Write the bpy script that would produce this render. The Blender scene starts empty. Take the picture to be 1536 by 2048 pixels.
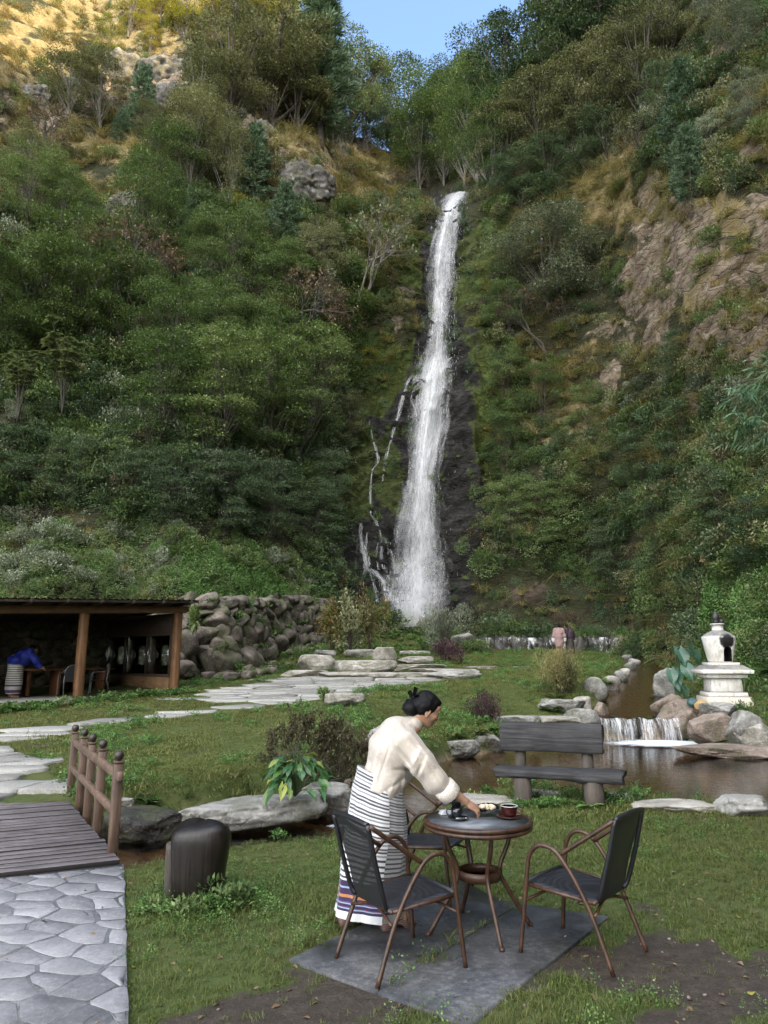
import bpy, bmesh, math, random
import numpy as np
from mathutils import Vector, Matrix
from mathutils.bvhtree import BVHTree
C = bpy.context.scene.collection
S = bpy.context.scene
R = math.radians
# ---------------------------------------------------------------- camera, sky, sun, exposure
F_PX, PITCH, CAM_H = 1450.0, R(11.5), 1.85
cd = bpy.data.cameras.new('camera'); cam = bpy.data.objects.new('camera', cd); C.objects.link(cam)
cd.sensor_fit = 'VERTICAL'; cd.sensor_height = 36.0; cd.lens = 36.0 * F_PX / 2048.0
cd.clip_start = 0.05; cd.clip_end = 2000
cam.location = (0, 0, CAM_H); cam.rotation_euler = (R(90) + PITCH, 0, 0)
S.camera = cam
FILL_CLOUD = 12.5
SUN_AZ, SUN_EL = R(118), R(27.3)
w = bpy.data.worlds.new('World'); S.world = w; w.use_nodes = True
_n = w.node_tree.nodes; _bg = _n.get('Background') or _n.new('ShaderNodeBackground')
_out = _n.get('World Output') or _n.new('ShaderNodeOutputWorld')
_sky = _n.new('ShaderNodeTexSky'); _sky.sky_type = 'NISHITA'; _sky.sun_disc = False
_sky.sun_elevation = SUN_EL; _sky.sun_rotation = SUN_AZ; _sky.altitude = 2300
_sky.air_density = 1.0; _sky.dust_density = 1.2; _sky.ozone_density = 1.0
# added fill light: made-up bright clouds in the unseen sky behind the camera
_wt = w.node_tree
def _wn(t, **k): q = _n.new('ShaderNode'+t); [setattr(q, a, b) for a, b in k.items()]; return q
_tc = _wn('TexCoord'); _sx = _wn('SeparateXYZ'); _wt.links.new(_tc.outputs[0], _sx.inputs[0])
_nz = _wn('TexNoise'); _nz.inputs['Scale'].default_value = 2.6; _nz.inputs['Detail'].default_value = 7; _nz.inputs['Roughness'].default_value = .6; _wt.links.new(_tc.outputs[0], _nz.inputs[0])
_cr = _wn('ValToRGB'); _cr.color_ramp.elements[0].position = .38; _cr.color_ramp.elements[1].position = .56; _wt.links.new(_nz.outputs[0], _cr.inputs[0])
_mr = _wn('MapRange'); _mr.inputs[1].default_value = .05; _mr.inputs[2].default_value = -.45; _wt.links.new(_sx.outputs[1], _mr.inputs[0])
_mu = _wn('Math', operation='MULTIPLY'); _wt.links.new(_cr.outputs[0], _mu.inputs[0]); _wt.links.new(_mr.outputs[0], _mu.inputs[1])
_mx = _wn('Mix', data_type='RGBA'); _wt.links.new(_mu.outputs[0], _mx.inputs[0]); _wt.links.new(_sky.outputs[0], _mx.inputs[6]); _mx.inputs[7].default_value = (FILL_CLOUD*1.0, FILL_CLOUD*.98, FILL_CLOUD*.95, 1)
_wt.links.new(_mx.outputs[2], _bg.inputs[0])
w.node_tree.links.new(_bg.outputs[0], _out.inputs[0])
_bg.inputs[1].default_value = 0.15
sd = bpy.data.lights.new('sun', 'SUN'); sun = bpy.data.objects.new('sun', sd); C.objects.link(sun)
sd.energy = 3.0; sd.angle = R(0.5); sd.color = (1.0, 0.80, 0.43)
sun.rotation_euler = Vector((math.sin(SUN_AZ)*math.cos(SUN_EL), math.cos(SUN_AZ)*math.cos(SUN_EL), math.sin(SUN_EL))).to_track_quat('Z', 'Y').to_euler()
vs = S.view_settings; vs.view_transform = 'Standard'; vs.look = 'None'; vs.gamma = 1.0; vs.use_curve_mapping = False
vs.exposure = 2.22
cy = S.cycles
cy.use_denoising = True; cy.denoising_prefilter = 'NONE'; cy.max_bounces = 6; cy.diffuse_bounces = 4; cy.glossy_bounces = 3
cy.transmission_bounces = 4; cy.transparent_max_bounces = 16; cy.caustics_reflective = False; cy.caustics_refractive = False
cy.use_adaptive_sampling = True; cy.adaptive_threshold = 0.01

# ---------------------------------------------------------------- maths helpers
cp, sp = math.cos(PITCH), math.sin(PITCH)
def ray(x, y):
    u = (x-768)/F_PX; v = (1024-y)/F_PX
    return np.array((u, cp - sp*v, sp + cp*v))
def onz(x, y, z=0.0):
    r = ray(x, y); t = (z-CAM_H)/r[2]; return np.array((r[0]*t, r[1]*t, z))
def atD(x, y, D):
    r = ray(x, y); t = D/r[1]; return np.array((r[0]*t, D, CAM_H + r[2]*t))
def proj(P):
    P = np.asarray(P, float); d = P[..., 1]*cp + (P[..., 2]-CAM_H)*sp; d = np.where(np.abs(d) < .01, .01, d)
    px = 768 + F_PX*P[..., 0]/d; py = 1024 - F_PX*((P[..., 2]-CAM_H)*cp - P[..., 1]*sp)/d
    return px, py, d
def V3(*a): return np.array(a, float)
def unit(v): v = np.asarray(v, float); return v/max(1e-9, float(np.linalg.norm(v)))
def _hash(ix, iy, iz, seed):
    h = (ix.astype(np.int64)*374761393 + iy.astype(np.int64)*668265263 + iz.astype(np.int64)*2147483647 + seed*1274126177) & 0xffffffff
    h = ((h ^ (h >> 13))*1274126177) & 0xffffffff
    h = ((h ^ (h >> 15))*2246822519) & 0xffffffff
    return ((h ^ (h >> 16)) & 0xffffff)/float(0xffffff)
def vnoise(P, seed=0):
    P = np.asarray(P, float); i = np.floor(P).astype(np.int64); f = P-i; f = f*f*f*(f*(f*6-15)+10)
    r = 0
    for dx in (0, 1):
        wx = f[:, 0] if dx else 1-f[:, 0]
        for dy in (0, 1):
            wy = f[:, 1] if dy else 1-f[:, 1]
            for dz in (0, 1):
                wz = f[:, 2] if dz else 1-f[:, 2]
                r = r + _hash(i[:, 0]+dx, i[:, 1]+dy, i[:, 2]+dz, seed)*wx*wy*wz
    return r*2-1
def fbm(P, o=4, seed=0, g=.5):
    P = np.asarray(P, float); a = 1; s = 0; t = 0
    for k in range(o):
        s = s + a*vnoise(P*2.0**k + 17.3*k, seed+k); t += a; a *= g
    return s/t
def ridged(P, o=4, seed=0):
    P = np.asarray(P, float); a = 1; s = 0; t = 0
    for k in range(o):
        s = s + a*(1-2*np.abs(vnoise(P*2.0**k + 9.1*k, seed+k))); t += a; a *= .5
    return s/t
def sstep(a, b, x): t = np.clip((np.asarray(x, float)-a)/(b-a), 0, 1); return t*t*(3-2*t)
def inpoly(x, y, poly):
    x = np.asarray(x, float); y = np.asarray(y, float); ins = np.zeros(x.shape, bool); n = len(poly)
    for i in range(n):
        x1, y1 = poly[i][:2]; x2, y2 = poly[(i+1) % n][:2]
        if y1 == y2: continue
        c = ((y1 > y) != (y2 > y)) & (x < (x2-x1)*(y-y1)/(y2-y1)+x1); ins ^= c
    return ins
def sdpoly(x, y, poly):                      # signed distance, negative inside
    x = np.asarray(x, float); y = np.asarray(y, float); d = np.full(x.shape, 1e9); n = len(poly)
    for i in range(n):
        ax, ay = poly[i][:2]; bx, by = poly[(i+1) % n][:2]; ex, ey = bx-ax, by-ay
        t = np.clip(((x-ax)*ex+(y-ay)*ey)/max(1e-9, ex*ex+ey*ey), 0, 1)
        d = np.minimum(d, (x-ax-t*ex)**2+(y-ay-t*ey)**2)
    d = np.sqrt(d); return np.where(inpoly(x, y, poly), -d, d)

# ---------------------------------------------------------------- mesh helpers
def mk(name, V, F, m=None, parent=None, smooth=False, uv=None, attrs=None, mi=None, loc=None):
    """ONE mesh object from vertex and face arrays"""
    V = np.asarray(V, np.float32).reshape(-1, 3); me = bpy.data.meshes.new(name)
    if isinstance(F, np.ndarray):
        ls = np.full(len(F), F.shape[1], np.int32); lv = F.astype(np.int32).ravel()
    else:
        ls = np.array([len(f) for f in F], np.int32); lv = np.fromiter((i for f in F for i in f), np.int32)
    me.vertices.add(len(V)); me.vertices.foreach_set('co', V.ravel())
    me.loops.add(len(lv)); me.loops.foreach_set('vertex_index', lv)
    me.polygons.add(len(ls)); st = np.zeros(len(ls), np.int32); st[1:] = np.cumsum(ls)[:-1]
    me.polygons.foreach_set('loop_start', st)
    try: me.polygons.foreach_set('loop_total', ls)
    except Exception: pass
    me.update(calc_edges=True)
    if smooth: me.polygons.foreach_set('use_smooth', np.ones(len(ls), bool))
    if uv is not None:
        l = me.uv_layers.new(name='uv'); l.data.foreach_set('uv', np.asarray(uv, np.float32)[lv].ravel())
    for k, a in (attrs or {}).items():
        at = me.attributes.new(k, 'FLOAT', 'POINT'); at.data.foreach_set('value', np.asarray(a, np.float32))
    if m is not None:
        for q in (m if isinstance(m, (list, tuple)) else [m]): me.materials.append(q)
        if mi is not None: me.polygons.foreach_set('material_index', np.asarray(mi, np.int32))
    me.validate()
    o = bpy.data.objects.new(name, me); C.objects.link(o)
    if parent is not None: o.parent = parent
    if loc is not None: o.location = loc
    return o
def tag(o, label=None, cat=None, group=None, kind=None):
    for k, v in (('label', label), ('category', cat), ('group', group), ('kind', kind)):
        if v: o[k] = v
    return o
def thing(name, label, cat, loc=(0, 0, 0), rz=0.0, group=None):
    o = bpy.data.objects.new(name, None); C.objects.link(o); o.location = loc; o.rotation_euler = (0, 0, rz)
    o.empty_display_size = .2
    return tag(o, label, cat, group)
def dup(root, loc=None, rz=None, label=None, group=None, scale=None):
    r = root.copy(); C.objects.link(r)
    if loc is not None: r.location = loc
    if rz is not None: r.rotation_euler = (0, 0, rz)
    if scale is not None: r.scale = scale
    if label: r['label'] = label
    if group: r['group'] = group
    for ch in list(root.children):
        c = ch.copy(); C.objects.link(c); c.parent = r
        for g in list(ch.children):
            d = g.copy(); C.objects.link(d); d.parent = c
    return r
class MB:
    """collects shapes for one mesh"""
    def __init__(s): s.V = []; s.F = []; s.n = 0; s.MI = []; s.UV = []; s.mi = 0
    def add(s, V, F, uv=None):
        V = np.asarray(V, float).reshape(-1, 3); s.V.append(V)
        for f in F: s.F.append(tuple(int(i)+s.n for i in f)); s.MI.append(s.mi)
        s.UV.append(np.zeros((len(V), 2)) if uv is None else np.asarray(uv, float)); s.n += len(V); return s
    def build(s, name, m, parent=None, smooth=False, loc=None, off=None):
        V = np.concatenate(s.V)
        if off is not None: V = V-np.asarray(off, float)
        return mk(name, V, s.F, m, parent, smooth, np.concatenate(s.UV), None, s.MI if isinstance(m, (list, tuple)) else None, loc)
    def box(s, c, size, M=None, bev=.0, taper=None):
        a = np.array(size, float)/2; b = min(bev, .45*min(size)) if bev else 0
        c = np.asarray(c, float); M = np.eye(3) if M is None else np.asarray(M, float)
        if not b:
            V = np.array([(x, y, z) for x in (-1, 1) for y in (-1, 1) for z in (-1, 1)], float)*a
            F = [(0, 1, 3, 2), (4, 6, 7, 5), (0, 4, 5, 1), (2, 3, 7, 6), (0, 2, 6, 4), (1, 5, 7, 3)]
        else:
            V = []; idx = {}
            for x in (-1, 1):
                for y in (-1, 1):
                    for z in (-1, 1):
                        for k in range(3):
                            q = [a[0]-b, a[1]-b, a[2]-b]; q[k] = a[k]; idx[(x, y, z, k)] = len(V)
                            V.append((x*q[0], y*q[1], z*q[2]))
            V = np.array(V); F = []
            for k in range(3):
                i, j = [q for q in range(3) if q != k]
                for sg in (-1, 1):
                    f = []
                    for (p, q) in ((-1, -1), (1, -1), (1, 1), (-1, 1)):
                        t = [0, 0, 0]; t[k] = sg; t[i] = p; t[j] = q; f.append(idx[tuple(t)+(k,)])
                    F.append(f)
                for p in (-1, 1):
                    for q in (-1, 1):
                        t1 = [0, 0, 0]; t1[i] = p; t1[j] = q; t2 = list(t1); t1[k] = -1; t2[k] = 1
                        F.append([idx[tuple(t1)+(i,)], idx[tuple(t2)+(i,)], idx[tuple(t2)+(j,)], idx[tuple(t1)+(j,)]])
            for x in (-1, 1):
                for y in (-1, 1):
                    for z in (-1, 1): F.append([idx[(x, y, z, k)] for k in range(3)])
            G = []
            for f in F:
                n = np.cross(V[f[1]]-V[f[0]], V[f[2]]-V[f[1]]); G.append(f if n.dot(V[f].mean(0)) > 0 else f[::-1])
            F = G
        if taper: V = V.copy(); k = 1+(V[:, 2]/a[2]+1)/2*(taper-1); V[:, 0] *= k; V[:, 1] *= k
        return s.add(V@M.T+c, F)
    def tube(s, P, r, n=8, caps=True, flat=1.0, closed=False):
        P = np.asarray(P, float); N = len(P); r = np.broadcast_to(np.asarray(r, float), (N,))
        if closed: T = np.roll(P, -1, 0)-np.roll(P, 1, 0)
        else: T = np.gradient(P, axis=0)
        T = T/np.maximum(1e-9, np.linalg.norm(T, axis=1))[:, None]
        u = np.cross(T[0], (0, 0, 1.)); u = u if np.linalg.norm(u) > .1 else np.cross(T[0], (0, 1., 0)); u = unit(u); V = []; UV = []
        a = np.arange(n)/n*2*math.pi; L = 0
        for k in range(N):
            u = unit(u-T[k]*u.dot(T[k])); v = np.cross(T[k], u)
            if k: L += float(np.linalg.norm(P[k]-P[k-1]))
            V.append(P[k]+r[k]*(np.cos(a)[:, None]*u+np.sin(a)[:, None]*v*flat)); UV.append(np.stack([a/(2*math.pi), np.full(n, L)], 1))
        V = np.concatenate(V); F = []
        for k in range(N if closed else N-1):
            b = ((k+1) % N)*n
            for i in range(n): j = (i+1) % n; F.append((k*n+i, k*n+j, b+j, b+i))
        if caps and not closed: F += [tuple(range(n))[::-1], tuple(range((N-1)*n, N*n))]
        return s.add(V, F, np.concatenate(UV))
    def lathe(s, prof, c=(0, 0, 0), n=24, M=None, sq=None):
        c = np.asarray(c, float); V = []; a = np.arange(n)/n*2*math.pi
        for (r, z) in prof: V.append(np.stack([r*np.cos(a), r*np.sin(a), np.full(n, z)], 1))
        V = np.concatenate(V)
        if M is not None: V = V@np.asarray(M).T
        F = []
        for k in range(len(prof)-1):
            for i in range(n): j = (i+1) % n; F.append((k*n+i, k*n+j, (k+1)*n+j, (k+1)*n+i))
        if prof[0][0] > 1e-4: F.append(tuple(range(n))[::-1])
        if prof[-1][0] > 1e-4: F.append(tuple(range((len(prof)-1)*n, len(prof)*n)))
        return s.add(V+c, F)
    def prism(s, poly, z0, z1, bev=0.0):
        n = len(poly); poly = [np.asarray(p[:2], float) for p in poly]; ctr = sum(poly)/n
        rings = [(1, z0), (1, z1-bev), (1-bev*2.0/max(.05, np.mean([np.linalg.norm(p-ctr) for p in poly]))*.5, z1)] if bev else [(1, z0), (1, z1)]
        V = []; F = []
        for (k, z) in rings: V += [(*(ctr+(p-ctr)*k), z) for p in poly]
        for q in range(len(rings)-1):
            for i in range(n): j = (i+1) % n; F.append((q*n+i, q*n+j, (q+1)*n+j, (q+1)*n+i))
        F.append(tuple(range((len(rings)-1)*n, len(rings)*n))); F.append(tuple(range(n))[::-1])
        return s.add(V, F)
def spline(P, n=8):
    P = np.asarray(P, float); out = []
    Q = np.concatenate([[2*P[0]-P[1]], P, [2*P[-1]-P[-2]]])
    for i in range(1, len(Q)-2):
        for t in np.arange(n)/n:
            a, b, c, d = Q[i-1:i+3]
            out.append(.5*(2*b+(c-a)*t+(2*a-5*b+4*c-d)*t*t+(3*b-a-3*c+d)*t**3))
    out.append(P[-1]); return np.array(out)
def rotz(a): c, s_ = math.cos(a), math.sin(a); return np.array(((c, -s_, 0), (s_, c, 0), (0, 0, 1.)))
def frame(z, x=(0, 0, 1)):                 # columns: x', y', z' with z' along z
    z = unit(z); y = np.cross(z, x); y = unit(y if np.linalg.norm(y) > 1e-3 else np.cross(z, (1, 0, 0))); return np.stack([np.cross(y, z), y, z], 1)
_ico = {}
def ico(sub):
    if sub not in _ico:
        b = bmesh.new(); bmesh.ops.create_icosphere(b, subdivisions=sub, radius=1)
        _ico[sub] = (np.array([v.co[:] for v in b.verts]), [tuple(v.index for v in f.verts) for f in b.faces]); b.free()
    return _ico[sub]
def rock_shape(seed, size, sub=4, rough=.06, planes=11, flat_top=0.0):
    rs = np.random.RandomState(seed); V, F = ico(sub); N = rs.normal(size=(planes, 3)); N /= np.linalg.norm(N, axis=1)[:, None]
    D = rs.uniform(.60, 1.0, planes)
    if flat_top: N = np.vstack([N, (rs.uniform(-.08, .08), rs.uniform(-.08, .08), 1)]); D = np.append(D, flat_top)
    q = V@N.T; rr = np.where(q > .05, D/np.maximum(q, .05), 9).clip(0, 1.25); k = 60.0
    r = -np.log(np.exp(-k*rr).sum(1)+np.exp(-k*1.08))/k
    r = r+rough*fbm(V*2.2+seed*3.1, 4, seed)+rough*.6*ridged(V*4+seed, 4, seed+5)-rough*.9*np.maximum(0, .12-np.abs(fbm(V*1.6+seed, 2, seed+9)))/.12*.5
    return V*r[:, None]*np.asarray(size, float)/2*1.18, F

# ---------------------------------------------------------------- implicit surfaces for bodies and cloth
class Field:
    def __init__(s, lo, hi, h):
        s.lo = np.asarray(lo, float); s.h = h; s.n = np.ceil((np.asarray(hi)-s.lo)/h).astype(int)+1
        s.f = np.full(s.n, .5, np.float32)
    def _win(s, a, b):
        i0 = np.maximum(0, np.floor((a-s.lo)/s.h).astype(int)); i1 = np.minimum(s.n, np.ceil((b-s.lo)/s.h).astype(int)+1)
        if (i1 <= i0).any(): return None
        g = np.meshgrid(*[s.lo[k]+s.h*np.arange(i0[k], i1[k]) for k in range(3)], indexing='ij')
        return tuple(slice(i0[k], i1[k]) for k in range(3)), g
    def _min(s, sl, d, k):
        f = s.f[sl]
        if k <= 0: s.f[sl] = np.minimum(f, d)
        else: h = np.clip(.5+.5*(f-d)/k, 0, 1); s.f[sl] = f*(1-h)+d*h-k*h*(1-h)
        return s
    def cone(s, a, b, ra, rb, k=.015):
        a = np.asarray(a, float); b = np.asarray(b, float); m = max(ra, rb)+k*1.5+.02
        q = s._win(np.minimum(a, b)-m, np.maximum(a, b)+m)
        if q is None: return s
        sl, g = q; e = b-a; L2 = max(1e-12, e.dot(e))
        t = np.clip(((g[0]-a[0])*e[0]+(g[1]-a[1])*e[1]+(g[2]-a[2])*e[2])/L2, 0, 1)
        d = np.sqrt((g[0]-a[0]-t*e[0])**2+(g[1]-a[1]-t*e[1])**2+(g[2]-a[2]-t*e[2])**2)-(ra+(rb-ra)*t)
        return s._min(sl, d, k)
    def chain(s, P, r, k=.015):
        for i in range(len(P)-1): s.cone(P[i], P[i+1], r[i], r[i+1], k)
        return s
    def ell(s, c, r, M=None, k=.015, cut=False):
        c = np.asarray(c, float); r = np.asarray(r, float); M = np.eye(3) if M is None else np.asarray(M, float); m = r.max()+k*1.5+.02
        q = s._win(c-m, c+m)
        if q is None: return s
        sl, g = q; p = [g[i]-c[i] for i in range(3)]
        l = [(p[0]*M[0, j]+p[1]*M[1, j]+p[2]*M[2, j])/r[j] for j in range(3)]
        k0 = np.sqrt(l[0]**2+l[1]**2+l[2]**2); d = (k0-1)*r.min()*(.55+.45*r.mean()/r.min()*.8)
        if cut: s.f[sl] = np.maximum(s.f[sl], -d); return s
        return s._min(sl, d, k)
    def plane(s, p, n, k=0.0):               # keep the side n points away from
        g = np.meshgrid(*[s.lo[q]+s.h*np.arange(s.n[q]) for q in range(3)], indexing='ij'); n = unit(n)
        d = (g[0]-p[0])*n[0]+(g[1]-p[1])*n[1]+(g[2]-p[2])*n[2]; s.f = np.maximum(s.f, d.astype(np.float32)); return s
    def wrinkle(s, amp, freq, seed=0, stretch=(1, 1, 1), M=None, rdg=False):
        g = np.meshgrid(*[s.lo[q]+s.h*np.arange(s.n[q]) for q in range(3)], indexing='ij')
        m = np.abs(s.f) < .06; P = np.stack([g[q][m] for q in range(3)], 1); P = (P if M is None else P@M)*np.array(stretch)*freq
        s.f[m] += (amp*(.4-np.abs(fbm(P, 2, seed))*1.6 if rdg else fbm(P, 2, seed))).astype(np.float32); return s
    def fold(s, a, b, amp, wd, off, ymax):   # a crease (+) or ridge (-) running along the line between two points on the near side
        g = np.meshgrid(*[s.lo[q]+s.h*np.arange(s.n[q]) for q in range(3)], indexing='ij'); m = (np.abs(s.f) < .05) & (g[1] < ymax)
        x, y, _ = proj(np.stack([g[q][m] for q in range(3)], 1)+off); e = np.array(b, float)-a; L2 = e.dot(e); t = np.clip(((x-a[0])*e[0]+(y-a[1])*e[1])/L2, 0, 1)
        d = np.hypot(x-a[0]-t*e[0], y-a[1]-t*e[1]); s.f[m] += (amp*np.exp(-(d/wd)**2)*np.sin(math.pi*(.12+.76*t))).astype(np.float32); return s
    def mesh(s):
        f = s.f; f[0] = f[-1] = .3; f[:, 0] = f[:, -1] = .3; f[:, :, 0] = f[:, :, -1] = .3
        ins = f < 0; nx, ny, nz = f.shape
        cn = [(a, b, c) for a in (0, 1) for b in (0, 1) for c in (0, 1)]
        sub = lambda A, o: A[o[0]:nx-1+o[0], o[1]:ny-1+o[1], o[2]:nz-1+o[2]]
        cnt = sum(sub(ins, o).astype(np.int8) for o in cn); act = (cnt > 0) & (cnt < 8)
        I = np.argwhere(act); idx = np.full(act.shape, -1, np.int64); idx[act] = np.arange(len(I))
        acc = np.zeros((len(I), 3)); w_ = np.zeros(len(I)); val = {o: f[I[:, 0]+o[0], I[:, 1]+o[1], I[:, 2]+o[2]] for o in cn}
        for o in cn:
            for ax in range(3):
                if o[ax]: continue
                p = list(o); p[ax] = 1; p = tuple(p); a, b = val[o], val[p]; m = (a < 0) != (b < 0)
                t = np.where(m, a/np.where(m, a-b, 1), 0); q = np.tile(np.array(o, float), (len(I), 1)); q[:, ax] += t
                acc += q*m[:, None]; w_ += m
        V = s.lo+s.h*(I+acc/np.maximum(1, w_)[:, None]); Fs = []
        for ax in range(3):
            b, c = (ax+1) % 3, (ax+2) % 3
            A = [slice(None)]*3; B = [slice(None)]*3; A[ax] = slice(0, -1); B[ax] = slice(1, None)
            e = np.argwhere(ins[tuple(A)] != ins[tuple(B)]); e = e[(e[:, b] > 0) & (e[:, c] > 0) & (e[:, b] < f.shape[b]-1) & (e[:, c] < f.shape[c]-1)]
            if not len(e): continue
            def at(db, dc): q = e.copy(); q[:, b] -= db; q[:, c] -= dc; return idx[q[:, 0], q[:, 1], q[:, 2]]
            q = np.stack([at(1, 1), at(0, 1), at(0, 0), at(1, 0)], 1); fl = ins[e[:, 0], e[:, 1], e[:, 2]]
            q[~fl] = q[~fl][:, ::-1]; Fs.append(q)
        return V, np.concatenate(Fs)

# ---------------------------------------------------------------- material helpers
class NT:
    def __init__(s, name):
        s.m = bpy.data.materials.new(name); s.m.use_nodes = True; s.t = s.m.node_tree; s.t.nodes.clear()
        s.out = s.t.nodes.new('ShaderNodeOutputMaterial')
    def n(s, typ, ins=None, out=0, **props):
        nd = s.t.nodes.new('ShaderNode'+typ)
        for k, v in props.items(): setattr(nd, k, v)
        for k, v in (ins or {}).items():
            i = nd.inputs[k]
            if isinstance(v, bpy.types.NodeSocket): s.t.links.new(v, i)
            else:
                if i.type == 'RGBA' and len(v) == 3: v = (*v, 1)
                i.default_value = v
        return nd if out is None else nd.outputs[out]
    def math(s, op, a, b=0.0, clamp=False): return s.n('Math', {0: a, 1: b}, operation=op, use_clamp=clamp)
    def mix(s, f, a, b, bt='MIX'):
        nd = s.t.nodes.new('ShaderNodeMix'); nd.data_type = 'RGBA'; nd.blend_type = bt
        for k, v in ((0, f), (6, a), (7, b)):
            if isinstance(v, bpy.types.NodeSocket): s.t.links.new(v, nd.inputs[k])
            else: nd.inputs[k].default_value = v if k == 0 else (*v[:3], 1)
        return nd.outputs[2]
    def ramp(s, f, stops, interp='LINEAR'):
        nd = s.t.nodes.new('ShaderNodeValToRGB'); cr = nd.color_ramp; cr.interpolation = interp
        while len(cr.elements) < len(stops): cr.elements.new(.5)
        for e, (p, c) in zip(cr.elements, stops): e.position = p; e.color = (*c[:3], 1) if hasattr(c, '__len__') else (c, c, c, 1)
        s.t.links.new(f, nd.inputs[0]); return nd.outputs[0]
    def noise(s, vec, scale, detail=4, rough=.55, out=0, dist=0.0):
        return s.n('TexNoise', {**({'Vector': vec} if vec is not None else {}), 'Scale': scale, 'Detail': detail, 'Roughness': rough, 'Distortion': dist}, out)
    def vor(s, vec, scale, feature='F1', out=0, rnd=1.0): return s.n('TexVoronoi', {**({'Vector': vec} if vec is not None else {}), 'Scale': scale, 'Randomness': rnd}, out, feature=feature)
    def map(s, vec, scale=(1, 1, 1), rot=(0, 0, 0), loc=(0, 0, 0)): return s.n('Mapping', {'Vector': vec, 'Scale': scale, 'Rotation': rot, 'Location': loc})
    def obj(s): return s.n('TexCoord', out=3)
    def pos(s): return s.n('NewGeometry', out=0)
    def attr(s, name): return s.n('Attribute', out=2, attribute_name=name)
    def bump(s, h, st=.3, dist=.02): return s.n('Bump', {'Height': h, 'Strength': st, 'Distance': dist})
    def bsdf(s, col, rough=.6, normal=None, **kw):
        ins = {'Base Color': col, 'Roughness': rough}
        if normal is not None: ins['Normal'] = normal
        ins.update(kw); return s.n('BsdfPrincipled', ins)
    def done(s, sh): s.t.links.new(sh, s.out.inputs[0]); return s.m
def plain(name, col, rough=.6, spec=.5, metal=0.0, var=.12, nscale=30, bump=.0):
    t = NT(name); o = t.obj(); nz = t.noise(o, nscale, 5)
    c = t.ramp(nz, [(.25, tuple(x*(1-var*1.6) for x in col)), (.75, tuple(min(1, x*(1+var)) for x in col))])
    nm = t.bump(nz, bump, .01) if bump else None
    return t.done(t.bsdf(c, rough, nm, **{'Specular IOR Level': spec, 'Metallic': metal}))
def leafmat(name, cols, trans=.3, rough=.55, spec=.3, wvar=.0, wcol=None):
    t = NT(name); g = t.n('NewGeometry', out=8); oi = t.n('ObjectInfo', out=5)
    f = t.math('ADD', t.math('MULTIPLY', g, .62), t.math('MULTIPLY', oi, .38))
    k = len(cols)-1; c = t.ramp(f, [(.12+.76*i/k, q) for i, q in enumerate(cols)])
    if wcol: c = t.mix(t.ramp(t.noise(t.pos(), .35, 3), [(.42, 0.0), (.62, wvar)]), c, wcol)
    a = t.bsdf(c, rough, **{'Specular IOR Level': spec}); b = t.n('BsdfTranslucent', {'Color': t.mix(.5, c, (1, 1, .3), 'MULTIPLY')})
    return t.done(t.n('MixShader', {0: trans, 1: a, 2: b}))
def barkmat(name, a, b, scale=6):
    t = NT(name); o = t.obj(); nz = t.noise(t.map(o, (1, 1, .25)), scale, 6, .65); c = t.ramp(nz, [(.3, a), (.7, b)])
    return t.done(t.bsdf(c, .85, t.bump(nz, .6, .03)))
def rockmat(name, cols, scale=2.0, moss=.0, mosscol=(.05, .065, .02), bump=.9, rough=.85, top=.0, speck=.35):
    t = NT(name); p = t.pos(); n1 = t.noise(p, scale, 8, .65, dist=.6); n2 = t.noise(p, scale*9, 5, .7)
    v = t.vor(p, scale*2.2, 'DISTANCE_TO_EDGE'); k = len(cols)-1
    c = t.ramp(n1, [(.34+.32*i/k, q) for i, q in enumerate(cols)]); n0 = t.noise(p, scale*.35, 4, .6); c = t.mix(t.ramp(n0, [(.35, .55), (.6, 0.0)]), c, tuple(q*.45 for q in cols[0]))
    c = t.mix(t.ramp(n2, [(.52, 0.0), (.68, speck)]), c, tuple(min(1, q*1.55) for q in cols[-1]))
    c = t.mix(t.ramp(n2, [(.34, speck), (.46, 0.0)]), c, tuple(q*.4 for q in cols[0]))
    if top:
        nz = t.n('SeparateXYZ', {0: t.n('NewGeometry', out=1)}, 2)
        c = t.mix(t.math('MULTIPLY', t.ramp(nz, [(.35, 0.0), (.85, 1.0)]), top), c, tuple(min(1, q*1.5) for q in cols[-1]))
    if moss:
        c = t.mix(t.math('MULTIPLY', t.ramp(t.noise(p, scale*.9+.3, 5, .6), [(.47, 0.0), (.60, 1.0)]), moss), c, mosscol)
    h = t.math('ADD', t.math('MULTIPLY', n1, .7), t.math('ADD', t.math('MULTIPLY', n2, .25), t.math('MULTIPLY', t.ramp(v, [(0, 0.0), (.06, 1.0)]), .12)))
    return t.done(t.bsdf(c, rough, t.bump(h, bump, .05), **{'Specular IOR Level': .35}))
def woodmat(name, a, b, rough=.6, axis=(18, 18, 1.2), spec=.4, bump=.25):
    t = NT(name); o = t.obj(); nz = t.noise(t.map(o, axis), 1.6, 7, .65, dist=.8); f = t.noise(o, 3, 4)
    c = t.ramp(nz, [(.3, a), (.7, b)]); c = t.mix(t.ramp(f, [(.4, 0.0), (.7, .5)]), c, tuple(q*.55 for q in a))
    return t.done(t.bsdf(c, rough, t.bump(nz, bump, .01), **{'Specular IOR Level': spec}))
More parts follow.
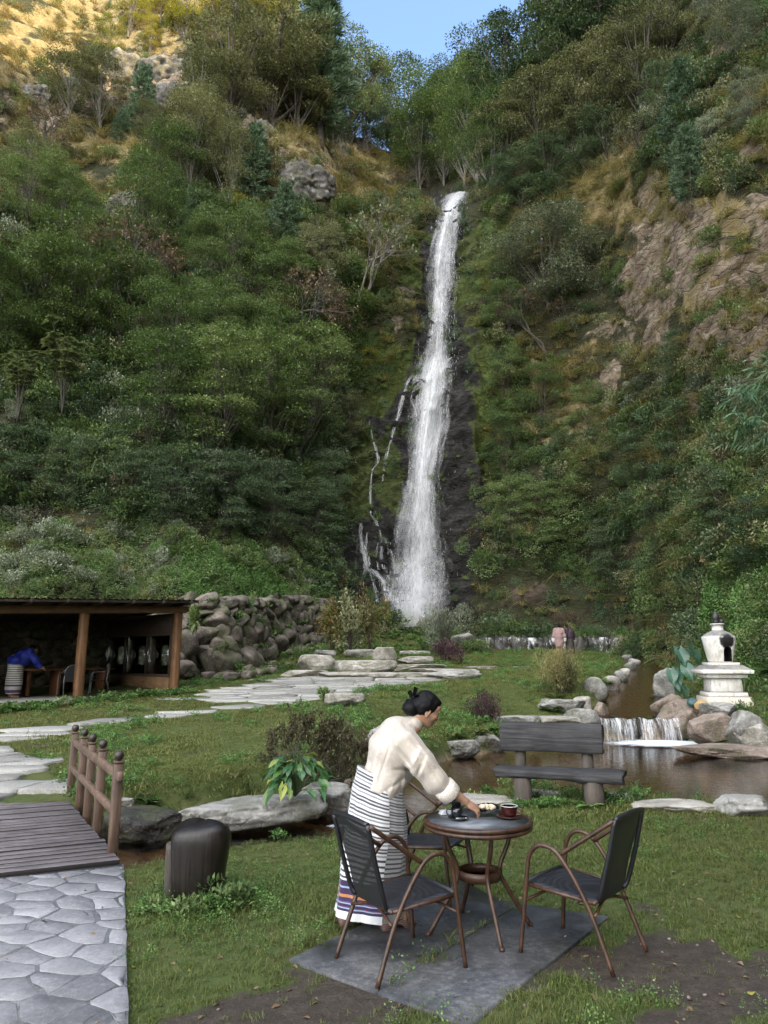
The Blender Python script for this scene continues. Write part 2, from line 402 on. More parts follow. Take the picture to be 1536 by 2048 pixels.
def scatter(name, pts, rot, scl, idx, protos, label, cat, kind='stuff'):
    """uncountable cover: one object whose geometry nodes put prototype meshes on its points"""
    col = bpy.data.collections.new(name+'_kinds')
    for i, (me) in enumerate(protos):
        o = bpy.data.objects.new('%s_kind_%02d' % (name, i), me); col.objects.link(o)
    me = bpy.data.meshes.new(name); pts = np.asarray(pts, np.float32); me.vertices.add(len(pts)); me.vertices.foreach_set('co', pts.ravel())
    a = me.attributes.new('rot', 'FLOAT_VECTOR', 'POINT'); a.data.foreach_set('vector', np.asarray(rot, np.float32).ravel())
    a = me.attributes.new('scl', 'FLOAT_VECTOR', 'POINT'); a.data.foreach_set('vector', np.asarray(scl, np.float32).ravel())
    a = me.attributes.new('idx', 'INT', 'POINT'); a.data.foreach_set('value', np.asarray(idx, np.int32))
    o = bpy.data.objects.new(name, me); C.objects.link(o)
    g = bpy.data.node_groups.new(name, 'GeometryNodeTree'); g.is_modifier = True
    g.interface.new_socket('Geometry', in_out='INPUT', socket_type='NodeSocketGeometry'); g.interface.new_socket('Geometry', in_out='OUTPUT', socket_type='NodeSocketGeometry')
    gi = g.nodes.new('NodeGroupInput'); go = g.nodes.new('NodeGroupOutput'); ip = g.nodes.new('GeometryNodeInstanceOnPoints')
    ci = g.nodes.new('GeometryNodeCollectionInfo'); ci.inputs['Collection'].default_value = col; ci.inputs['Separate Children'].default_value = True; ci.inputs['Reset Children'].default_value = True
    def na(t, nm): q = g.nodes.new('GeometryNodeInputNamedAttribute'); q.data_type = t; q.inputs['Name'].default_value = nm; return q.outputs[0]
    L = g.links.new
    L(gi.outputs[0], ip.inputs['Points']); L(ci.outputs[0], ip.inputs['Instance']); ip.inputs['Pick Instance'].default_value = True
    L(na('INT', 'idx'), ip.inputs['Instance Index']); L(na('FLOAT_VECTOR', 'scl'), ip.inputs['Scale'])
    er = g.nodes.new('FunctionNodeEulerToRotation'); L(na('FLOAT_VECTOR', 'rot'), er.inputs[0]); L(er.outputs[0], ip.inputs['Rotation'])
    L(ip.outputs[0], go.inputs[0])
    md = o.modifiers.new('cover', 'NODES'); md.node_group = g
    return tag(o, label, cat, None, kind)
def proto_mesh(name, V, F, m, mi=None, smooth=False):
    o = mk(name, V, F, m, None, smooth, None, None, mi); me = o.data; bpy.data.objects.remove(o); return me
# ================================================================ THE VALLEY FLOOR
POND = [(-14, 2.0), (-7, 4.6), (-3.4, 6.75), (-2.35, 7.3), (-1.87, 7.9), (-.6, 8.6), (.3, 9.3), (1.0, 10.4), (1.7, 11.6), (3.0, 11.1), (3.75, 10.3), (4.7, 9.7), (6, 9.4), (9, 9.2), (13, 9),
        (13, 16.3), (9.5, 17.2), (7.9, 18.2), (8.4, 20.9), (5.7, 20.7), (4.3, 19.6), (2.8, 18.3), (1.4, 16.6), (.3, 14.2), (-.5, 12.5), (-1.5, 11.2), (-2.8, 10.2), (-3.3, 9.5), (-5.5, 9.0), (-9, 8), (-14, 6.5)]
UPPER = [(5.8, 20.9), (6.7, 23.3), (8.4, 27.4), (10.4, 31.5), (12.3, 37.5), (12.3, 40.6), (5, 41.1), (4.9, 42.2), (13.8, 42.2), (13.7, 38), (12.1, 31.5), (10.4, 27.4), (9.0, 23.3), (8.4, 20.9)]
BASIN = [(4.6, 42.2), (14.1, 42.2), (13, 45.2), (5, 45.6)]
TERR = [(-4.3, 30.6), (-1.2, 30.5), (.35, 30.6), (.2, 33), (.3, 39), (-6, 39), (-5.5, 33)]
WATER_Z = -.3
def stream_z(y): return .27+.094*(np.asarray(y, float)-21)
def G(x, y):
    x = np.asarray(x, float); y = np.asarray(y, float); sh = x.shape; x = x.ravel(); y = y.ravel()
    nb = sstep(-2.2, -.2, x); far = np.maximum(0, y-10)*.068*(1-nb*sstep(12.5, 11.0, y))+.1*sstep(8.8+3.0*nb, 10.4+2.6*nb, y)
    far = np.minimum(far, .1+.068*60)
    far = far+sstep(38.5, 46, y)*1.05
    far = far+.5*sstep(.15, -.25, sdpoly(x, y, TERR))
    rb = sstep(5.5, 9.5, x-(y-21)*.42)*sstep(8, 14, y)*sstep(60, 30, y); far = far*(1-rb)+rb*(.45+.06*np.maximum(0, y-17))*1.0
    P = np.stack([x, y, np.zeros_like(x)], 1)
    dpd = sdpoly(x, y, POND); far = np.where((y > 9.5) & (dpd > 0) & (dpd < 6), np.minimum(far, .10+.17*dpd+.02*dpd**2), far)
    far = far+.035*fbm(P*.45, 3, 3)*sstep(3, 9, np.hypot(x, y))+.012*fbm(P*1.7, 3, 8)
    d = sdpoly(x, y, POND)+.16*fbm(P*1.1, 3, 5); bed = WATER_Z-.05-.28*sstep(0, 1.6, -d)+.05*fbm(P*3, 3, 7)
    k = sstep(-.05, .34, d); z = np.where(d < .4, bed*(1-k)+np.maximum(far, WATER_Z+.1)*k, far)
    d = sdpoly(x, y, UPPER); k = sstep(-.05, .4, d); sz = stream_z(y)-.07-.15*sstep(0, .6, -d)+.04*fbm(P*3, 2, 9)
    z = np.where((d < .45) & (y > 20.9), sz*(1-k)+z*k, z)
    d = sdpoly(x, y, BASIN); k = sstep(-.02, .3, d); z = np.where((d < .35) & (y > 42.0), 2.9*(1-k)+np.maximum(z, 3.12)*k, z)
    return z.reshape(sh)
def gp(px, py, dz=0.0):                   # pixel -> point on the valley floor
    r = ray(px, py); t = np.linspace(2, 60, 1200); P = np.array((0, 0, CAM_H))+t[:, None]*r
    h = P[:, 2]-G(P[:, 0], P[:, 1]); i = np.argmax(h < 0)
    if not (h < 0).any(): i = len(t)-1
    j = max(0, i-1); f = h[j]/max(1e-6, h[j]-h[i]); p = P[j]+(P[i]-P[j])*f; p[2] += dz; return p
# ---- paved outlines on the floor
PATH_FRONT = [(-3.31, 6.62), (-2.36, 7.08), (-1.31, 4.16), (-.95, 3.0), (-6.0, 3.0), (-6.0, 5.6)]
SLAB_A = [(-.593, 4.993), (-.05, 4.545), (1.045, 6.05), (.934, 6.10), (.63, 6.66)]
SLAB_B = [(-.035, 4.535), (.435, 4.165), (1.638, 5.759), (1.06, 6.035)]
def wpoly(L): return [tuple(gp(*p)[:2]) for p in L]
PLAZA = wpoly([(362, 1398), (440, 1376), (596, 1353), (700, 1351), (800, 1350), (935, 1347), (880, 1362), (800, 1373), (700, 1388), (640, 1404), (520, 1415), (250, 1449), (79, 1470), (-40, 1491), (-40, 1468), (0, 1460), (162, 1443), (333, 1427), (440, 1409)])
PATH_BRIDGE = wpoly([(-60, 1476), (0, 1489), (79, 1527), (108, 1552), (134, 1590), (-20, 1606), (-140, 1600), (-120, 1500)])
STEPS = wpoly([(860, 1350), (905, 1338), (1000, 1330), (1090, 1334), (1190, 1330), (1230, 1322), (1235, 1332), (1120, 1345), (1000, 1338), (930, 1347)])
def mud_mask(x, y):
    P = np.stack([x, y, np.zeros_like(x)], -1).reshape(-1, 3); n = fbm(P*1.15, 4, 21).reshape(x.shape); n2 = fbm(P*4.5, 3, 22).reshape(x.shape)
    m = .16+.9*sstep(5.6, 4.4, y)*sstep(-1.4, -.2, x)+.55*sstep(1.1, 0, np.hypot((x-1.7)/1.3, (y-4.9)/1.0))+.5*sstep(1, 0, np.hypot((x+.75)/.75, (y-4.6)/.8))-.55*sstep(6.2, 7.2, y)
    m = m+.9*sstep(1, .4, np.hypot((x-1.55)/.85, (y-9.0)/.28))+.25*sstep(1, 0, np.hypot((x+.1)/.7, (y-5.4)/.8))
    m = np.where(y > 8, np.where(np.hypot((x-1.55)/.95, (y-9.0)/.36) < 1, m, -.2), m)
    return sstep(-.10, .30, m*.8+n*1.25+n2*.85-.66)
def axis(segs):
    o = [segs[0][0]]
    for a, b, st in segs: k = max(1, int(round((b-a)/st))); o += list(a+(b-a)*np.arange(1, k+1)/k)
    return np.array(o)
gx = axis([(-400, -60, 40), (-60, -20, 4), (-20, -7, .5), (-7, -3, .14), (-3, 5, .07), (5, 15, .2), (15, 22, .7), (22, 60, 4), (60, 400, 40)])
gy = axis([(-400, -40, 40), (-40, -4, 4), (-4, 3, .7), (3, 10, .07), (10, 24, .16), (24, 48, .25), (48, 60, 2), (60, 400, 40)])
X, Y = np.meshgrid(gx, gy, indexing='ij'); Z = G(X, Y); far = np.hypot(X, Y) > 58; Z = np.where(far, np.minimum(Z, 1.0), Z)
nx_, ny_ = X.shape; ii = (np.arange(nx_-1)[:, None]*ny_+np.arange(ny_-1)).ravel(); GF = np.stack([ii, ii+ny_, ii+ny_+1, ii+1], 1)
MUD = mud_mask(X, Y); dP = sdpoly(X.ravel(), Y.ravel(), POND).reshape(X.shape); dU = sdpoly(X.ravel(), Y.ravel(), UPPER).reshape(X.shape)
BED = np.maximum(sstep(.12, -.02, dP+.0*X), sstep(.2, 0, dU))
terr = sstep(.2, -.1, sdpoly(X.ravel(), Y.ravel(), TERR).reshape(X.shape))
t = NT('lawn_and_earth'); p = t.pos(); n1 = t.noise(p, 1.3, 6, .6); n2 = t.noise(p, 9, 6, .65); n3 = t.noise(p, 60, 4, .7); n4 = t.noise(p, 3.5, 5, .6)
grs = t.ramp(t.mix(.5, n1, n2), [(.3, (.036, .050, .014)), (.5, (.058, .078, .022)), (.7, (.100, .100, .036))])
mud = t.ramp(t.mix(.5, n2, n3), [(.32, (.024, .019, .015)), (.5, (.050, .040, .032)), (.68, (.092, .075, .058))])
bed = t.ramp(t.mix(.6, t.vor(p, 14, out=1), n2), [(.2, (.075, .052, .032)), (.5, (.155, .115, .075)), (.8, (.25, .20, .14))])
mk_ = t.math('ADD', t.attr('mud'), t.math('MULTIPLY', t.math('SUBTRACT', t.mix(.5, n3, n2), .5), 2.6)); c = t.mix(t.ramp(mk_, [(.22, 0.0), (.78, 1.0)]), grs, mud)
c = t.mix(t.attr('bed'), c, bed)
h = t.math('ADD', t.math('MULTIPLY', n3, .35), n2)
M_GROUND = t.done(t.bsdf(c, .92, t.bump(h, .7, .03), **{'Specular IOR Level': .2}))
ground = mk('ground', np.stack([X, Y, Z], -1).reshape(-1, 3), GF, M_GROUND, None, True, None, {'mud': MUD.ravel(), 'bed': BED.ravel()})
tag(ground, kind='structure')

# ================================================================ THE GORGE WALLS
KN = [
 (-80, [(40, 2), (42, 4), (50, 14), (62, 32), (78, 55), (95, 78), (130, 110), (180, 140)]),
 (-34, [(27.5, .8), (29, 3.6), (37, 8.5), (48, 25), (60, 43), (74, 63), (98, 95), (150, 150)]),
 (-25, [(27.5, .9), (29, 3.8), (36.5, 8.8), (47.5, 25), (60, 43.5), (73, 62), (96, 91), (150, 145)]),
 (-18.5, [(29, 1.2), (30, 3.6), (35.5, 8.4), (47, 24), (58.5, 41.5), (70.5, 60), (92, 94), (140, 158)]),
 (-15.3, [(27.2, 1.2), (28, 3.6), (34.5, 8.3), (46.5, 24), (57.5, 41.5), (68.5, 60), (89, 93), (135, 152)]),
 (-9, [(31.5, 1.7), (32.3, 4.0), (38.5, 9.2), (46.5, 23), (54, 43.8), (61, 48), (82, 80), (120, 132)]),
 (-6, [(34.5, 2.0), (35.5, 4.2), (41, 10), (47, 23), (53.5, 43.0), (61, 46.5), (81, 70), (118, 112)]),
 (-3, [(42.5, 2.8), (44, 5), (47, 12), (50, 24), (53.5, 41), (61, 45), (80, 60), (115, 95)]),
 (3, [(45.8, 3.5), (46.3, 5), (47.7, 12), (50, 24), (53.2, 38), (60, 41), (80, 57), (115, 90)]),
 (6.5, [(46, 3.5), (46.6, 5.4), (48.2, 12), (51, 25), (53.8, 39.2), (62, 43), (82, 61), (115, 95)]),
 (10, [(45.5, 3.2), (46.3, 6), (48.7, 14), (52, 28), (57, 42), (65, 51), (82, 69), (115, 102)]),
 (15, [(45, 3.0), (45.6, 5.5), (48, 15), (52, 29), (58, 43), (66, 55), (81, 74), (120, 116)]),
 (18, [(44.5, 2.8), (45.2, 5.2), (47.5, 15), (51.5, 29), (58, 44), (66, 57), (80, 77), (120, 122)]),
 (20, [(41, 2.2), (42, 4.8), (45, 15), (49.5, 29), (56, 43), (64, 57), (79, 79), (120, 126)]),
 (22, [(35, 1.8), (36.5, 4.5), (41, 14), (46, 28), (52.5, 42), (61, 57), (77, 80), (118, 130)]),
 (25, [(29, 1.2), (31, 4), (36.5, 13.5), (42, 27), (49, 41), (58, 57), (74, 80), (116, 135)]),
 (30, [(25.7, .9), (27.7, 3.6), (32.7, 11.5), (38, 24), (45, 38), (53.5, 54), (71, 80), (112, 142)]),
 (40, [(22, .5), (24, 3), (29, 10), (35, 22), (42, 36), (51, 54), (72, 85), (114, 148)]),
 (80, [(22, .2), (24, 3), (29, 10), (36, 23), (44, 38), (56, 58), (78, 92), (118, 152)]),
 (120, [(24, 0), (26, 3), (32, 10), (40, 23), (50, 38), (64, 58), (86, 92), (125, 152)]),
 (150, [(40, 0), (44, 4), (55, 14), (65, 28), (80, 50), (95, 75), (115, 110), (140, 150)]),
 (175, [(60, 0), (65, 3), (80, 12), (95, 25), (110, 45), (125, 70), (145, 100), (165, 130)])]
az = axis([(-80, -36, 1.0), (-36, -34, .3), (-34, 34, .14), (34, 40, .4), (40, 175, 2.0)])
ka = np.array([k[0] for k in KN]); kp = np.array([[(k[1][0][0]-1.0, k[1][0][1]-1.6)]+k[1] for k in KN], float)   # (na, 9, 2)
prof = np.stack([[np.interp(az, ka, kp[:, q, c]) for c in (0, 1)] for q in range(9)], 0).transpose(2, 0, 1)
rows = [6, 14, 44, 90, 95, 70, 55, 14]; t_ = np.concatenate([q+np.arange(n)/n for q, n in enumerate(rows)]+[[8.0]])
_az = np.linspace(-80, 175, 1021); _pf = np.stack([[np.interp(_az, ka, kp[:, q, c]) for c in (0, 1)] for q in range(9)], 0)
_kk = np.exp(-(np.arange(-14, 15)/6.0)**2); _kk /= _kk.sum()
prof = np.stack([[np.interp(az, _az, np.convolve(np.pad(_pf[q, c], 14, 'edge'), _kk, 'valid')) for c in (0, 1)] for q in range(9)], 0).transpose(2, 0, 1)
qi = np.minimum(t_.astype(int), 7); fr = t_-qi
rad = prof[:, qi, 0]*(1-fr)+prof[:, qi+1, 0]*fr; hz = prof[:, qi, 1]*(1-fr)+prof[:, qi+1, 1]*fr
def smooth_rows(A, k):                      # round the polyline corners a little
    for _ in range(k): A[:, 1:-1] = A[:, 1:-1]*.5+(A[:, :-2]+A[:, 2:])*.25
    return A
rad = smooth_rows(rad, 6); hz = smooth_rows(hz, 6)
A = np.radians(az)[:, None]; HX = rad*np.sin(A); HY = rad*np.cos(A); HZ = hz
P0 = np.stack([HX, HY, HZ], -1).reshape(-1, 3); px0, py0, _ = proj(P0)
jit = np.stack([fbm(P0*.16, 3, 31), fbm(P0*.16, 3, 32)], 1)*34+np.stack([fbm(P0*.7, 3, 33), fbm(P0*.7, 3, 34)], 1)*30
# --- what grows or shows where on the gorge walls (outlines as seen in the photograph, laid on the slopes)
Z_ROCK = [[(195, 115), (250, 105), (370, 120), (350, 190), (365, 235), (300, 230), (200, 210)], [(60, 170), (150, 170), (210, 240), (120, 250), (0, 235), (0, 205)], [(215, 400), (280, 400), (270, 500), (230, 490)],
          [(500, 250), (550, 250), (555, 300), (520, 320), (470, 340), (460, 300)], [(560, 335), (640, 330), (650, 385), (575, 385)], [(690, 282), (740, 285), (735, 308), (695, 305)],
          [(1262, 500), (1250, 440), (1290, 400), (1370, 390), (1440, 430), (1540, 350), (1640, 420), (1640, 800), (1465, 790), (1450, 660), (1380, 720), (1300, 700), (1250, 620), (1225, 560)],
          [(1160, 660), (1240, 620), (1330, 690), (1260, 720), (1190, 710)], [(1400, 60), (1460, 70), (1480, 150), (1430, 170), (1410, 120)], [(1480, 300), (1560, 280), (1560, 400), (1490, 390)], [(1290, 330), (1360, 380), (1320, 420), (1280, 400)],
          [(950, 1165), (1060, 1150), (1260, 1165), (1265, 1275), (950, 1270)], [(770, 620), (850, 610), (850, 655), (780, 660)], [(1200, 700), (1260, 740), (1240, 800), (1190, 780)], [(370, 180), (480, 195), (500, 245), (430, 235), (365, 215)]]
Z_DRY = [[(-60, -60), (480, -60), (420, 70), (330, 105), (190, 120), (60, 160), (-60, 200)], [(300, 85), (370, 90), (360, 120), (300, 120)], [(480, 235), (560, 245), (660, 275), (790, 290), (810, 400), (700, 420), (600, 400), (530, 340)],
         [(0, 230), (120, 250), (300, 240), (350, 330), (260, 470), (200, 420), (120, 300)], [(1010, 430), (1100, 400), (1190, 340), (1250, 300), (1300, 320), (1260, 380), (1180, 430), (1080, 440)], [(1150, 420), (1260, 360), (1290, 420), (1240, 480), (1180, 480)],
         [(1300, 410), (1480, 390), (1500, 470), (1400, 500), (1310, 480)], [(1460, 190), (1540, 160), (1540, 330), (1470, 330)], [(230, 480), (330, 470), (400, 560), (300, 540)], [(1060, 660), (1200, 680), (1240, 860), (1110, 870), (1050, 800)], [(1370, 520), (1440, 520), (1420, 640), (1380, 640)]]
Z_WET = [[(858, 378), (945, 375), (955, 480), (935, 640), (975, 690), (962, 900), (968, 1050), (945, 1260), (690, 1260), (688, 1000), (722, 830), (795, 735), (842, 650), (850, 480)]]
Z_MOSS = [[(930, 430), (1010, 440), (1000, 560), (935, 640)], [(940, 640), (1000, 690), (985, 1000), (945, 900), (965, 740)], [(780, 480), (850, 470), (845, 610), (790, 600)], [(690, 680), (840, 660), (800, 740), (720, 820)], [(690, 850), (735, 830), (720, 1050), (685, 1100)], [(730, 880), (800, 860), (800, 1040), (740, 1000)]]
Z_GREEN = [[(340, 1100), (520, 1095), (580, 1160), (572, 1215), (380, 1215)], [(1420, 1190), (1560, 1130), (1560, 1420), (1390, 1330)], [(1000, 1270), (1270, 1270), (1290, 1300), (1000, 1285)]]
def zone(px, py, polys, soft=10.0):
    d = np.full(px.shape, 1e9)
    for q in polys: d = np.minimum(d, sdpoly(px, py, q))
    return sstep(soft, -soft, d)
jx, jy = px0+jit[:, 0], py0+jit[:, 1]
aROCK, aDRY, aWET, aMOSS, aGREEN = [zone(jx, jy, z, s) for z, s in ((Z_ROCK, 12), (Z_DRY, 25), (Z_WET, 8), (Z_MOSS, 14), (Z_GREEN, 14))]
aROCK = np.maximum(aROCK, sstep(.36, .5, fbm(P0*.22, 4, 40))*.9*(1-aDRY*.4)*(px0 > 1180)*(py0 < 900)); aROCK *= (1-aWET); aROCK = aROCK*np.clip(.62+1.3*fbm(P0*.30, 4, 41), 0, 1)**.6; aROCK = np.where((py0 > 1100) & (px0 > 900), aROCK*np.clip(.55+1.2*fbm(P0*.5, 3, 42), 0, .8), aROCK); aDRY = aDRY*np.clip(.75+1.2*fbm(P0*.35, 4, 43), 0, 1)
ft = sstep(0.6, 2.2, np.tile(t_, (len(az), 1))).ravel(); wetk = 1-.75*np.maximum(aWET, zone(px0, py0, Z_WET, 60))
lowf = fbm(P0*.065, 3, 50)*3.4*ft*wetk+fbm(P0*.24, 4, 51)*1.25*sstep(.6, 1.6, np.tile(t_, (len(az), 1))).ravel()*(.35+.65*wetk)
St = np.stack([P0[:, 0]*.55+P0[:, 2]*.35, P0[:, 1]*.5, P0[:, 2]*1.25-P0[:, 0]*.45], 1)
hard = np.maximum(aROCK, aWET)
blk = ridged(St*.55, 4, 60)*.85+ridged(St*1.7, 3, 61)*.30
step_ = (np.abs(((P0[:, 2]*.55-P0[:, 0]*.22+fbm(P0*.35, 3, 62)*1.3) % 1)-.5)*2)
disp = lowf+hard*(blk*.95+step_*.55-.35)*(.8+.2*(1-aWET))+(1-hard)*fbm(P0*1.1, 3, 63)*.22
# a shallow gully behind the fall
fc = np.interp(py0, [380, 430, 500, 600, 700, 800, 900, 960, 1050, 1250], [912, 902, 884, 880, 876, 864, 852, 846, 838, 830])
disp -= .9*np.exp(-((px0-fc)/75)**2)*(np.abs(az).repeat(len(t_)) < 25)*sstep(1330, 1180, py0)
vis = (np.abs(az) < 50).repeat(len(t_)); disp = np.where(vis, disp, lowf*1.5)
nr = np.stack([-np.sin(A)*.83+0*rad, -np.cos(A)*.83+0*rad, .55+0*rad], -1).reshape(-1, 3)
HP = P0+nr*disp[:, None]
na_, nt_ = rad.shape; ii = (np.arange(na_-1)[:, None]*nt_+np.arange(nt_-1)).ravel(); HF = np.stack([ii, ii+nt_, ii+nt_+1, ii+1], 1)
t = NT('gorge_slope'); p = t.pos(); ps = t.map(p, (.55, .5, 1.6), (0, R(22), 0)); n1 = t.noise(p, .55, 8, .65); n2 = t.noise(p, 3.2, 6, .7); n3 = t.noise(ps, 1.1, 8, .68, dist=.7); n4 = t.noise(ps, 5.5, 6, .7)
soil = t.ramp(t.mix(.5, n1, n2), [(.3, (.014, .017, .008)), (.5, (.030, .032, .014)), (.7, (.062, .052, .028))])
dry = t.ramp(t.mix(.5, n1, n2), [(.3, (.10, .078, .035)), (.5, (.20, .155, .075)), (.7, (.30, .245, .13))])
rck = t.ramp(t.mix(.45, n3, n4), [(.30, (.035, .027, .020)), (.43, (.115, .085, .060)), (.52, (.205, .158, .115)), (.62, (.30, .245, .19)), (.72, (.42, .37, .31))])
crk = t.ramp(t.vor(t.map(p, (.7, .7, 1.5), (0, R(25), 0)), 1.4, 'DISTANCE_TO_EDGE'), [(0, 0.0), (.07, 1.0)])
rck = t.mix(t.math('MULTIPLY', t.math('SUBTRACT', 1.0, crk), .55), rck, (.03, .024, .02))
wet = t.ramp(t.mix(.5, n3, n4), [(.3, (.004, .004, .0035)), (.50, (.013, .012, .010)), (.62, (.048, .044, .040)), (.74, (.085, .08, .075))])
lowr = t.ramp(n1, [(.35, (.030, .020, .014)), (.52, (.075, .055, .042)), (.68, (.16, .125, .10))]); rck = t.mix(t.ramp(t.n('SeparateXYZ', {0: p}, 2), [(.09, 1.0), (.16, 0.0)]) if False else t.math('LESS_THAN', t.n('SeparateXYZ', {0: p}, 2), 11.0), rck, lowr); h_dummy = None; mos = t.ramp(n2, [(.3, (.014, .020, .005)), (.55, (.045, .058, .012)), (.72, (.095, .110, .022))])
grn = t.ramp(n2, [(.3, (.014, .030, .007)), (.7, (.05, .085, .02))])
def edge(a, k=.9): return t.ramp(t.math('ADD', t.attr(a), t.math('MULTIPLY', t.math('SUBTRACT', n2, .5), k)), [(.38, 0.0), (.62, 1.0)])
c = t.mix(edge('dry'), soil, dry); c = t.mix(edge('green'), c, grn); er = edge('rock', 1.1); c = t.mix(er, c, rck); ew = edge('wet'); c = t.mix(ew, c, wet); c = t.mix(edge('moss', 1.3), c, mos)
h = t.math('ADD', t.math('ADD', n3, t.math('MULTIPLY', n4, .5)), t.math('ADD', t.math('MULTIPLY', n2, .35), t.math('MULTIPLY', crk, .25)))
rgh = t.math('SUBTRACT', .92, t.math('MULTIPLY', ew, .38))
M_HILL = t.done(t.bsdf(c, rgh, t.bump(h, 1.0, .2), **{'Specular IOR Level': .22}))
hill = mk('hillside', HP, HF, M_HILL, None, True, None, {'rock': aROCK, 'dry': aDRY, 'wet': aWET, 'moss': aMOSS, 'green': aGREEN})
tag(hill, kind='structure')
vf = (az > -37) & (az < 37); i0 = np.argmax(vf); i1 = len(az)-np.argmax(vf[::-1])
sub = HP.reshape(na_, nt_, 3)[i0:i1:1, ::2]; sa, st2 = sub.shape[:2]; ii = (np.arange(sa-1)[:, None]*st2+np.arange(st2-1)).ravel()
HILL = BVHTree.FromPolygons(sub.reshape(-1, 3).tolist(), np.stack([ii, ii+st2, ii+st2+1, ii+1], 1).tolist())
def hp(px, py):
    d = Vector(ray(px, py)).normalized(); loc, n, i, D = HILL.ray_cast(Vector((0, 0, CAM_H)), d)
    if loc is None: return None, None
    n = n if n.dot(d) < 0 else -n; return np.array(loc), np.array(n)
def hdown(x, y, z=300.0):
    loc, n, i, D = HILL.ray_cast(Vector((x, y, z)), Vector((0, 0, -1))); return None if loc is None else np.array(loc)

# ================================================================ WATER
def water_mat(name, tint, bscale=5.0, bst=.25, rough=.04, dist=.03):
    t = NT(name); p = t.pos(); a = t.noise(t.map(p, (1, 1.9, 1)), bscale, 4, .6, dist=.8); b = t.noise(p, bscale*4.5, 3, .6)
    h = t.math('ADD', a, t.math('MULTIPLY', b, .3)); nm = t.bump(h, bst, dist)
    fr_ = t.n('Fresnel', {'IOR': 1.33, 'Normal': nm}); gl = t.n('BsdfGlossy', {'Color': (.95, .97, 1), 'Roughness': rough, 'Normal': nm}); tr = t.n('BsdfTransparent', {'Color': tint})
    return t.done(t.n('MixShader', {0: fr_, 1: tr, 2: gl}))
def flat_sheet(name, poly, zf, step, m, kind='structure'):
    q = np.array(poly); xs = np.arange(q[:, 0].min()-.3, q[:, 0].max()+.3+step, step); ys = np.arange(q[:, 1].min()-.3, q[:, 1].max()+.3+step, step)
    X_, Y_ = np.meshgrid(xs, ys, indexing='ij'); cx, cy_ = (X_[:-1, :-1]+step/2), (Y_[:-1, :-1]+step/2); keep = sdpoly(cx.ravel(), cy_.ravel(), poly) < .45
    n_ = len(ys); ii = (np.arange(len(xs)-1)[:, None]*n_+np.arange(n_-1)).ravel()[keep]
    o = mk(name, np.stack([X_, Y_, zf(X_, Y_)], -1).reshape(-1, 3), np.stack([ii, ii+n_, ii+n_+1, ii+1], 1), m, None, True)
    return tag(o, kind=kind)
M_WATER = water_mat('pond_water', (.74, .62, .48), 3.2, .16)
flat_sheet('pond_water', POND, lambda x, y: np.full(x.shape, WATER_Z), .35, M_WATER)
up2 = [p for p in UPPER]
flat_sheet('stream_water', up2, lambda x, y: np.where(y < 20.95, .24, stream_z(np.minimum(y, 41.6)))+0*x, .25, water_mat('upper_stream_water', (.72, .60, .46), 3.0, .22))
flat_sheet('basin_water', [(4.9, 42.6), (13.7, 42.6), (12.8, 44.9), (5.3, 45.2)], lambda x, y: np.full(x.shape, 3.06), .4, M_WATER)

def whitewater(name, su, sv, lo, hi, edge=True, base=.88, dens=True, rough=.45):
    t = NT(name); uv = t.n('UVMap', out=0); sx = t.n('SeparateXYZ', {0: uv}, None); u, v = sx.outputs[0], sx.outputs[1]
    a = t.noise(t.n('CombineXYZ', {0: t.math('MULTIPLY', u, su), 1: t.math('MULTIPLY', v, sv)}), 1.0, 7, .68, dist=.5)
    b = t.noise(t.n('CombineXYZ', {0: t.math('MULTIPLY', u, su*3.1), 1: t.math('MULTIPLY', v, sv*3.6), 2: 4.0}), 1.0, 5, .7)
    f = t.math('ADD', t.math('MULTIPLY', a, .62), t.math('MULTIPLY', b, .38))
    if dens: f = t.math('ADD', f, t.math('MULTIPLY', t.math('SUBTRACT', t.attr('dens'), .5), .42))
    if edge: f = t.math('SUBTRACT', f, t.math('MULTIPLY', t.math('POWER', t.math('ABSOLUTE', u), 2.2), .32))
    al = t.ramp(f, [(lo, 0.0), (hi, 1.0)])
    s = t.bsdf((base, base*1.0, base*1.02), rough, t.bump(f, .5, .08)); d = t.n('BsdfTranslucent', {'Color': (base, base, base)})
    s = t.n('MixShader', {0: .35, 1: s, 2: d})
    return t.done(t.n('MixShader', {0: al, 1: t.n('BsdfTransparent'), 2: s}))
fall = thing('waterfall', 'tall white waterfall dropping down the dark wet cliff at the head of the gorge', 'waterfall', tuple(atD(830, 1250, 46)))
F0 = np.array(fall.location)
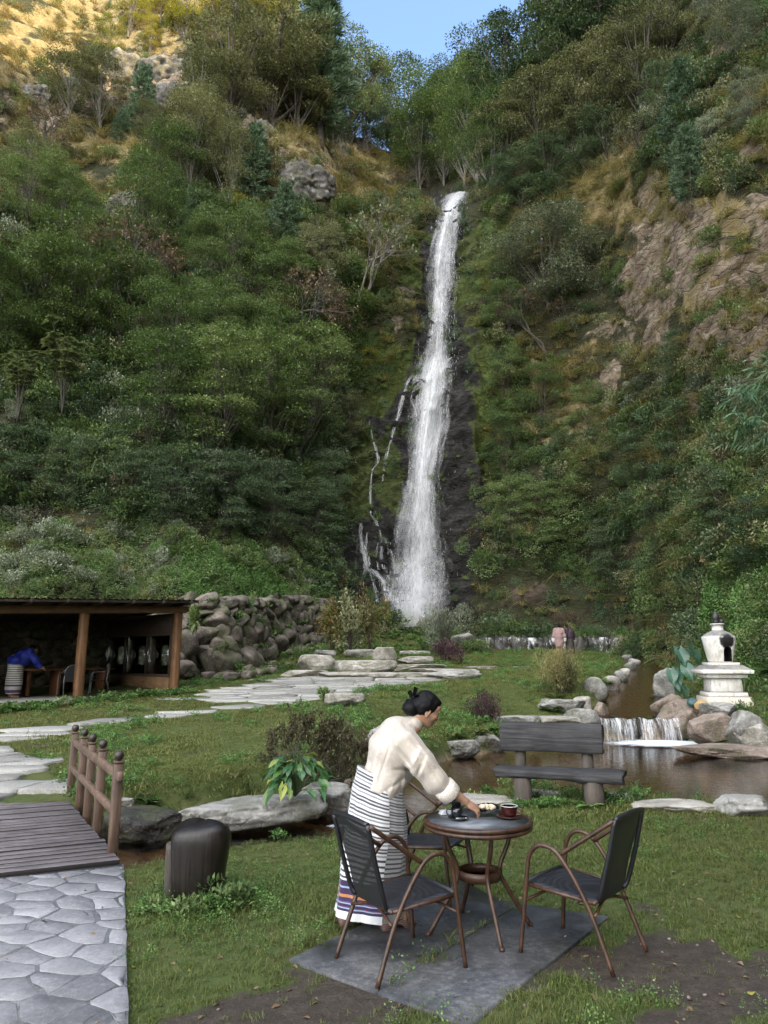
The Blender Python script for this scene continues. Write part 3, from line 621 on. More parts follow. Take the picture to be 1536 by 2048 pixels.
def fall_sheet(name, cl, dens, m, lift, ncol=22, step=7, wmul=1.0, amp=.15, seed=0, sm=14):
    cl = np.array(cl, float); ys = np.arange(cl[0, 1], cl[-1, 1]+1, step); cx = np.interp(ys, cl[:, 1], cl[:, 0]); wd = np.interp(ys, cl[:, 1], cl[:, 2])*wmul; dn = np.interp(ys, cl[:, 1], dens) if hasattr(dens, '__len__') else np.full(len(ys), dens)
    us = np.linspace(-1, 1, ncol); D = np.zeros((len(ys), ncol)); ed = fbm(np.stack([ys*.02, ys*0, ys*0+seed], 1), 3, seed)*.25
    for i, y in enumerate(ys):
        for j, u in enumerate(us):
            q, n = hp(cx[i]+u*wd[i]/2, y); D[i, j] = 52.0 if q is None else q[1]
    Dm = D.copy()
    for i in range(len(ys)): Dm[i] = np.median(D[max(0, i-sm//2):i+sm//2+1], axis=0)
    for _ in range(sm): Dm[1:-1] = Dm[1:-1]*.5+(Dm[:-2]+Dm[2:])*.25; Dm[:, 1:-1] = Dm[:, 1:-1]*.6+(Dm[:, :-2]+Dm[:, 2:])*.2
    V = []; UV = []; L = 0; prev = None
    for i, y in enumerate(ys):
        c = atD(cx[i], y, Dm[i].mean()); L += 0 if prev is None else float(np.linalg.norm(c-prev)); prev = c
        for j, u in enumerate(us):
            d = min(Dm[i, j], D[i, j]+.15)-lift*(1-.55*u*u)-amp*math.sin(u*5+i*.09+seed)*.6; V.append(atD(cx[i]+(u+ed[i]*u)*wd[i]/2, y, d)); UV.append((u, L))
    nI = len(ys); ii = (np.arange(nI-1)[:, None]*ncol+np.arange(ncol-1)).ravel()
    o = mk(name, np.array(V)-F0, np.stack([ii, ii+1, ii+ncol+1, ii+ncol], 1), m, fall, True, UV, {'dens': np.repeat(dn, ncol)}); return o
MAIN = [(925, 383, 26), (912, 392, 42), (903, 410, 38), (897, 440, 42), (890, 480, 50), (884, 520, 54), (880, 600, 54), (876, 690, 56), (872, 730, 66), (863, 800, 64), (856, 860, 58), (850, 920, 56), (845, 970, 58), (840, 1040, 68), (838, 1090, 84), (836, 1130, 98), (832, 1200, 98), (828, 1256, 96)]
DN = [.92, .95, .92, .84, .80, .78, .74, .66, .84, .94, 1.0, 1.0, .94, .72, .68, .68, .74, .72]
M_FALL = whitewater('falling_water', 3.6, .50, .45, .84); M_VEIL = whitewater('water_veil', 2.4, .18, .42, 1.0); M_STR = whitewater('thin_falling_water', 2.8, 1.1, .47, .80, edge=True)
fall_sheet('veil', MAIN, DN, M_VEIL, .30, wmul=1.4, seed=3)
fall_sheet('main_stream', MAIN, DN, M_FALL, .55, wmul=.86, seed=1, amp=.2)
fall_sheet('front_stream', [(a-2, b, c*.55) for a, b, c in MAIN], np.array(DN)*.80, M_FALL, .85, ncol=14, seed=2, amp=.2)
M_MIST = whitewater('fall_mist', 1.2, .12, .34, 3.2)
fall_sheet('mist', [(842, 960, 100), (838, 1080, 135), (834, 1180, 155), (828, 1258, 160)], [.35, .5, .6, .62], M_MIST, 1.1, ncol=24, seed=5, amp=.25)
STR = [([(831, 742, 9), (815, 765, 12), (804, 800, 15), (797, 830, 15), (790, 850, 13), (782, 880, 11), (771, 920, 11), (765, 965, 9)], .64),
       ([(739, 842, 5), (746, 880, 9), (757, 918, 11), (755, 928, 7), (744, 940, 8), (741, 980, 9), (741, 1030, 9)], .66),
       ([(741, 1028, 7), (752, 1042, 11), (760, 1060, 9), (764, 1085, 12), (762, 1110, 12), (768, 1140, 18)], .6), ([(722, 1038, 9), (722, 1075, 16), (728, 1105, 24), (735, 1132, 26), (722, 1165, 18)], .68),
       ([(732, 1130, 18), (752, 1146, 30), (770, 1165, 34), (780, 1190, 28), (786, 1230, 22)], .62), ([(868, 398, 4), (872, 425, 7), (873, 455, 8)], .62), ([(716, 1075, 5), (712, 1120, 8), (710, 1165, 8)], .52),
       ([(770, 1075, 12), (785, 1110, 22), (795, 1150, 30), (800, 1200, 34), (803, 1240, 34)], .54), ([(905, 714, 8), (893, 722, 16), (884, 740, 18), (880, 775, 18)], .68), ([(826, 782, 6), (822, 800, 9), (829, 815, 10), (836, 840, 10)], .56), ([(728, 1120, 8), (742, 1150, 12), (752, 1185, 12), (757, 1225, 12)], .62), ([(745, 1140, 8), (765, 1158, 14), (772, 1190, 14), (772, 1235, 16)], .62), ([(775, 1150, 10), (790, 1172, 16), (797, 1210, 20), (800, 1248, 24)], .66), ([(757, 1085, 6), (752, 1110, 10), (757, 1140, 14)], .6), ([(735, 1065, 6), (731, 1100, 12), (728, 1135, 12)], .62), ([(897, 800, 10), (893, 850, 14), (886, 900, 12)], .44)]
for i, (cl, dn) in enumerate(STR): fall_sheet('side_strand', cl, dn+.07, M_STR, .10, ncol=7, step=5, amp=.02, seed=10+i, sm=6, wmul=.95)
# loose spray round the fall: small falling streaks
rs = np.random.RandomState(4); mc = np.array(MAIN, float); yy = rs.uniform(390, 1250, 2600); xx = np.interp(yy, mc[:, 1], mc[:, 0])+rs.normal(0, .30, 2600)*np.interp(yy, mc[:, 1], mc[:, 2])*1.0
b_V, b_F = [], []
for x_, y_ in zip(xx, yy):
    q, n = hp(x_, y_)
    if q is None: continue
    q = q+n*rs.uniform(.2, 1.0); ln = rs.uniform(.03, .22); wd_ = rs.uniform(.004, .014); k = len(b_V)
    b_V += [q+(-wd_, 0, 0), q+(0, -wd_, -ln*.6), q+(wd_, 0, 0), q+(0, wd_, ln)]; b_F += [(k, k+1, k+3), (k+1, k+2, k+3), (k+2, k, k+3), (k, k+2, k+1)]
M_SPRAY = plain('water_spray', (.85, .87, .9), .4, var=.02); mk('spray', np.array(b_V)-F0, b_F, M_SPRAY, fall)

# ---- the two small falls
M_ROCKWET = rockmat('wet_dark_rock', [(.012, .011, .011), (.035, .031, .028), (.08, .07, .062)], 1.6, .5, (.03, .04, .012), rough=.45)
def curtain(name, A_, B_, zt, zb, bulge, m, parent, o0, n=60, rows_=14, seed=0, dens=.55, bow=0.0):
    A_, B_ = np.array(A_, float), np.array(B_, float); e = (B_-A_)/np.linalg.norm(B_-A_); nn = np.array((e[1], -e[0])); V = []; UV = []; dd = []; L = np.linalg.norm(B_-A_)
    for r_ in range(rows_):
        s_ = r_/(rows_-1)
        for i in range(n):
            u = i/(n-1); bb = bow*math.sin(math.pi*u)+.06*math.sin(u*23+seed)+.03*math.sin(u*61)
            p_ = A_+(B_-A_)*u+nn*(bb+bulge*(math.sqrt(s_)*.8+.1)); V.append((p_[0]-o0[0], p_[1]-o0[1], zt+.02*math.sin(u*31)*(1-s_)-(zt-zb)*max(0, s_-.08)**1.35/.92**1.35-o0[2])); UV.append((u*L, s_*(zt-zb))); dd.append(dens)
    ii = (np.arange(rows_-1)[:, None]*n+np.arange(n-1)).ravel()
    return mk(name, V, np.stack([ii, ii+1, ii+n+1, ii+n], 1), m, parent, True, UV, {'dens': dd})
cas = thing('cascade', 'low white cascade spilling over a stone sill into the brown pond', 'waterfall', (7.1, 20.8, -.35)); c0 = (7.1, 20.8, -.35)
b = MB(); rs = np.random.RandomState(8)
for i in range(12):
    V_, F_ = rock_shape(100+i, (.55, .5, .62), 3, .08); b.add(V_+(5.7+i*.245, 21.12+.05*math.sin(i), .0+rs.uniform(-.10, -.05)), F_)
b.build('sill', M_ROCKWET, cas, True, None, c0)
M_CURT = whitewater('cascade_water', 9, .9, .49, .70, edge=False); M_CURT2 = whitewater('cascade_water_thin', 6, .5, .50, .68, edge=False)
curtain('falling_water', (5.75, 20.75), (8.45, 20.80), .268, -.31, .32, M_CURT, cas, c0, 90, 14, 1, .56, .16); curtain('falling_water', (5.8, 20.72), (8.4, 20.77), .258, -.31, .24, M_CURT2, cas, c0, 90, 14, 2, .5, .14)
t = NT('foam'); p = t.pos(); a = t.noise(t.map(p, (1, 2.2, 1)), 4.5, 6, .65); e_ = t.attr('dens'); al = t.ramp(t.math('ADD', a, t.math('SUBTRACT', e_, .5)), [(.44, 0.0), (.76, 1.0)])
M_FOAM = t.done(t.n('MixShader', {0: al, 1: t.n('BsdfTransparent'), 2: t.bsdf((.74, .77, .80), .6, t.bump(a, .8, .1))}))
def foam_patch(name, cx, cy_, rx, ry, z, parent, o0, seed=0, kk=1.02):
    n = 40; u = np.linspace(-1, 1, n); U, W = np.meshgrid(u, u, indexing='ij'); rr = np.hypot(U, W); P_ = np.stack([cx+U*rx, cy_+W*ry, z+0*U], -1).reshape(-1, 3); nzf = fbm(P_*2.2, 4, seed)
    P_[:, 2] += np.maximum(0, (1-rr.ravel()))*.05*(1+nzf); P_ = P_-np.array(o0)
    ii = (np.arange(n-1)[:, None]*n+np.arange(n-1)).ravel(); return mk(name, P_, np.stack([ii, ii+n, ii+n+1, ii+1], 1), M_FOAM, parent, True, None, {'dens': (kk-rr.ravel()**1.5*.85)})
foam_patch('foam', 7.2, 19.55, 1.95, 1.15, WATER_Z+.012, cas, c0, 3)
rap = foam_patch('rapids', -.55, 10.0, .45, .26, WATER_Z+.012, None, (0, 0, 0), 9, .66); tag(rap, 'small patch of white rapids in the stream behind the woman', 'rapids')
weir = thing('weir', 'long low dark stone weir with thin white falls behind the couple', 'weir', (9.3, 42.0, 2.1)); c0 = (9.3, 42.0, 2.1); b = MB()
for i in range(30):
    V_, F_ = rock_shape(140+i, (.7, .7, 1.15), 3, .10); b.add(V_+(4.8+i*.305, 42.25+.12*math.sin(i*1.7), 2.52+rs.uniform(-.06, .03)), F_)
b.build('ledge', M_ROCKWET, weir, True, None, c0); M_WEIR = whitewater('weir_water', 1.6, .7, .52, .66, edge=False)
curtain('falling_water', (4.9, 41.92), (13.7, 41.95), 3.07, 2.12, .22, M_WEIR, weir, c0, 160, 12, 5, .52, .1)

# ================================================================ PAVING
def clip_half(poly, p, n):
    out = []; m_ = len(poly)
    for i in range(m_):
        a, b_ = poly[i], poly[(i+1) % m_]; da = (a[0]-p[0])*n[0]+(a[1]-p[1])*n[1]; db = (b_[0]-p[0])*n[0]+(b_[1]-p[1])*n[1]
        if da <= 0: out.append(a)
        if (da < 0) != (db < 0) and da != db: s_ = da/(da-db); out.append((a[0]+(b_[0]-a[0])*s_, a[1]+(b_[1]-a[1])*s_))
    return out
def flagstones(name, outline, cell, ang, stretch, gap, m, zoff=.012, thick=.05, clip=None, seed=0, rough=.012, tilt=.01, drop=0.0, bv=.014, bd=.010):
    rs = np.random.RandomState(seed); ca, sa_ = math.cos(ang), math.sin(ang); T = lambda p: ((p[0]*ca+p[1]*sa_)/stretch, (-p[0]*sa_+p[1]*ca)); Ti = lambda p: (p[0]*stretch*ca-p[1]*sa_, p[0]*stretch*sa_+p[1]*ca)
    ol = [T(p) for p in outline]; q = np.array(ol); lo, hi = q.min(0)-cell*2, q.max(0)+cell*2
    pts = [(x+rs.uniform(-.42, .42)*cell, y+rs.uniform(-.42, .42)*cell) for x in np.arange(lo[0], hi[0], cell) for y in np.arange(lo[1], hi[1], cell)]; pa = np.array(pts); b = MB(); ins = sdpoly(pa[:, 0], pa[:, 1], ol)
    for k, c in enumerate(pts):
        if ins[k] > (cell*.6 if clip else -.02) or rs.rand() < drop: continue
        d = np.hypot(pa[:, 0]-c[0], pa[:, 1]-c[1]); nb = np.argsort(d)[1:16]; poly = [(c[0]-cell*2, c[1]-cell*2), (c[0]+cell*2, c[1]-cell*2), (c[0]+cell*2, c[1]+cell*2), (c[0]-cell*2, c[1]+cell*2)]; g = gap*rs.uniform(.6, 1.5)
        for j in nb:
            n_ = np.array(pts[j])-np.array(c); L = np.linalg.norm(n_); n_ /= L; poly = clip_half(poly, (c[0]+n_[0]*(L/2-g/2), c[1]+n_[1]*(L/2-g/2)), n_)
            if len(poly) < 3: break
        if len(poly) < 3: continue
        poly = [Ti(p) for p in poly]
        if clip:
            for i in range(len(clip)):
                a, b_ = np.array(clip[i]), np.array(clip[(i+1) % len(clip)]); e = b_-a; n_ = np.array((e[1], -e[0])); n_ /= np.linalg.norm(n_); ctr = np.mean(np.array(clip), 0)
                if n_.dot(ctr-a) > 0: n_ = -n_
                poly = clip_half(poly, a+n_*rs.uniform(-.012, .006), n_)
                if len(poly) < 3: break
            if len(poly) < 3: continue
        # subdivide and roughen the outline
        pl = []
        for i in range(len(poly)):
            a, b_ = np.array(poly[i]), np.array(poly[(i+1) % len(poly)]); L = np.linalg.norm(b_-a); k_ = max(1, int(L/.09)) if L > .02 else 1
            for s_ in range(k_): pl.append(a+(b_-a)*s_/k_+(rs.normal(0, rough*.5, 2) if s_ else rs.normal(0, rough*.3, 2)))
        if len(pl) < 3: continue
        pl = np.array(pl); ctr = pl.mean(0); zt = (np.zeros(len(pl)) if clip else G(pl[:, 0], pl[:, 1]).mean()*.6+G(pl[:, 0], pl[:, 1])*.4)+zoff+(rs.uniform(-.001, .003) if bd < .005 else rs.uniform(-.006, .008)); tl = rs.normal(0, tilt, 2); zt = zt+(pl-ctr)@tl; n_ = len(pl); ins_ = pl+(ctr-pl)/np.maximum(1e-6, np.linalg.norm(ctr-pl, axis=1))[:, None]*bv
        V = np.concatenate([np.c_[pl, zt-thick], np.c_[pl, zt-bd], np.c_[ins_, zt], [[*ctr, float(zt.mean())+.001]]]); F = []
        for r_ in range(2):
            for i in range(n_): j = (i+1) % n_; F.append((r_*n_+i, r_*n_+j, (r_+1)*n_+j, (r_+1)*n_+i))
        F += [(2*n_+i, 2*n_+(i+1) % n_, 3*n_) for i in range(n_)]; ar = np.cross(np.r_[pl[1]-pl[0], 0], np.r_[pl[2]-pl[1], 0])[2]
        if sum(pl[i][0]*pl[(i+1) % n_][1]-pl[(i+1) % n_][0]*pl[i][1] for i in range(n_)) < 0: F = [f[::-1] for f in F]
        b.add(V, F)
    return tag(b.build(name, m, None, False), kind='structure')
def slatemat(name, cols, rough=.7, damp=0.0):
    t = NT(name); p = t.pos(); g = t.n('NewGeometry', out=8); n1 = t.noise(p, 3.2, 8, .68, dist=.5); n2 = t.noise(p, 28, 6, .7); f = t.math('ADD', t.math('MULTIPLY', g, .45), t.math('MULTIPLY', n1, .55))
    k = len(cols)-1; c = t.ramp(f, [(.22+.56*i/k, q) for i, q in enumerate(cols)]); c = t.mix(t.ramp(n2, [(.5, 0.0), (.72, .45)]), c, tuple(min(1, q*1.45) for q in cols[-1])); c = t.mix(t.ramp(n2, [(.30, .55), (.44, 0.0)]), c, tuple(q*.5 for q in cols[0]))
    rg = rough
    if damp: wm = t.ramp(t.noise(p, .9, 5, .6), [(.47, 0.0), (.62, damp)]); c = t.mix(wm, c, tuple(q*.30 for q in cols[1])); rg = t.math('SUBTRACT', rough, t.math('MULTIPLY', wm, .42))
    return t.done(t.bsdf(c, rg, t.bump(t.math('ADD', n1, t.math('MULTIPLY', n2, .5)), .5, .02), **{'Specular IOR Level': .4}))
M_FLAG = slatemat('paving_slate', [(.145, .143, .15), (.225, .222, .23), (.315, .31, .316)], .76, .5); M_FLAG2 = slatemat('pale_flagstone', [(.15, .145, .13), (.24, .232, .21), (.34, .33, .30)], .8)
M_MORT = rockmat('mortar', [(.30, .29, .28), (.40, .39, .37), (.50, .49, .47)], 6, bump=.5)
flagstones('paved_path', PATH_FRONT, .225, R(-24), 1.4, .017, M_FLAG, .034, .05, PATH_FRONT, 5, .020, .002, 0.0, .006, .003)
b = MB(); b.prism(PATH_FRONT, -.06, .0315); tag(b.build('path_mortar', M_MORT), kind='structure')
flagstones('flagstone_plaza', PLAZA, .62, R(12), 1.9, .035, M_FLAG2, .024, .10, None, 6, .03, .008)
flagstones('flagstone_path', PATH_BRIDGE, .60, R(25), 1.5, .045, M_FLAG2, .05, .09, None, 7, .03, .01)
flagstones('stepping_flagstones', STEPS, .75, R(0), 1.8, .3, M_FLAG2, .02, .09, None, 8, .05, .01, .3)
# ================================================================ FOLIAGE KIT
def leaf_geo(P, D, N, L, W, fold=.18):
    D = D/np.maximum(1e-6, np.linalg.norm(D, axis=1))[:, None]; Sd = np.cross(D, N); Sd = Sd/np.maximum(1e-6, np.linalg.norm(Sd, axis=1))[:, None]; Nn = np.cross(Sd, D)
    L = np.asarray(L)[:, None]; W = np.asarray(W)[:, None]; up = Nn*W*fold
    V = np.stack([P, P+D*L*.45+Sd*W*.5+up, P+D*L, P+D*L*.45-Sd*W*.5+up], 1).reshape(-1, 3); i = np.arange(len(P))*4
    return V, np.stack([i, i+1, i+2, i+3], 1)
def rdir(rs, n): v = rs.normal(size=(n, 3)); return v/np.linalg.norm(v, axis=1)[:, None]
def join(parts):
    V, F, n = [], [], 0
    for v, f in parts: V.append(np.asarray(v, float).reshape(-1, 3)); F += [tuple(int(q)+n for q in g) for g in (f.tolist() if isinstance(f, np.ndarray) else f)]; n += len(V[-1])
    return np.concatenate(V), F
class Tree:
    """bark and leaf geometry of one kind of tree, kept apart for trunk and crown"""
    def __init__(s): s.b = MB(); s.L = []
    def leaves(s, P, D, N, L, W): s.L.append(leaf_geo(P, D, N, L, W))
    def lf(s):
        V = np.concatenate([v for v, f in s.L]); F = []; n = 0
        for v, f in s.L: F.append(f+n); n += len(v)
        return V, np.concatenate(F)
def clump_tree(seed, H, z0, wid, nclump, rc, nleaf, lw, stems=1, lean=.0, tr=.02, droop=.2, cone=0.0, sub=7, bare=1.0):
    rs = np.random.RandomState(seed); T = Tree()
    for st in range(stems):
        a0 = rs.uniform(0, 6.28); off = np.array((math.cos(a0), math.sin(a0), 0))*(0 if stems == 1 else H*.03); top = np.array((math.cos(a0)*lean*H+rs.normal(0, .03)*H, math.sin(a0)*lean*H+rs.normal(0, .03)*H, H*rs.uniform(.86, .97)))
        tp = spline([off-(0, 0, .5), off*1.0+(0, 0, H*.12), off+(top-off)*.45+np.append(rs.normal(0, .025*H, 2), 0), top], 6); T.b.tube(tp, np.linspace(H*tr, H*tr*.18, len(tp)), 7)
        for c in range(nclump//stems):
            h = z0+(1-z0)*rs.uniform(0, 1)**.9; env = wid*((1-cone)*math.sqrt(max(.03, 1-((h-(z0+1)/2)/((1-z0)/2*1.12))**2))+cone*(1.02-h)/(1-z0)); a = rs.uniform(0, 6.28); r = env*math.sqrt(rs.uniform(.18, 1))
            k = int(np.clip(h*.82*len(tp), 1, len(tp)-1)); base = tp[k]; ctr = np.array((tp[k][0]*.6+math.cos(a)*r*H, tp[k][1]*.6+math.sin(a)*r*H, h*H)); R_ = rc*H*rs.uniform(.65, 1.3)
            b0 = tp[max(0, k-1-int(r*8))]; mid = (b0+ctr)/2+np.array((0, 0, -.04*H*r/wid+.02*H)); lp = spline([b0, mid, ctr], 4); T.b.tube(lp, np.linspace(H*tr*.38, H*tr*.10, len(lp)), 5, False)
            n = int(nleaf*rs.uniform(.7, 1.25)*(R_/(rc*H))**1.6); d = rdir(rs, n); d[:, 2] = np.abs(d[:, 2])*.9-.25*(rs.rand(n) < .4); rr = R_*rs.uniform(.15, 1, n)**.55; P = ctr+d*rr[:, None]*np.array((1.15, 1.15, .72))
            for q in range(sub):
                e = P[rs.randint(n)]; T.b.tube([ctr+(0, 0, -.3*R_), (ctr+e)/2+(0, 0, .05*R_), e], [H*tr*.09, H*tr*.06, H*tr*.025], 4, False)
            keep = rs.rand(n) < bare; P = P[keep]; d = d[keep]; n = len(P); D = d*.8+rdir(rs, n)*.8+np.array((0, 0, -droop)); N = rdir(rs, n)*.6+np.array((0, 0, 1.)); T.leaves(P, D, N, lw[0]*rs.uniform(.6, 1.3, n), lw[1]*rs.uniform(.6, 1.3, n))
    return T
def pine_tree(seed, H, wid=.2, z0=.12, tuft=.34, dens=1.0, gap=.42):
    rs = np.random.RandomState(seed); T = Tree(); tp = spline([(0, 0, -.5), (rs.normal(0, .05), rs.normal(0, .05), H*.4), (0, 0, H)], 8); T.b.tube(tp, np.linspace(H*.016, H*.002, len(tp)), 7); z = H*z0
    while z < H*.985:
        f = z/H; n = rs.randint(4, 7); a0 = rs.uniform(0, 6.28)
        for k in range(n):
            a = a0+k*6.28/n+rs.normal(0, .2); l = H*wid*(1.03-f)**.8*rs.uniform(.6, 1.15)*min(1, .45+(f-z0)*4)+.15; dr = np.array((math.cos(a), math.sin(a), 0)); b0 = np.array((0, 0, z)); mid = b0+dr*l*.55+(0, 0, l*(-.10+.3*f)); e = b0+dr*l+(0, 0, l*(.02+.55*f))
            bp = spline([b0, mid, e], 4); T.b.tube(bp, np.linspace(.028, .008, len(bp))*H/9, 4, False); m_ = int((5+l*6)*dens)
            for q in range(m_):
                s_ = rs.uniform(.25, 1.0)**.7; c = bp[0]+(bp[-1]-bp[0])*s_+(0, 0, -.12*l*s_*(1-s_)*2)+rs.normal(0, .06+.07*l*s_, 3)*(1, 1, .5); nb = 9; d = rdir(rs, nb)*.9+dr*.7+(0, 0, .45); P = np.tile(c, (nb, 1)); T.leaves(P, d, rdir(rs, nb), tuft*rs.uniform(.6, 1.2, nb), np.full(nb, tuft*.13))
        z += gap*(1.15-.5*f)*rs.uniform(.8, 1.2)*H/9
    n = 30; T.leaves(np.tile((0, 0, H), (n, 1))+rs.normal(0, .05, (n, 3)), rdir(rs, n)+(0, 0, 1.2), rdir(rs, n), tuft*rs.uniform(.6, 1.2, n), np.full(n, tuft*.13)); return T
def twig_tree(seed, H, spread=.55, depth=5, leaf=(.12, .05), nl=3, r0=.02, stems=4, up=.6):
    rs = np.random.RandomState(seed); T = Tree(); P_, D_ = [], []
    def grow(p, d, l, r, k):
        mid = p+d*l*.5+rs.normal(0, .06*l, 3); e = p+d*l+rs.normal(0, .05*l, 3); T.b.tube([p, mid, e], [r, r*.85, r*.65], 5 if k > 2 else 4, False)
        if k <= 2:
            for q in range(nl): s_ = rs.rand(); P_.append(p+(e-p)*s_); D_.append(d+rs.normal(0, .8, 3))
        if k == 0: return
        for q in range(rs.randint(2, 4)): nd = unit(d+rs.normal(0, spread, 3)+np.array((0, 0, .14*up))); grow(e if q else mid+(e-mid)*.7, nd, l*rs.uniform(.58, .82), r*.62, k-1)
    for s_ in range(stems): a = rs.uniform(0, 6.28); grow(np.array((0, 0, -.1)), unit((math.cos(a)*.5, math.sin(a)*.5, up+.4)), H*.30, H*r0, depth)
    P = np.array(P_); n = len(P)
    if n: T.leaves(P, np.array(D_), rdir(rs, n)*.6+(0, 0, 1), leaf[0]*rs.uniform(.6, 1.3, n), leaf[1]*rs.uniform(.7, 1.2, n))
    return T
def bush_geo(seed, r, h, n, lw, droop=.1, hollow=.5, lobes=6):
    rs = np.random.RandomState(seed); C_ = np.c_[rs.normal(0, r*.5, lobes), rs.normal(0, r*.5, lobes), rs.uniform(.25, .8, lobes)*h]; Rr = rs.uniform(.38, .62, lobes)*r; k = rs.randint(0, lobes, n); d = rdir(rs, n); d[:, 2] = d[:, 2]*.75+.2
    P = C_[k]+d*(Rr[k]*rs.uniform(hollow, 1, n)**.5)[:, None]*np.array((1, 1, .5+.5*h/r)); P[:, 2] = np.maximum(P[:, 2], .02+rs.rand(n)*.1)
    D = d+rdir(rs, n)*.8+(0, 0, .3-droop); V, F = leaf_geo(P, D, rdir(rs, n)*.6+(0, 0, 1.), lw[0]*rs.uniform(.55, 1.3, n), lw[1]*rs.uniform(.6, 1.2, n)); return V, F
def stems_geo(seed, r, h, n, rad=.008):
    rs = np.random.RandomState(seed); b = MB()
    for i in range(n): a = rs.uniform(0, 6.28); q = r*rs.uniform(.1, .9); b.tube([(0, 0, -.1), (math.cos(a)*q*.4, math.sin(a)*q*.4, h*.5), (math.cos(a)*q, math.sin(a)*q, h*rs.uniform(.7, 1.1))], [rad, rad*.8, rad*.4], 4, False)
    return np.concatenate(b.V), b.F
def grass_geo(seed, n, r, L, W, lean=.5, seg=3, up=1.0):
    rs = np.random.RandomState(seed); V, F = [], []
    for i in range(n):
        a = rs.uniform(0, 6.28); q = r*math.sqrt(rs.rand()); p = np.array((q*math.cos(a), q*math.sin(a), 0)); b_ = rs.uniform(0, 6.28); d = np.array((math.cos(b_), math.sin(b_), 0)); l = L*rs.uniform(.5, 1.25); w_ = W*rs.uniform(.7, 1.3); ln = lean*rs.uniform(.3, 1.5); sd = np.array((-d[1], d[0], 0)); k = len(V)
        for s_ in range(seg+1):
            f = s_/seg; x = l*f; c = p+d*(ln*x*f)+np.array((0, 0, up*(x-.5*ln*x*f*f)))
            if s_ == seg: V.append(c)
            else: V += [c-sd*w_*.5*(1-f*.6), c+sd*w_*.5*(1-f*.6)]
        for s_ in range(seg-1): F.append((k+2*s_, k+2*s_+1, k+2*s_+3, k+2*s_+2))
        F.append((k+2*seg-2, k+2*seg-1, k+2*seg))
    return np.array(V), F
def fern_geo(seed, n, L, leaflet=.10, droop=.9):
    rs = np.random.RandomState(seed); P, D, N, Ls = [], [], [], []
    for i in range(n):
        a = rs.uniform(0, 6.28); l = L*rs.uniform(.6, 1.2); d = np.array((math.cos(a), math.sin(a), 0)); sd = np.array((-d[1], d[0], 0)); m_ = int(l/.045)
        for k in range(m_):
            f = k/m_; c = d*(l*f*.85)+np.array((0, 0, l*(.75*f-droop*.75*f*f))); tg = d+np.array((0, 0, .8-1.5*droop*f))
            for s_ in (-1, 1): P.append(c); D.append(sd*s_+tg*.5); N.append((0, 0, 1.)+d*.3); Ls.append(leaflet*(1.05-f)*1.1+.015)
    Ls = np.array(Ls); return leaf_geo(np.array(P), np.array(D), np.array(N), Ls, Ls*.38)

# leaf colours
LM = {
 'dark': leafmat('dark_evergreen_leaves', [(0.024, 0.047, 0.028), (0.053, 0.092, 0.042), (0.101, 0.148, 0.069), (0.173, 0.213, 0.119)], .22, .5),
 'mid': leafmat('mid_green_leaves', [(0.044, 0.078, 0.028), (0.091, 0.145, 0.048), (0.152, 0.213, 0.075), (0.254, 0.304, 0.132)], .3),
 'bright': leafmat('fresh_green_leaves', [(0.043, 0.073, 0.023), (0.078, 0.123, 0.037), (0.128, 0.176, 0.059), (0.207, 0.240, 0.105)], .32),
 'olive': leafmat('olive_leaves', [(0.065, 0.074, 0.037), (0.127, 0.136, 0.063), (0.213, 0.218, 0.112), (0.348, 0.339, 0.198)], .28),
 'grey': leafmat('grey_green_leaves', [(0.077, 0.095, 0.064), (0.146, 0.173, 0.119), (0.249, 0.276, 0.194), (0.388, 0.420, 0.324)], .25),
 'pine': leafmat('pine_needles', [(0.039, 0.069, 0.039), (0.074, 0.125, 0.069), (0.130, 0.194, 0.112), (0.216, 0.290, 0.182)], .2, .5),
 'yellow': leafmat('yellowing_leaves', [(0.083, 0.103, 0.017), (0.166, 0.186, 0.030), (0.276, 0.262, 0.048), (0.414, 0.331, 0.083)], .38),
 'dry': leafmat('dry_grass', [(0.103, 0.076, 0.036), (0.207, 0.159, 0.076), (0.331, 0.255, 0.131), (0.497, 0.400, 0.228)], .3, .7),
 'drygreen': leafmat('half_dry_grass', [(0.096, 0.104, 0.039), (0.205, 0.189, 0.074), (0.356, 0.301, 0.134), (0.539, 0.453, 0.237)], .3, .7),
 'brown': leafmat('brown_dead_leaves', [(0.062, 0.039, 0.022), (0.124, 0.080, 0.044), (0.207, 0.138, 0.083), (0.304, 0.221, 0.152)], .2, .7),
 'purple': leafmat('purple_leaves', [(0.030, 0.014, 0.019), (0.062, 0.028, 0.039), (0.103, 0.050, 0.063), (0.179, 0.103, 0.117)], .25),
 'red': leafmat('autumn_leaves', [(.06, .068, .018), (.11, .115, .03), (.17, .15, .045), (.24, .12, .06)], .32),
 'creep': leafmat('creeper_leaves', [(0.032, 0.074, 0.022), (0.070, 0.145, 0.037), (0.123, 0.229, 0.057), (0.205, 0.327, 0.106)], .3),
 'fern': leafmat('fern_fronds', [(0.061, 0.105, 0.032), (0.112, 0.170, 0.048), (0.184, 0.251, 0.075), (0.285, 0.339, 0.132)], .34),
}
BARK = barkmat('grey_bark', (.04, .034, .028), (.13, .115, .098)); BARKD = barkmat('dark_bark', (.025, .02, .016), (.085, .07, .055)); BARKP = barkmat('pale_bark', (.07, .063, .052), (.22, .20, .17))
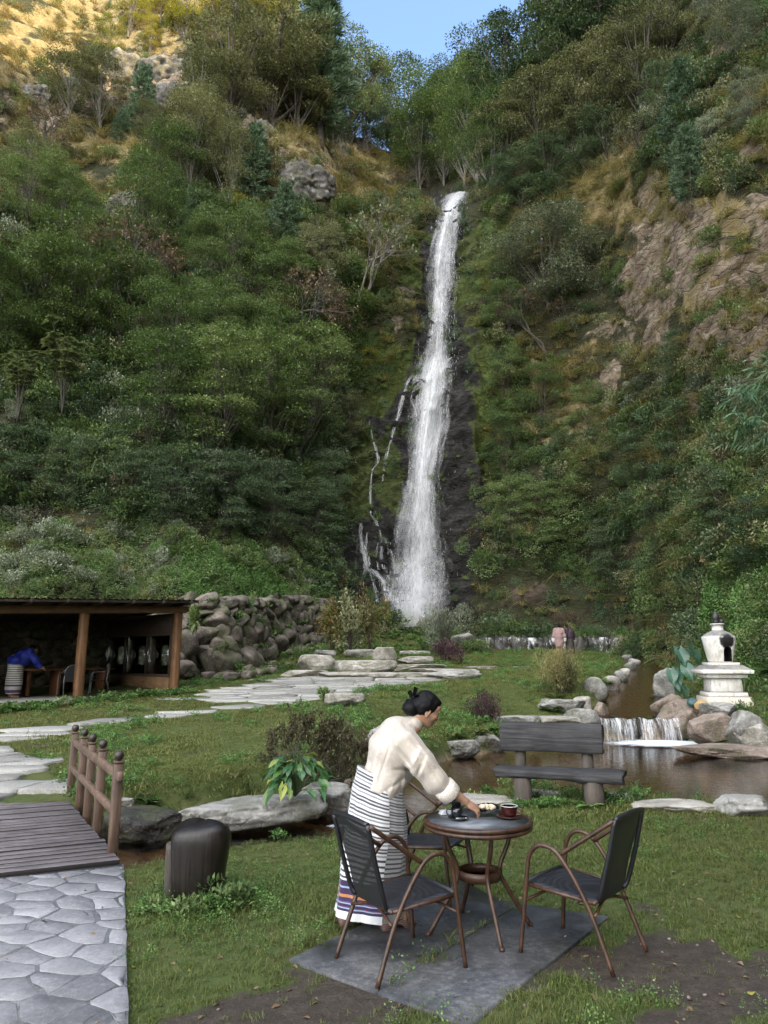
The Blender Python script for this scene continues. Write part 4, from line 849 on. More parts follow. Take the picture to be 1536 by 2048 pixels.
KINDS = {
 'oak': [clump_tree(11+i, 9, .22, .30, 32, .105, 430, (.165, .09), 1+i % 2, .04, .02) for i in range(3)],
 'round': [clump_tree(31+i, 7, .06, .36, 40, .12, 430, (.135, .068), 2, .08, .009, droop=.35) for i in range(3)],
 'alder': [clump_tree(51+i, 11, .24, .18, 38, .078, 270, (.165, .085), 1+i % 2, .05, .0085, droop=.3, sub=4) for i in range(3)],
 'pine': [pine_tree(71+i, 9, .20+.03*i, .10, .42) for i in range(3)],
 'spruce': [pine_tree(81+i, 12, .15, .12, .46, 1.2, .36) for i in range(2)],
 'bare': [twig_tree(91+i, 5, .42, 6, (.16, .08), 1, .016, 4) for i in range(2)],
}
_leafmeshes = {}
def kind_meshes(kind, i, lm, bark):
    k = (kind, i, lm, bark)
    if k not in _leafmeshes:
        T = KINDS[kind][i]; V, F = T.lf(); a = proto_mesh('crown', V, F, LM[lm]); b = proto_mesh('trunk', np.concatenate(T.b.V), T.b.F, {'d': BARKD, 'g': BARK, 'p': BARKP}[bark], smooth=True); _leafmeshes[k] = (a, b)
    return _leafmeshes[k]
KHV = {k: [float(np.percentile(np.concatenate([v for v, f in T.L])[:, 2], 99.6)) for T in Ts] for k, Ts in KINDS.items()}
KH = {'oak': 9, 'round': 7, 'alder': 11, 'pine': 9, 'spruce': 12, 'bare': 5}
_tr = random.Random(5); NAMES = {'oak': 'broadleaf_tree', 'round': 'bushy_tree', 'alder': 'slender_tree', 'pine': 'pine_tree', 'spruce': 'conifer_tree', 'bare': 'bare_tree'}
def plant_tree(kind, lm, bark, px, base, top, wf, label, group=None, P=None, push=0.0):
    q = None
    if P is None:
        q, n = hp(px, base)
        if q is None: return None
        if push: q = np.array(q); s_ = (q[1]+push)/q[1]; g = hdown(q[0]*s_, q[1]+push); q = g if g is not None else q
    else: q = np.array(P, float)
    H = float(atD(px, top, q[1])[2]-q[2]); H = max(1.2, H); i = _tr.randrange(len(KINDS[kind])); s_ = H/KHV[kind][i]; cr, tk = kind_meshes(kind, i, lm, bark)
    o = thing(NAMES[kind], label, 'tree', q-np.array((0, 0, .15)), _tr.uniform(0, 6.28), group); o.scale = (s_*wf, s_*wf, s_)
    for nm, me in (('crown', cr), ('trunk', tk)): c = bpy.data.objects.new(nm, me); C.objects.link(c); c.parent = o
    return o
ORD = ['leftmost', 'second from the left', 'third from the left', 'fourth from the left', 'fifth from the left', 'sixth from the left', 'seventh from the left', 'eighth from the left', 'ninth from the left', 'tenth from the left']
NUM = {2: 'two', 3: 'three', 4: 'four', 5: 'five', 6: 'six', 7: 'seven', 8: 'eight', 9: 'nine', 10: 'ten'}
def grove(kind, lm, bark, one, many, place, spots, wf=1.0, push=0.0):
    """each spot is (px, base, top[, width factor]) on the slope; labels count along the group from the left"""
    spots = sorted(spots)
    for i, s_ in enumerate(spots):
        if len(spots) == 1: lab, grp = one+' '+place, None
        else: lab, grp = '%s of %s %s' % ('rightmost' if i == len(spots)-1 else ORD[i].replace(' from the left', ' from left'), many, place), many+' '+place
        plant_tree(kind, lm, bark, s_[0], s_[1], s_[2], s_[3] if len(s_) > 3 else wf, lab, grp, None, push)
grove('spruce', 'pine', 'd', 'tall dark blue-green conifer', '', 'reaching out of frame left of the sky gap', [(640, 285, -60, 1.3)])
grove('oak', 'olive', 'd', '', 'dull olive broadleaf trees', 'on the upper left slope below the conifer', [(545, 250, 20, 1.25), (462, 245, 30, 1.1), (420, 130, 10, .8), (590, 265, 60, 1.1)])
grove('oak', 'dark', 'd', '', 'dark broadleaf trees', 'between the conifer and the waterfall top', [(700, 285, 90, 1.1), (760, 300, 100, 1.1), (810, 320, 125, 1.0), (665, 290, 130, 1.0), (730, 310, 170, .9), (785, 330, 190, .9)])
grove('spruce', 'yellow', 'd', '', 'sunlit yellow-green conifers', 'behind the skyline in the sky gap', [(733, 230, 52, .9), (776, 230, 72, .8), (885, 250, 55, 1.0), (845, 250, 92, .9)], push=22)
grove('oak', 'yellow', 'g', '', 'sunlit yellow-green trees', 'at the top left corner of the gorge', [(515, 60, -80, 1.0), (440, 60, -90, 1.0), (370, 80, -40, 1.0), (320, 50, -70, 1.0), (260, 70, -50, .9), (215, 130, 30, .8), (300, 110, 30, .8), (560, 50, -60, .9)])
grove('alder', 'mid', 'p', '', 'slender pale-trunked trees', 'on the lip of the waterfall', [(850, 378, 150), (888, 372, 165), (930, 372, 140, 1.2), (955, 375, 165), (995, 385, 190, 1.1), (835, 372, 190), (975, 380, 230)], 1.3)
grove('oak', 'dark', 'd', '', 'dark evergreen trees', 'along the skyline right of the sky gap', [(935, 300, 110, .9), (975, 300, 62, 1.0), (1020, 290, 78, 1.0), (1065, 270, 35, 1.1), (1110, 260, 5, 1.1), (1150, 240, -30, 1.1), (1190, 220, -40, 1.0), (905, 310, 130, .9)])
grove('oak', 'olive', 'd', '', 'brownish olive trees', 'on the upper right slope under the skyline', [(1015, 370, 200, 1.1), (1075, 340, 150, 1.1), (1130, 310, 130, 1.1), (1180, 300, 110, 1.0), (1235, 270, 60, 1.0), (1290, 240, 30, 1.0), (1260, 150, -20, 1.0), (1330, 130, -20, .9)])
grove('round', 'dark', 'd', '', 'dark bushy trees', 'on the upper right slope above the grassy ledge', [(1040, 420, 290, 1.0), (1105, 400, 270, 1.0), (1160, 350, 220, 1.0), (1215, 330, 200, .9), (1330, 250, 130, .9), (1000, 425, 320, .9)])
grove('pine', 'pine', 'd', '', 'soft blue-green pines', 'growing on the right cliff near the top', [(1375, 290, 115, 1.2), (1385, 400, 245, 1.3), (1350, 330, 190, 1.1)])
grove('round', 'grey', 'g', '', 'grey-green shrubby trees', 'along the top right edge of the cliff', [(1480, 120, 10, 1.0), (1500, 260, 150, .9), (1420, 330, 230, .9), (1440, 60, -40, .9)])
grove('pine', 'pine', 'd', '', 'blue-green young pines', 'on the left slope around the rocky ledges', [(280, 275, 130, 1.1), (505, 420, 245, 1.15), (568, 500, 365, 1.2), (380, 480, 370, 1.2), (240, 290, 215, 1.1)])
grove('alder', 'olive', 'p', '', 'thin pale-stemmed sparse trees', 'high on the left slope', [(135, 240, 100, 1.5), (200, 270, 110, 1.2), (395, 320, 110, 1.2), (410, 400, 180, 1.2), (458, 450, 240, 1.1), (378, 420, 200, 1.2), (300, 340, 200, 1.2), (50, 420, 250, 1.2)], 1.2)
grove('round', 'mid', 'd', '', 'leafy green trees', 'in the middle of the left slope', [(330, 460, 250, 1.0), (290, 520, 330, 1.0), (60, 470, 300, 1.1), (130, 480, 330, 1.0), (400, 560, 440, 1.0), (455, 600, 400, .9), (560, 640, 470, 1.0)])
grove('round', 'bright', 'd', '', 'bright green billowing trees', 'across the left slope', [(60, 700, 480, 1.05), (150, 700, 450, 1.1), (250, 740, 520, 1.1), (-40, 720, 500, 1.1)]); grove('round', 'mid', 'd', '', 'dull green billowing trees', 'below the middle of the left slope', [(350, 780, 560, 1.05), (430, 740, 560, 1.0), (520, 760, 590, 1.0)])
grove('alder', 'mid', 'd', '', 'dark slender trees', 'leaning over the lower left slope', [(300, 940, 650, 1.3), (420, 960, 640, 1.3), (530, 960, 660, 1.3), (600, 940, 640, 1.2), (560, 860, 620, 1.2)], 1.3)
grove('bare', 'olive', 'p', 'bare grey many-stemmed tree with pale twigs', '', 'overhanging the cliff left of the waterfall', [(705, 640, 430, .85)])
grove('bare', 'brown', 'g', 'brown almost leafless shrubby tree', '', 'on the rock face right of the waterfall', [(1090, 700, 590, 1.3)])
grove('round', 'yellow', 'g', 'yellow-green leafy shrub tree', '', 'hanging beside the left of the waterfall', [(715, 800, 670, .95)])
grove('round', 'olive', 'g', '', 'olive leafy shrub trees', 'on the cliff left of the falling water', [(650, 780, 640, .9), (690, 900, 780, .9), (640, 560, 440, 1.0)])
grove('round', 'grey', 'g', 'broad grey-green feathery tree', '', 'spreading right of the upper waterfall', [(1095, 610, 435, 1.45)])
grove('round', 'mid', 'd', '', 'leafy green trees', 'on the right cliff beside the waterfall', [(1010, 830, 690, .8), (1010, 960, 820, .85), (1090, 850, 720, 1.0), (1030, 1100, 950, 1.0), (1100, 1090, 960, 1.0), (1180, 880, 760, .9), (1010, 690, 560, .9)])
grove('round', 'dark', 'd', '', 'dark green trees', 'covering the foot of the right cliff', [(1290, 1000, 850, 1.0), (1370, 960, 800, 1.0), (1330, 1120, 980, 1.0), (1450, 1080, 920, 1.0), (1230, 1150, 1010, .9), (1520, 1150, 990, .9), (1360, 760, 660, .9)])
grove('round', 'dark', 'd', '', 'dense dark shrubby trees', 'along the foot of the left slope', [(40, 1005, 850, 1.1), (140, 1012, 870, 1.1), (250, 1025, 890, 1.0), (350, 1045, 890, 1.0), (450, 1060, 900, 1.0), (540, 1085, 920, 1.0), (625, 1120, 960, .9), (650, 1050, 900, .8)])
grove('round', 'grey', 'd', '', 'blue-grey leaved small trees', 'among the dark shrubs of the left slope', [(420, 1015, 900, 1.0), (330, 700, 600, .9), (30, 900, 800, 1.0)])
grove('round', 'yellow', 'g', '', 'small trees with yellowing leaves', 'on the left slope', [(640, 700, 610, .9), (150, 640, 560, .8), (480, 470, 380, .8)])
grove('bare', 'brown', 'g', '', 'brown half bare trees', 'on the left slope', [(250, 620, 470, 1.0), (590, 700, 560, 1.0), (90, 330, 230, 1.0)])
# two sumacs with pale compound leaves
def sumac(seed, H=6.0):
    rs = np.random.RandomState(seed); b = MB(); parts = []
    for i in range(9):
        a = rs.uniform(0, 6.28); e = np.array((math.cos(a)*H*.20, math.sin(a)*H*.20, H*rs.uniform(.55, .97))); b.tube(spline([(0, 0, -.4), e*(.3, .3, .5), e], 4), np.linspace(.045, .014, 9), 5)
        
        for f_ in (.55, .78, 1.0): V, F = fern_geo(seed*7+i, 8, 1.0, .27, 1.1); parts.append((V+e*(f_, f_, f_**.8), F))
    V, F = join(parts); return (np.concatenate(b.V), b.F), (V, F)
LM['sumac'] = leafmat('pale_compound_leaves', [(.08, .115, .055), (.15, .19, .10), (.22, .26, .14), (.32, .32, .16)], .4)
for i, (px, py, top, lab) in enumerate([(95, 850, 690, 'left one of two small trees with pale feathery leaves low on the left slope'), (175, 835, 655, 'right one of two small trees with pale feathery leaves low on the left slope')]):
    q, n = hp(px, py); (bv, bf), (lv, lf_) = sumac(5+i); H = float(atD(px, top, q[1]-1.5)[2]-q[2]); o = thing('sumac_tree', lab, 'tree', q+np.array((0, -3.0, -.6)), 0, 'small trees with pale feathery leaves'); o.scale = (H/6.0,)*3
    mk('trunk', bv, bf, BARKD, o, True); mk('crown', lv, lf_, LM['sumac'], o)

def outcrop(l, r_, t_, b_, seed, label, m_cols=None):
    q, n = hp((l+r_)/2, (t_+b_)/2); d = q[1]*cp+(q[2]-CAM_H)*sp; W, Hh = (r_-l)/F_PX*d, (b_-t_)/F_PX*d; V, F = rock_shape(seed, (W*1.25, W*.9, Hh*1.35), 5, .24, 8); V = V@np.array(Matrix.Rotation(R(22), 3, 'Y')).T
    tag(mk('rock_outcrop', V, F, M_OUTC, None, False, None, None, None, q+np.array((0, W*.14, -Hh*.08))), label, 'rock', 'grey rock outcrops on the left slope')
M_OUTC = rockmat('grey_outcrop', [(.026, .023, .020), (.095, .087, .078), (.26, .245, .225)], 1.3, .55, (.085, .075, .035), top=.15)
for i, (l, r_, t_, b_, lab) in enumerate([(200, 262, 112, 178, 'broad grey outcrop under the sunlit patch, left of the young pine'), (292, 362, 108, 172, 'grey outcrop right of the young pine under the sunlit trees'), (318, 372, 160, 232, 'lower grey outcrop below the one right of the young pine'), (55, 100, 172, 208, 'small grey outcrop near the left edge, high on the slope'), (505, 548, 248, 300, 'grey outcrop on the grassy spur below the olive trees'), (572, 645, 335, 388, 'pale broad outcrop on the front of the grassy spur'), (700, 738, 282, 306, 'small grey rock on top of the grassy spur'), (222, 278, 398, 446, 'grey outcrop in the middle of the left slope')]): outcrop(l, r_, t_, b_, 900+i, lab)

# ================================================================ UNDERGROWTH OF THE GORGE WALLS
PR = []; PI = {}
def addp(key, V, F, m, stems=None):
    if stems is not None:
        n = len(V); F = (F.tolist() if isinstance(F, np.ndarray) else list(F)); mi = [0]*len(F)+[1]*len(stems[1]); F = F+[tuple(q+n for q in f) for f in stems[1]]; V = np.concatenate([V, stems[0]]); me = proto_mesh('cover_'+key, V, F, [m, BARKD], mi)
    else: me = proto_mesh('cover_'+key, V, F, m)
    PI.setdefault(key, []).append(len(PR)); PR.append(me)
for lm in ('dark', 'mid', 'bright', 'olive', 'grey'):
    for i in range(2): V, F = bush_geo(200+i, .75, .95, 1150, (.115, .058), .15, .3, 8); addp('bush_'+lm, V, F, LM[lm], stems_geo(210+i, .6, .9, 9))
for i in range(2): V, F = bush_geo(220+i, .7, 1.0, 240, (.09, .045), .1, .2, 6); addp('twig', V, F, LM['brown'], stems_geo(230+i, .7, 1.1, 34, .007))
for lm in ('dry', 'drygreen'):
    for i in range(2): addp('tuft_'+lm, *grass_geo(240+i, 120, .28, .75, .022, 1.15), LM[lm])
for i in range(2): addp('hang', *grass_geo(250+i, 110, .30, .9, .024, 1.9, 4), LM['drygreen'])
for i in range(2): addp('fern', *fern_geo(260+i, 16, .75, .13, 1.15), LM['fern'])
for i in range(2): addp('ferngrey', *fern_geo(264+i, 18, .9, .12, 1.25), LM['grey'])
for lm in ('creep', 'bright', 'mid', 'dark'):
    for i in range(1): V, F = bush_geo(270+i, .8, .22, 620, (.09, .062), .1, .0, 9); addp('mat_'+lm, V, F, LM[lm])
for i in range(1): V, F = bush_geo(280+i, .5, .12, 500, (.05, .035), .0, .0, 9); addp('moss', V, F, LM['fern'])
rs = np.random.RandomState(77)
def pick(px, py):
    inz = lambda Zs: any(inpoly(np.array([px]), np.array([py]), q)[0] for q in Zs)
    jx_, jy_ = px+rs.normal(0, 9), py+rs.normal(0, 9); px, py = jx_, jy_
    if inz([[(q[0]-4, q[2]-6), (q[1]+4, q[2]-6), (q[1]+4, q[3]-8), (q[0]-4, q[3]-8)] for q in ((200, 262, 112, 178), (292, 362, 108, 172), (318, 372, 160, 232), (505, 548, 248, 300), (572, 645, 335, 388), (222, 278, 398, 446))]): return ({'tuft_dry': 1}, .05, .6)
    if inz(Z_WET): return ({'moss': 3, 'fern': 1, 'mat_dark': 1.5, 'mat_mid': 1}, .16, .55)
    if inz(Z_MOSS): return ({'moss': 4, 'fern': 3, 'mat_bright': 1, 'hang': 1}, .75, .8)
    if inz(Z_ROCK): return ({'tuft_dry': 2, 'hang': 2, 'bush_olive': 1, 'bush_mid': 1, 'twig': 1.5, 'fern': .5}, .42, .7) if py < 1100 else ({'hang': 2, 'fern': 2, 'mat_dark': 1, 'bush_mid': 1, 'twig': 1.5, 'moss': 1}, .42, .6)
    if inz(Z_DRY):
        if py < 220 and px < 650: return ({'tuft_dry': 6, 'tuft_drygreen': 2, 'bush_olive': 1, 'bush_bright': .6}, .75, .85)
        return ({'tuft_dry': 3, 'tuft_drygreen': 4, 'hang': 2.0, 'twig': 1.0, 'bush_olive': .8, 'bush_mid': .4}, .9, .9)
    if inz(Z_GREEN): return ({'mat_creep': 6, 'bush_bright': 1.2, 'mat_bright': 2, 'fern': 1}, 1.0, .8)
    if px < 620 and py > 1035: return ({'bush_grey': 1.2, 'fern': 2.0, 'tuft_drygreen': 2.2, 'mat_mid': 1.5, 'mat_bright': 2, 'ferngrey': 1.6, 'bush_mid': .6, 'mat_creep': 1}, 1.0, .60)
    if px < 720 and py > 780: return ({'bush_dark': 4, 'bush_mid': 2.5, 'mat_dark': 1, 'fern': 1, 'bush_grey': 1.2, 'twig': .5}, .9, .95)
    if px < 720 and py > 420: return ({'bush_mid': 3, 'bush_dark': 1.5, 'bush_bright': 1.6, 'bush_olive': 1.2, 'twig': .8, 'fern': .5, 'bush_grey': .6}, .85, 1.1)
    if px < 850 and py <= 420: return ({'bush_olive': 2.2, 'bush_mid': 1.2, 'bush_grey': 1, 'tuft_drygreen': 3, 'twig': 1.2, 'tuft_dry': 2.4}, .8, .85)
    if px < 960: return ({'bush_olive': 2, 'twig': 1.5, 'bush_dark': 1.2, 'hang': 1.2, 'bush_mid': 1.5, 'fern': 1}, .85, .9)
    if py < 430: return ({'bush_dark': 2, 'bush_olive': 2.6, 'bush_mid': 1.4, 'twig': 1.2, 'tuft_drygreen': 1.2, 'bush_grey': .8}, .85, 1.05)
    if py < 820: return ({'bush_olive': 2.2, 'bush_mid': 1.4, 'twig': 1.8, 'hang': 2.2, 'bush_grey': 1.4, 'tuft_drygreen': 2.0, 'tuft_dry': .8, 'bush_dark': .5}, .72, .85)
    return ({'bush_mid': 2.4, 'bush_dark': 2.0, 'bush_bright': 1.0, 'fern': 1.4, 'hang': 1.0, 'mat_mid': 1.2, 'ferngrey': .8, 'bush_olive': .9, 'twig': .6}, .85, .9)
def cover(name, label, x0, x1, y0, y1, n):
    P, Rt, Sc, Ix = [], [], [], []
    for k in range(n):
        px, py = rs.uniform(x0, x1), rs.uniform(y0, y1); q, nr_ = hp(px, py)
        if q is None or q[2] < 1.2 or q[1] > 125 or (q[2] < 4.1 and q[1] < 37 and -13 < q[0] < -1.5): continue
        wts, dn, sc = pick(px, py)
        if rs.rand() > dn: continue
        ks = list(wts); w_ = np.array([wts[i] for i in ks], float); key = ks[rs.choice(len(ks), p=w_/w_.sum())]; s_ = sc*rs.uniform(.55, 1.5)*(1+.012*max(0, q[1]-45))
        if key.startswith('mat') or key == 'moss':
            e = Vector(nr_).to_track_quat('Z', 'Y').to_euler(); rt = (e.x, e.y, e.z); q = q+nr_*.06
        else:
            rt = (rs.normal(0, .18), rs.normal(0, .18), rs.uniform(0, 6.28)); q = q-nr_*.12
            if key == 'hang': q = q+nr_*.2
        P.append(q); Rt.append(rt); Sc.append((s_*rs.uniform(.85, 1.2), s_*rs.uniform(.85, 1.2), s_*rs.uniform(.75, 1.25))); Ix.append(PI[key][rs.randint(len(PI[key]))])
    scatter(name, P, Rt, Sc, Ix, PR, label, 'undergrowth')
cover('left_slope_undergrowth', 'tangled shrubs, ferns and dry grass covering the left slope of the gorge', -260, 860, -170, 1345, 7600)
cover('right_slope_undergrowth', 'tangled shrubs, grass and creepers covering the right cliff of the gorge', 700, 1800, -170, 1345, 7000)
# ================================================================ MATERIALS OF THE OBJECTS
M_TUBE = woodmat('brown_bamboo_look_tube', (.018, .009, .006), (.090, .043, .024), .42, (16, 16, 5), .45, .15)
t = NT('dark_mesh_fabric'); o_ = t.obj(); wv = t.n('TexWave', {'Vector': o_, 'Scale': 60.0, 'Distortion': .3}, 0); wz = t.n('TexWave', {'Vector': o_, 'Scale': 60.0}, 0, bands_direction='Z'); f_ = t.math('MULTIPLY', wv, wz)
M_MESHF = t.done(t.bsdf(t.ramp(f_, [(.1, (.008, .008, .010)), (.7, (.030, .031, .036))]), .5, t.bump(f_, .3, .002), **{'Specular IOR Level': .5}))
t = NT('dark_mesh_back'); o_ = t.obj(); wv = t.n('TexWave', {'Vector': t.map(o_, (1, 1, 1), (0, 0, 0)), 'Scale': 55.0}, 0, bands_direction='Y'); wz = t.n('TexWave', {'Vector': o_, 'Scale': 55.0}, 0, bands_direction='Z'); f_ = t.math('MULTIPLY', wv, wz)
M_MESHB = t.done(t.n('MixShader', {0: t.ramp(f_, [(.35, .97), (.75, .86)]), 1: t.n('BsdfTransparent'), 2: t.bsdf((.012, .012, .014), .5)}))
M_BLACKP = plain('black_plastic', (.012, .012, .014), .4)
M_SLATE = slatemat('slate_slab', [(.016, .017, .020), (.055, .057, .062), (.17, .168, .168)], .66, .8)
t = NT('stone_table_top'); p = t.obj(); n1 = t.noise(p, 7, 7, .65, dist=.8); M_TTOP = t.done(t.bsdf(t.ramp(n1, [(.3, (.055, .062, .072)), (.55, (.10, .11, .125)), (.7, (.15, .16, .175))]), .28, t.bump(n1, .08, .004), **{'Specular IOR Level': .5}))
M_CER_K = plain('black_glaze', (.008, .009, .012), .12, .6, var=.02); M_CER_R = plain('oxblood_glaze', (.045, .010, .009), .14, .6, var=.05); M_CER_W = plain('white_glaze', (.72, .71, .68), .15, .5, var=.02)
M_STEEL = plain('steel', (.6, .6, .62), .2, .5, 1.0, .02); M_PAPER = plain('white_paper', (.70, .71, .74), .6, var=.03); M_DOUGH = plain('pale_dumpling', (.55, .46, .34), .5, var=.12, nscale=8); M_COFFEE = plain('milky_tea', (.30, .17, .09), .2, var=.05)
M_OLDW = woodmat('weathered_dark_wood', (.009, .009, .010), (.062, .060, .060), .8, (1.0, 20, 20), .3, .9); M_LOG = barkmat('bench_log', (.022, .018, .014), (.085, .068, .054), 7)
M_DECK = woodmat('grey_deck_board', (.10, .085, .085), (.225, .198, .20), .65, (1.0, 22, 22), .4, .35); M_DECKE = plain('dark_board_edge', (.018, .015, .014), .9); M_RAIL = woodmat('worn_brown_rail', (.050, .030, .021), (.155, .098, .067), .6, (14, 14, 1.2), .4, .4); M_RAILH = woodmat('worn_rail_along', (.055, .034, .024), (.185, .12, .085), .6, (8, 1.5, 14), .4, .4)
M_FIN = plain('dark_wood_ball', (.035, .025, .020), .5, var=.3, nscale=12)
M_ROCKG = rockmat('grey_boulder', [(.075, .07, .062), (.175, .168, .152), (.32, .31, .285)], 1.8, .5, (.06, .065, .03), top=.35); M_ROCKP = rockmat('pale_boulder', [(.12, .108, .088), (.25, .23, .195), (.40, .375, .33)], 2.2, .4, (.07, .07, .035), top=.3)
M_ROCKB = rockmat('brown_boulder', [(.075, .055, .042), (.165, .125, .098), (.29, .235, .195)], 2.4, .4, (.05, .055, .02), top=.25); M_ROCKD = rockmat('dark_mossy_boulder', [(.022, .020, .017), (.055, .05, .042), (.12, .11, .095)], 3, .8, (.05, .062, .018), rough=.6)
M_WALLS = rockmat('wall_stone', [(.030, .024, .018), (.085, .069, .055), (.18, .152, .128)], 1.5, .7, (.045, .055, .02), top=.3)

def loft(rings, cap=True):
    n = len(rings[0]); V = np.concatenate(rings); F = []
    for k in range(len(rings)-1):
        for i in range(n): j = (i+1) % n; F.append((k*n+i, k*n+j, (k+1)*n+j, (k+1)*n+i))
    if cap: F += [tuple(range(n))[::-1], tuple(range((len(rings)-1)*n, len(rings)*n))]
    return V, F
def rough_bar(L, w_, h, seed, nx=26, n=20, sq=4.0, amp=.012, endamp=.02, shape=None):
    """a bar along x with a squarish section, hewn and uneven"""
    a = np.arange(n)/n*2*math.pi+.05; c, s_ = np.cos(a), np.sin(a); k = (np.abs(c)**sq+np.abs(s_)**sq)**(-1/sq); y, z = c*k*w_/2, s_*k*h/2; rings = []
    if shape is not None: y, z = shape(a)
    for x in np.linspace(-L/2, L/2, nx):
        P = np.stack([np.full(n, x), y, z], 1); d = fbm(np.stack([np.full(n, x*2.2), y*9, z*9+seed], 1), 3, seed)*amp; e = abs(x)/(L/2)
        P[:, 1] += d*c; P[:, 2] += d*s_
        if e > .999: P[:, 0] += fbm(P*14+seed, 2, seed)*endamp
        rings.append(P)
    return loft(rings)

# ================================================================ SLABS, TABLE, CHAIRS
for poly, lab in ((SLAB_A, 'dark slate slab under the table, the half nearer the woman'), (SLAB_B, 'dark slate slab under the table, the half reaching the right hand chair')):
    o0 = np.array([*np.mean(np.array(poly), 0), 0.0]); b = MB(); b.prism([np.array(p)-o0[:2] for p in poly], -.05, .020, .006); tag(b.build('paving_slab', M_SLATE, None, False, o0), lab, 'paving slab', 'dark slate slabs under the table')
TB = np.array((.665, 5.47, .02)); TH = .725
tab = thing('garden_table', 'round garden table with grey stone top and four brown splayed legs', 'table', TB); b = MB(); b.lathe([(.0, TH-.018), (.355, TH-.018), (.362, TH-.012), (.362, TH-.004), (.356, TH)], n=64); b.V[-1] = np.vstack([b.V[-1]]); b.lathe([(.356, TH), (.0, TH+.0004)], n=64); b.build('tabletop', M_TTOP, tab, False)
a = np.linspace(0, 2*math.pi, 72, endpoint=False)
for nm, r_, z_ in (('rim', .369, TH-.012), ('rim', .366, TH-.044)): b = MB(); b.tube(np.stack([r_*np.cos(a), r_*np.sin(a), np.full(72, z_)], 1), .0165, 10, closed=True); b.build(nm, M_TUBE, tab, True)
b = MB(); b.lathe([(.348, TH-.06), (.348, TH-.02), (.30, TH-.02), (.30, TH-.06), (.348, TH-.06)], n=48); b.build('apron', M_TUBE, tab, True)
for k in range(4):
    th = R(14)+k*math.pi/2; e = np.array((math.cos(th), math.sin(th), 0)); b = MB(); P = spline([e*.25+(0, 0, TH-.03), e*.225+(0, 0, .56), e*.165+(0, 0, .43), e*.158+(0, 0, .36), e*.20+(0, 0, .27), e*.375+(0, 0, 0)], 6); b.tube(P, .0155, 10); b.tube([e*.375, e*.376+(0, 0, .02)], .017, 10); b.build('leg', M_TUBE, tab, True)
b = MB(); b.lathe([(.150, .335), (.150, .395), (.140, .395), (.140, .335), (.150, .335)], n=48); b.build('ring_brace', M_TUBE, tab, True)

def make_chair(name, label, loc, rz):
    t_ = thing(name, label, 'chair', loc, rz, 'brown tube garden chairs round the table')
    for s_ in (-1, 1):
        b = MB(); P = spline([(.300, s_*.285, 0), (.272, s_*.272, .25), (.245, s_*.262, .48), (.225, s_*.258, .585), (.165, s_*.258, .650), (.085, s_*.258, .655), (.015, s_*.256, .615), (-.075, s_*.252, .50), (-.150, s_*.246, .37), (-.205, s_*.243, .25), (-.305, s_*.250, 0)], 6); b.tube(P, .0145, 10); b.build('arm_frame', M_TUBE, t_, True)
        b = MB(); P = spline([(.02, s_*.248, .615), (-.16, s_*.236, .735), (-.345, s_*.222, .862)], 5); b.tube(P, .0145, 10); b.build('back_brace', M_TUBE, t_, True)
        b = MB(); P = spline([(-.352, s_*.212, .868), (-.30, s_*.210, .66), (-.235, s_*.205, .44), (-.205, s_*.185, .375)], 6); b.tube(P, .016, 8); b.build('back_stile', M_BLACKP, t_, True)
        b = MB(); b.tube([(.262, s_*.25, .405), (-.19, s_*.232, .372)], .0125, 8); b.build('seat_rail', M_TUBE, t_, True)
    b = MB(); b.tube(spline([(-.352, -.212, .868), (-.368, -.10, .882), (-.372, 0, .886), (-.368, .10, .882), (-.352, .212, .868)], 5), .016, 8); b.build('top_rail', M_BLACKP, t_, True)
    n = 16; V = []
    for i in range(n+1):
        f = i/n; x = np.interp(f, [0, .3, 1], [-.205, -.238, -.352]); z = np.interp(f, [0, .12, 1], [.375, .44, .87]); w_ = np.interp(f, [0, .12, 1], [.165, .198, .207])
        for j in range(13): u = j/6-1; V.append((x-.035*(1-u*u)*(.4+.6*f)-.012*0, u*w_, z+.012*(1-u*u)*f))
    F = [(i*13+j, i*13+j+1, (i+1)*13+j+1, (i+1)*13+j) for i in range(n) for j in range(12)]; mk('backrest', V, F, M_MESHB, t_, True)
    b = MB(); V = []
    for i in range(15):
        f = i/14; x = .272-.475*f
        for j in range(13): u = j/6-1; w_ = .236-.018*f; V.append((x+.012*(1-u*u)*(1-f)*1.0, u*w_, .428-.038*f-.018*math.sin(math.pi*f)*(1-u*u)-.022*max(0, .12-f)/.12-.012*abs(u)**8))
    F = [(i*13+j, (i+1)*13+j, (i+1)*13+j+1, i*13+j+1) for i in range(14) for j in range(12)]; V2 = [(x, y, z-.014) for x, y, z in V]; nV = len(V); F2 = [tuple(q+nV for q in f[::-1]) for f in F]
    ed = [j for j in range(13)]+[i*13+12 for i in range(1, 15)]+[14*13+j for j in range(11, -1, -1)]+[i*13 for i in range(13, 0, -1)]; F3 = [(ed[i], ed[(i+1) % len(ed)], ed[(i+1) % len(ed)]+nV, ed[i]+nV) for i in range(len(ed))]; b.add(V+V2, F+F2+F3); b.tube([(.272, -.236, .408), (.284, 0, .408), (.272, .236, .408)], .016, 8); b.build('seat', M_MESHF, t_, True)
    b = MB(); b.tube(spline([(.278, -.268, .30), (.20, -.13, .345), (.19, 0, .355), (.20, .13, .345), (.278, .268, .30)], 5), .010, 8); b.tube(spline([(-.20, -.238, .30), (-.17, 0, .352), (-.20, .238, .30)], 5), .010, 8); b.tube([(-.195, -.24, .372), (-.195, .24, .372)], .012, 8); b.build('cross_brace', M_TUBE, t_, True)
    return t_
ch = make_chair('garden_chair', 'dark mesh garden chair with its back towards the woman, front left of the table', (.09, 4.945, .02), R(31.7))
dup(ch, (1.285, 5.11, .02), R(139), 'dark mesh garden chair standing alone on the right side of the table')
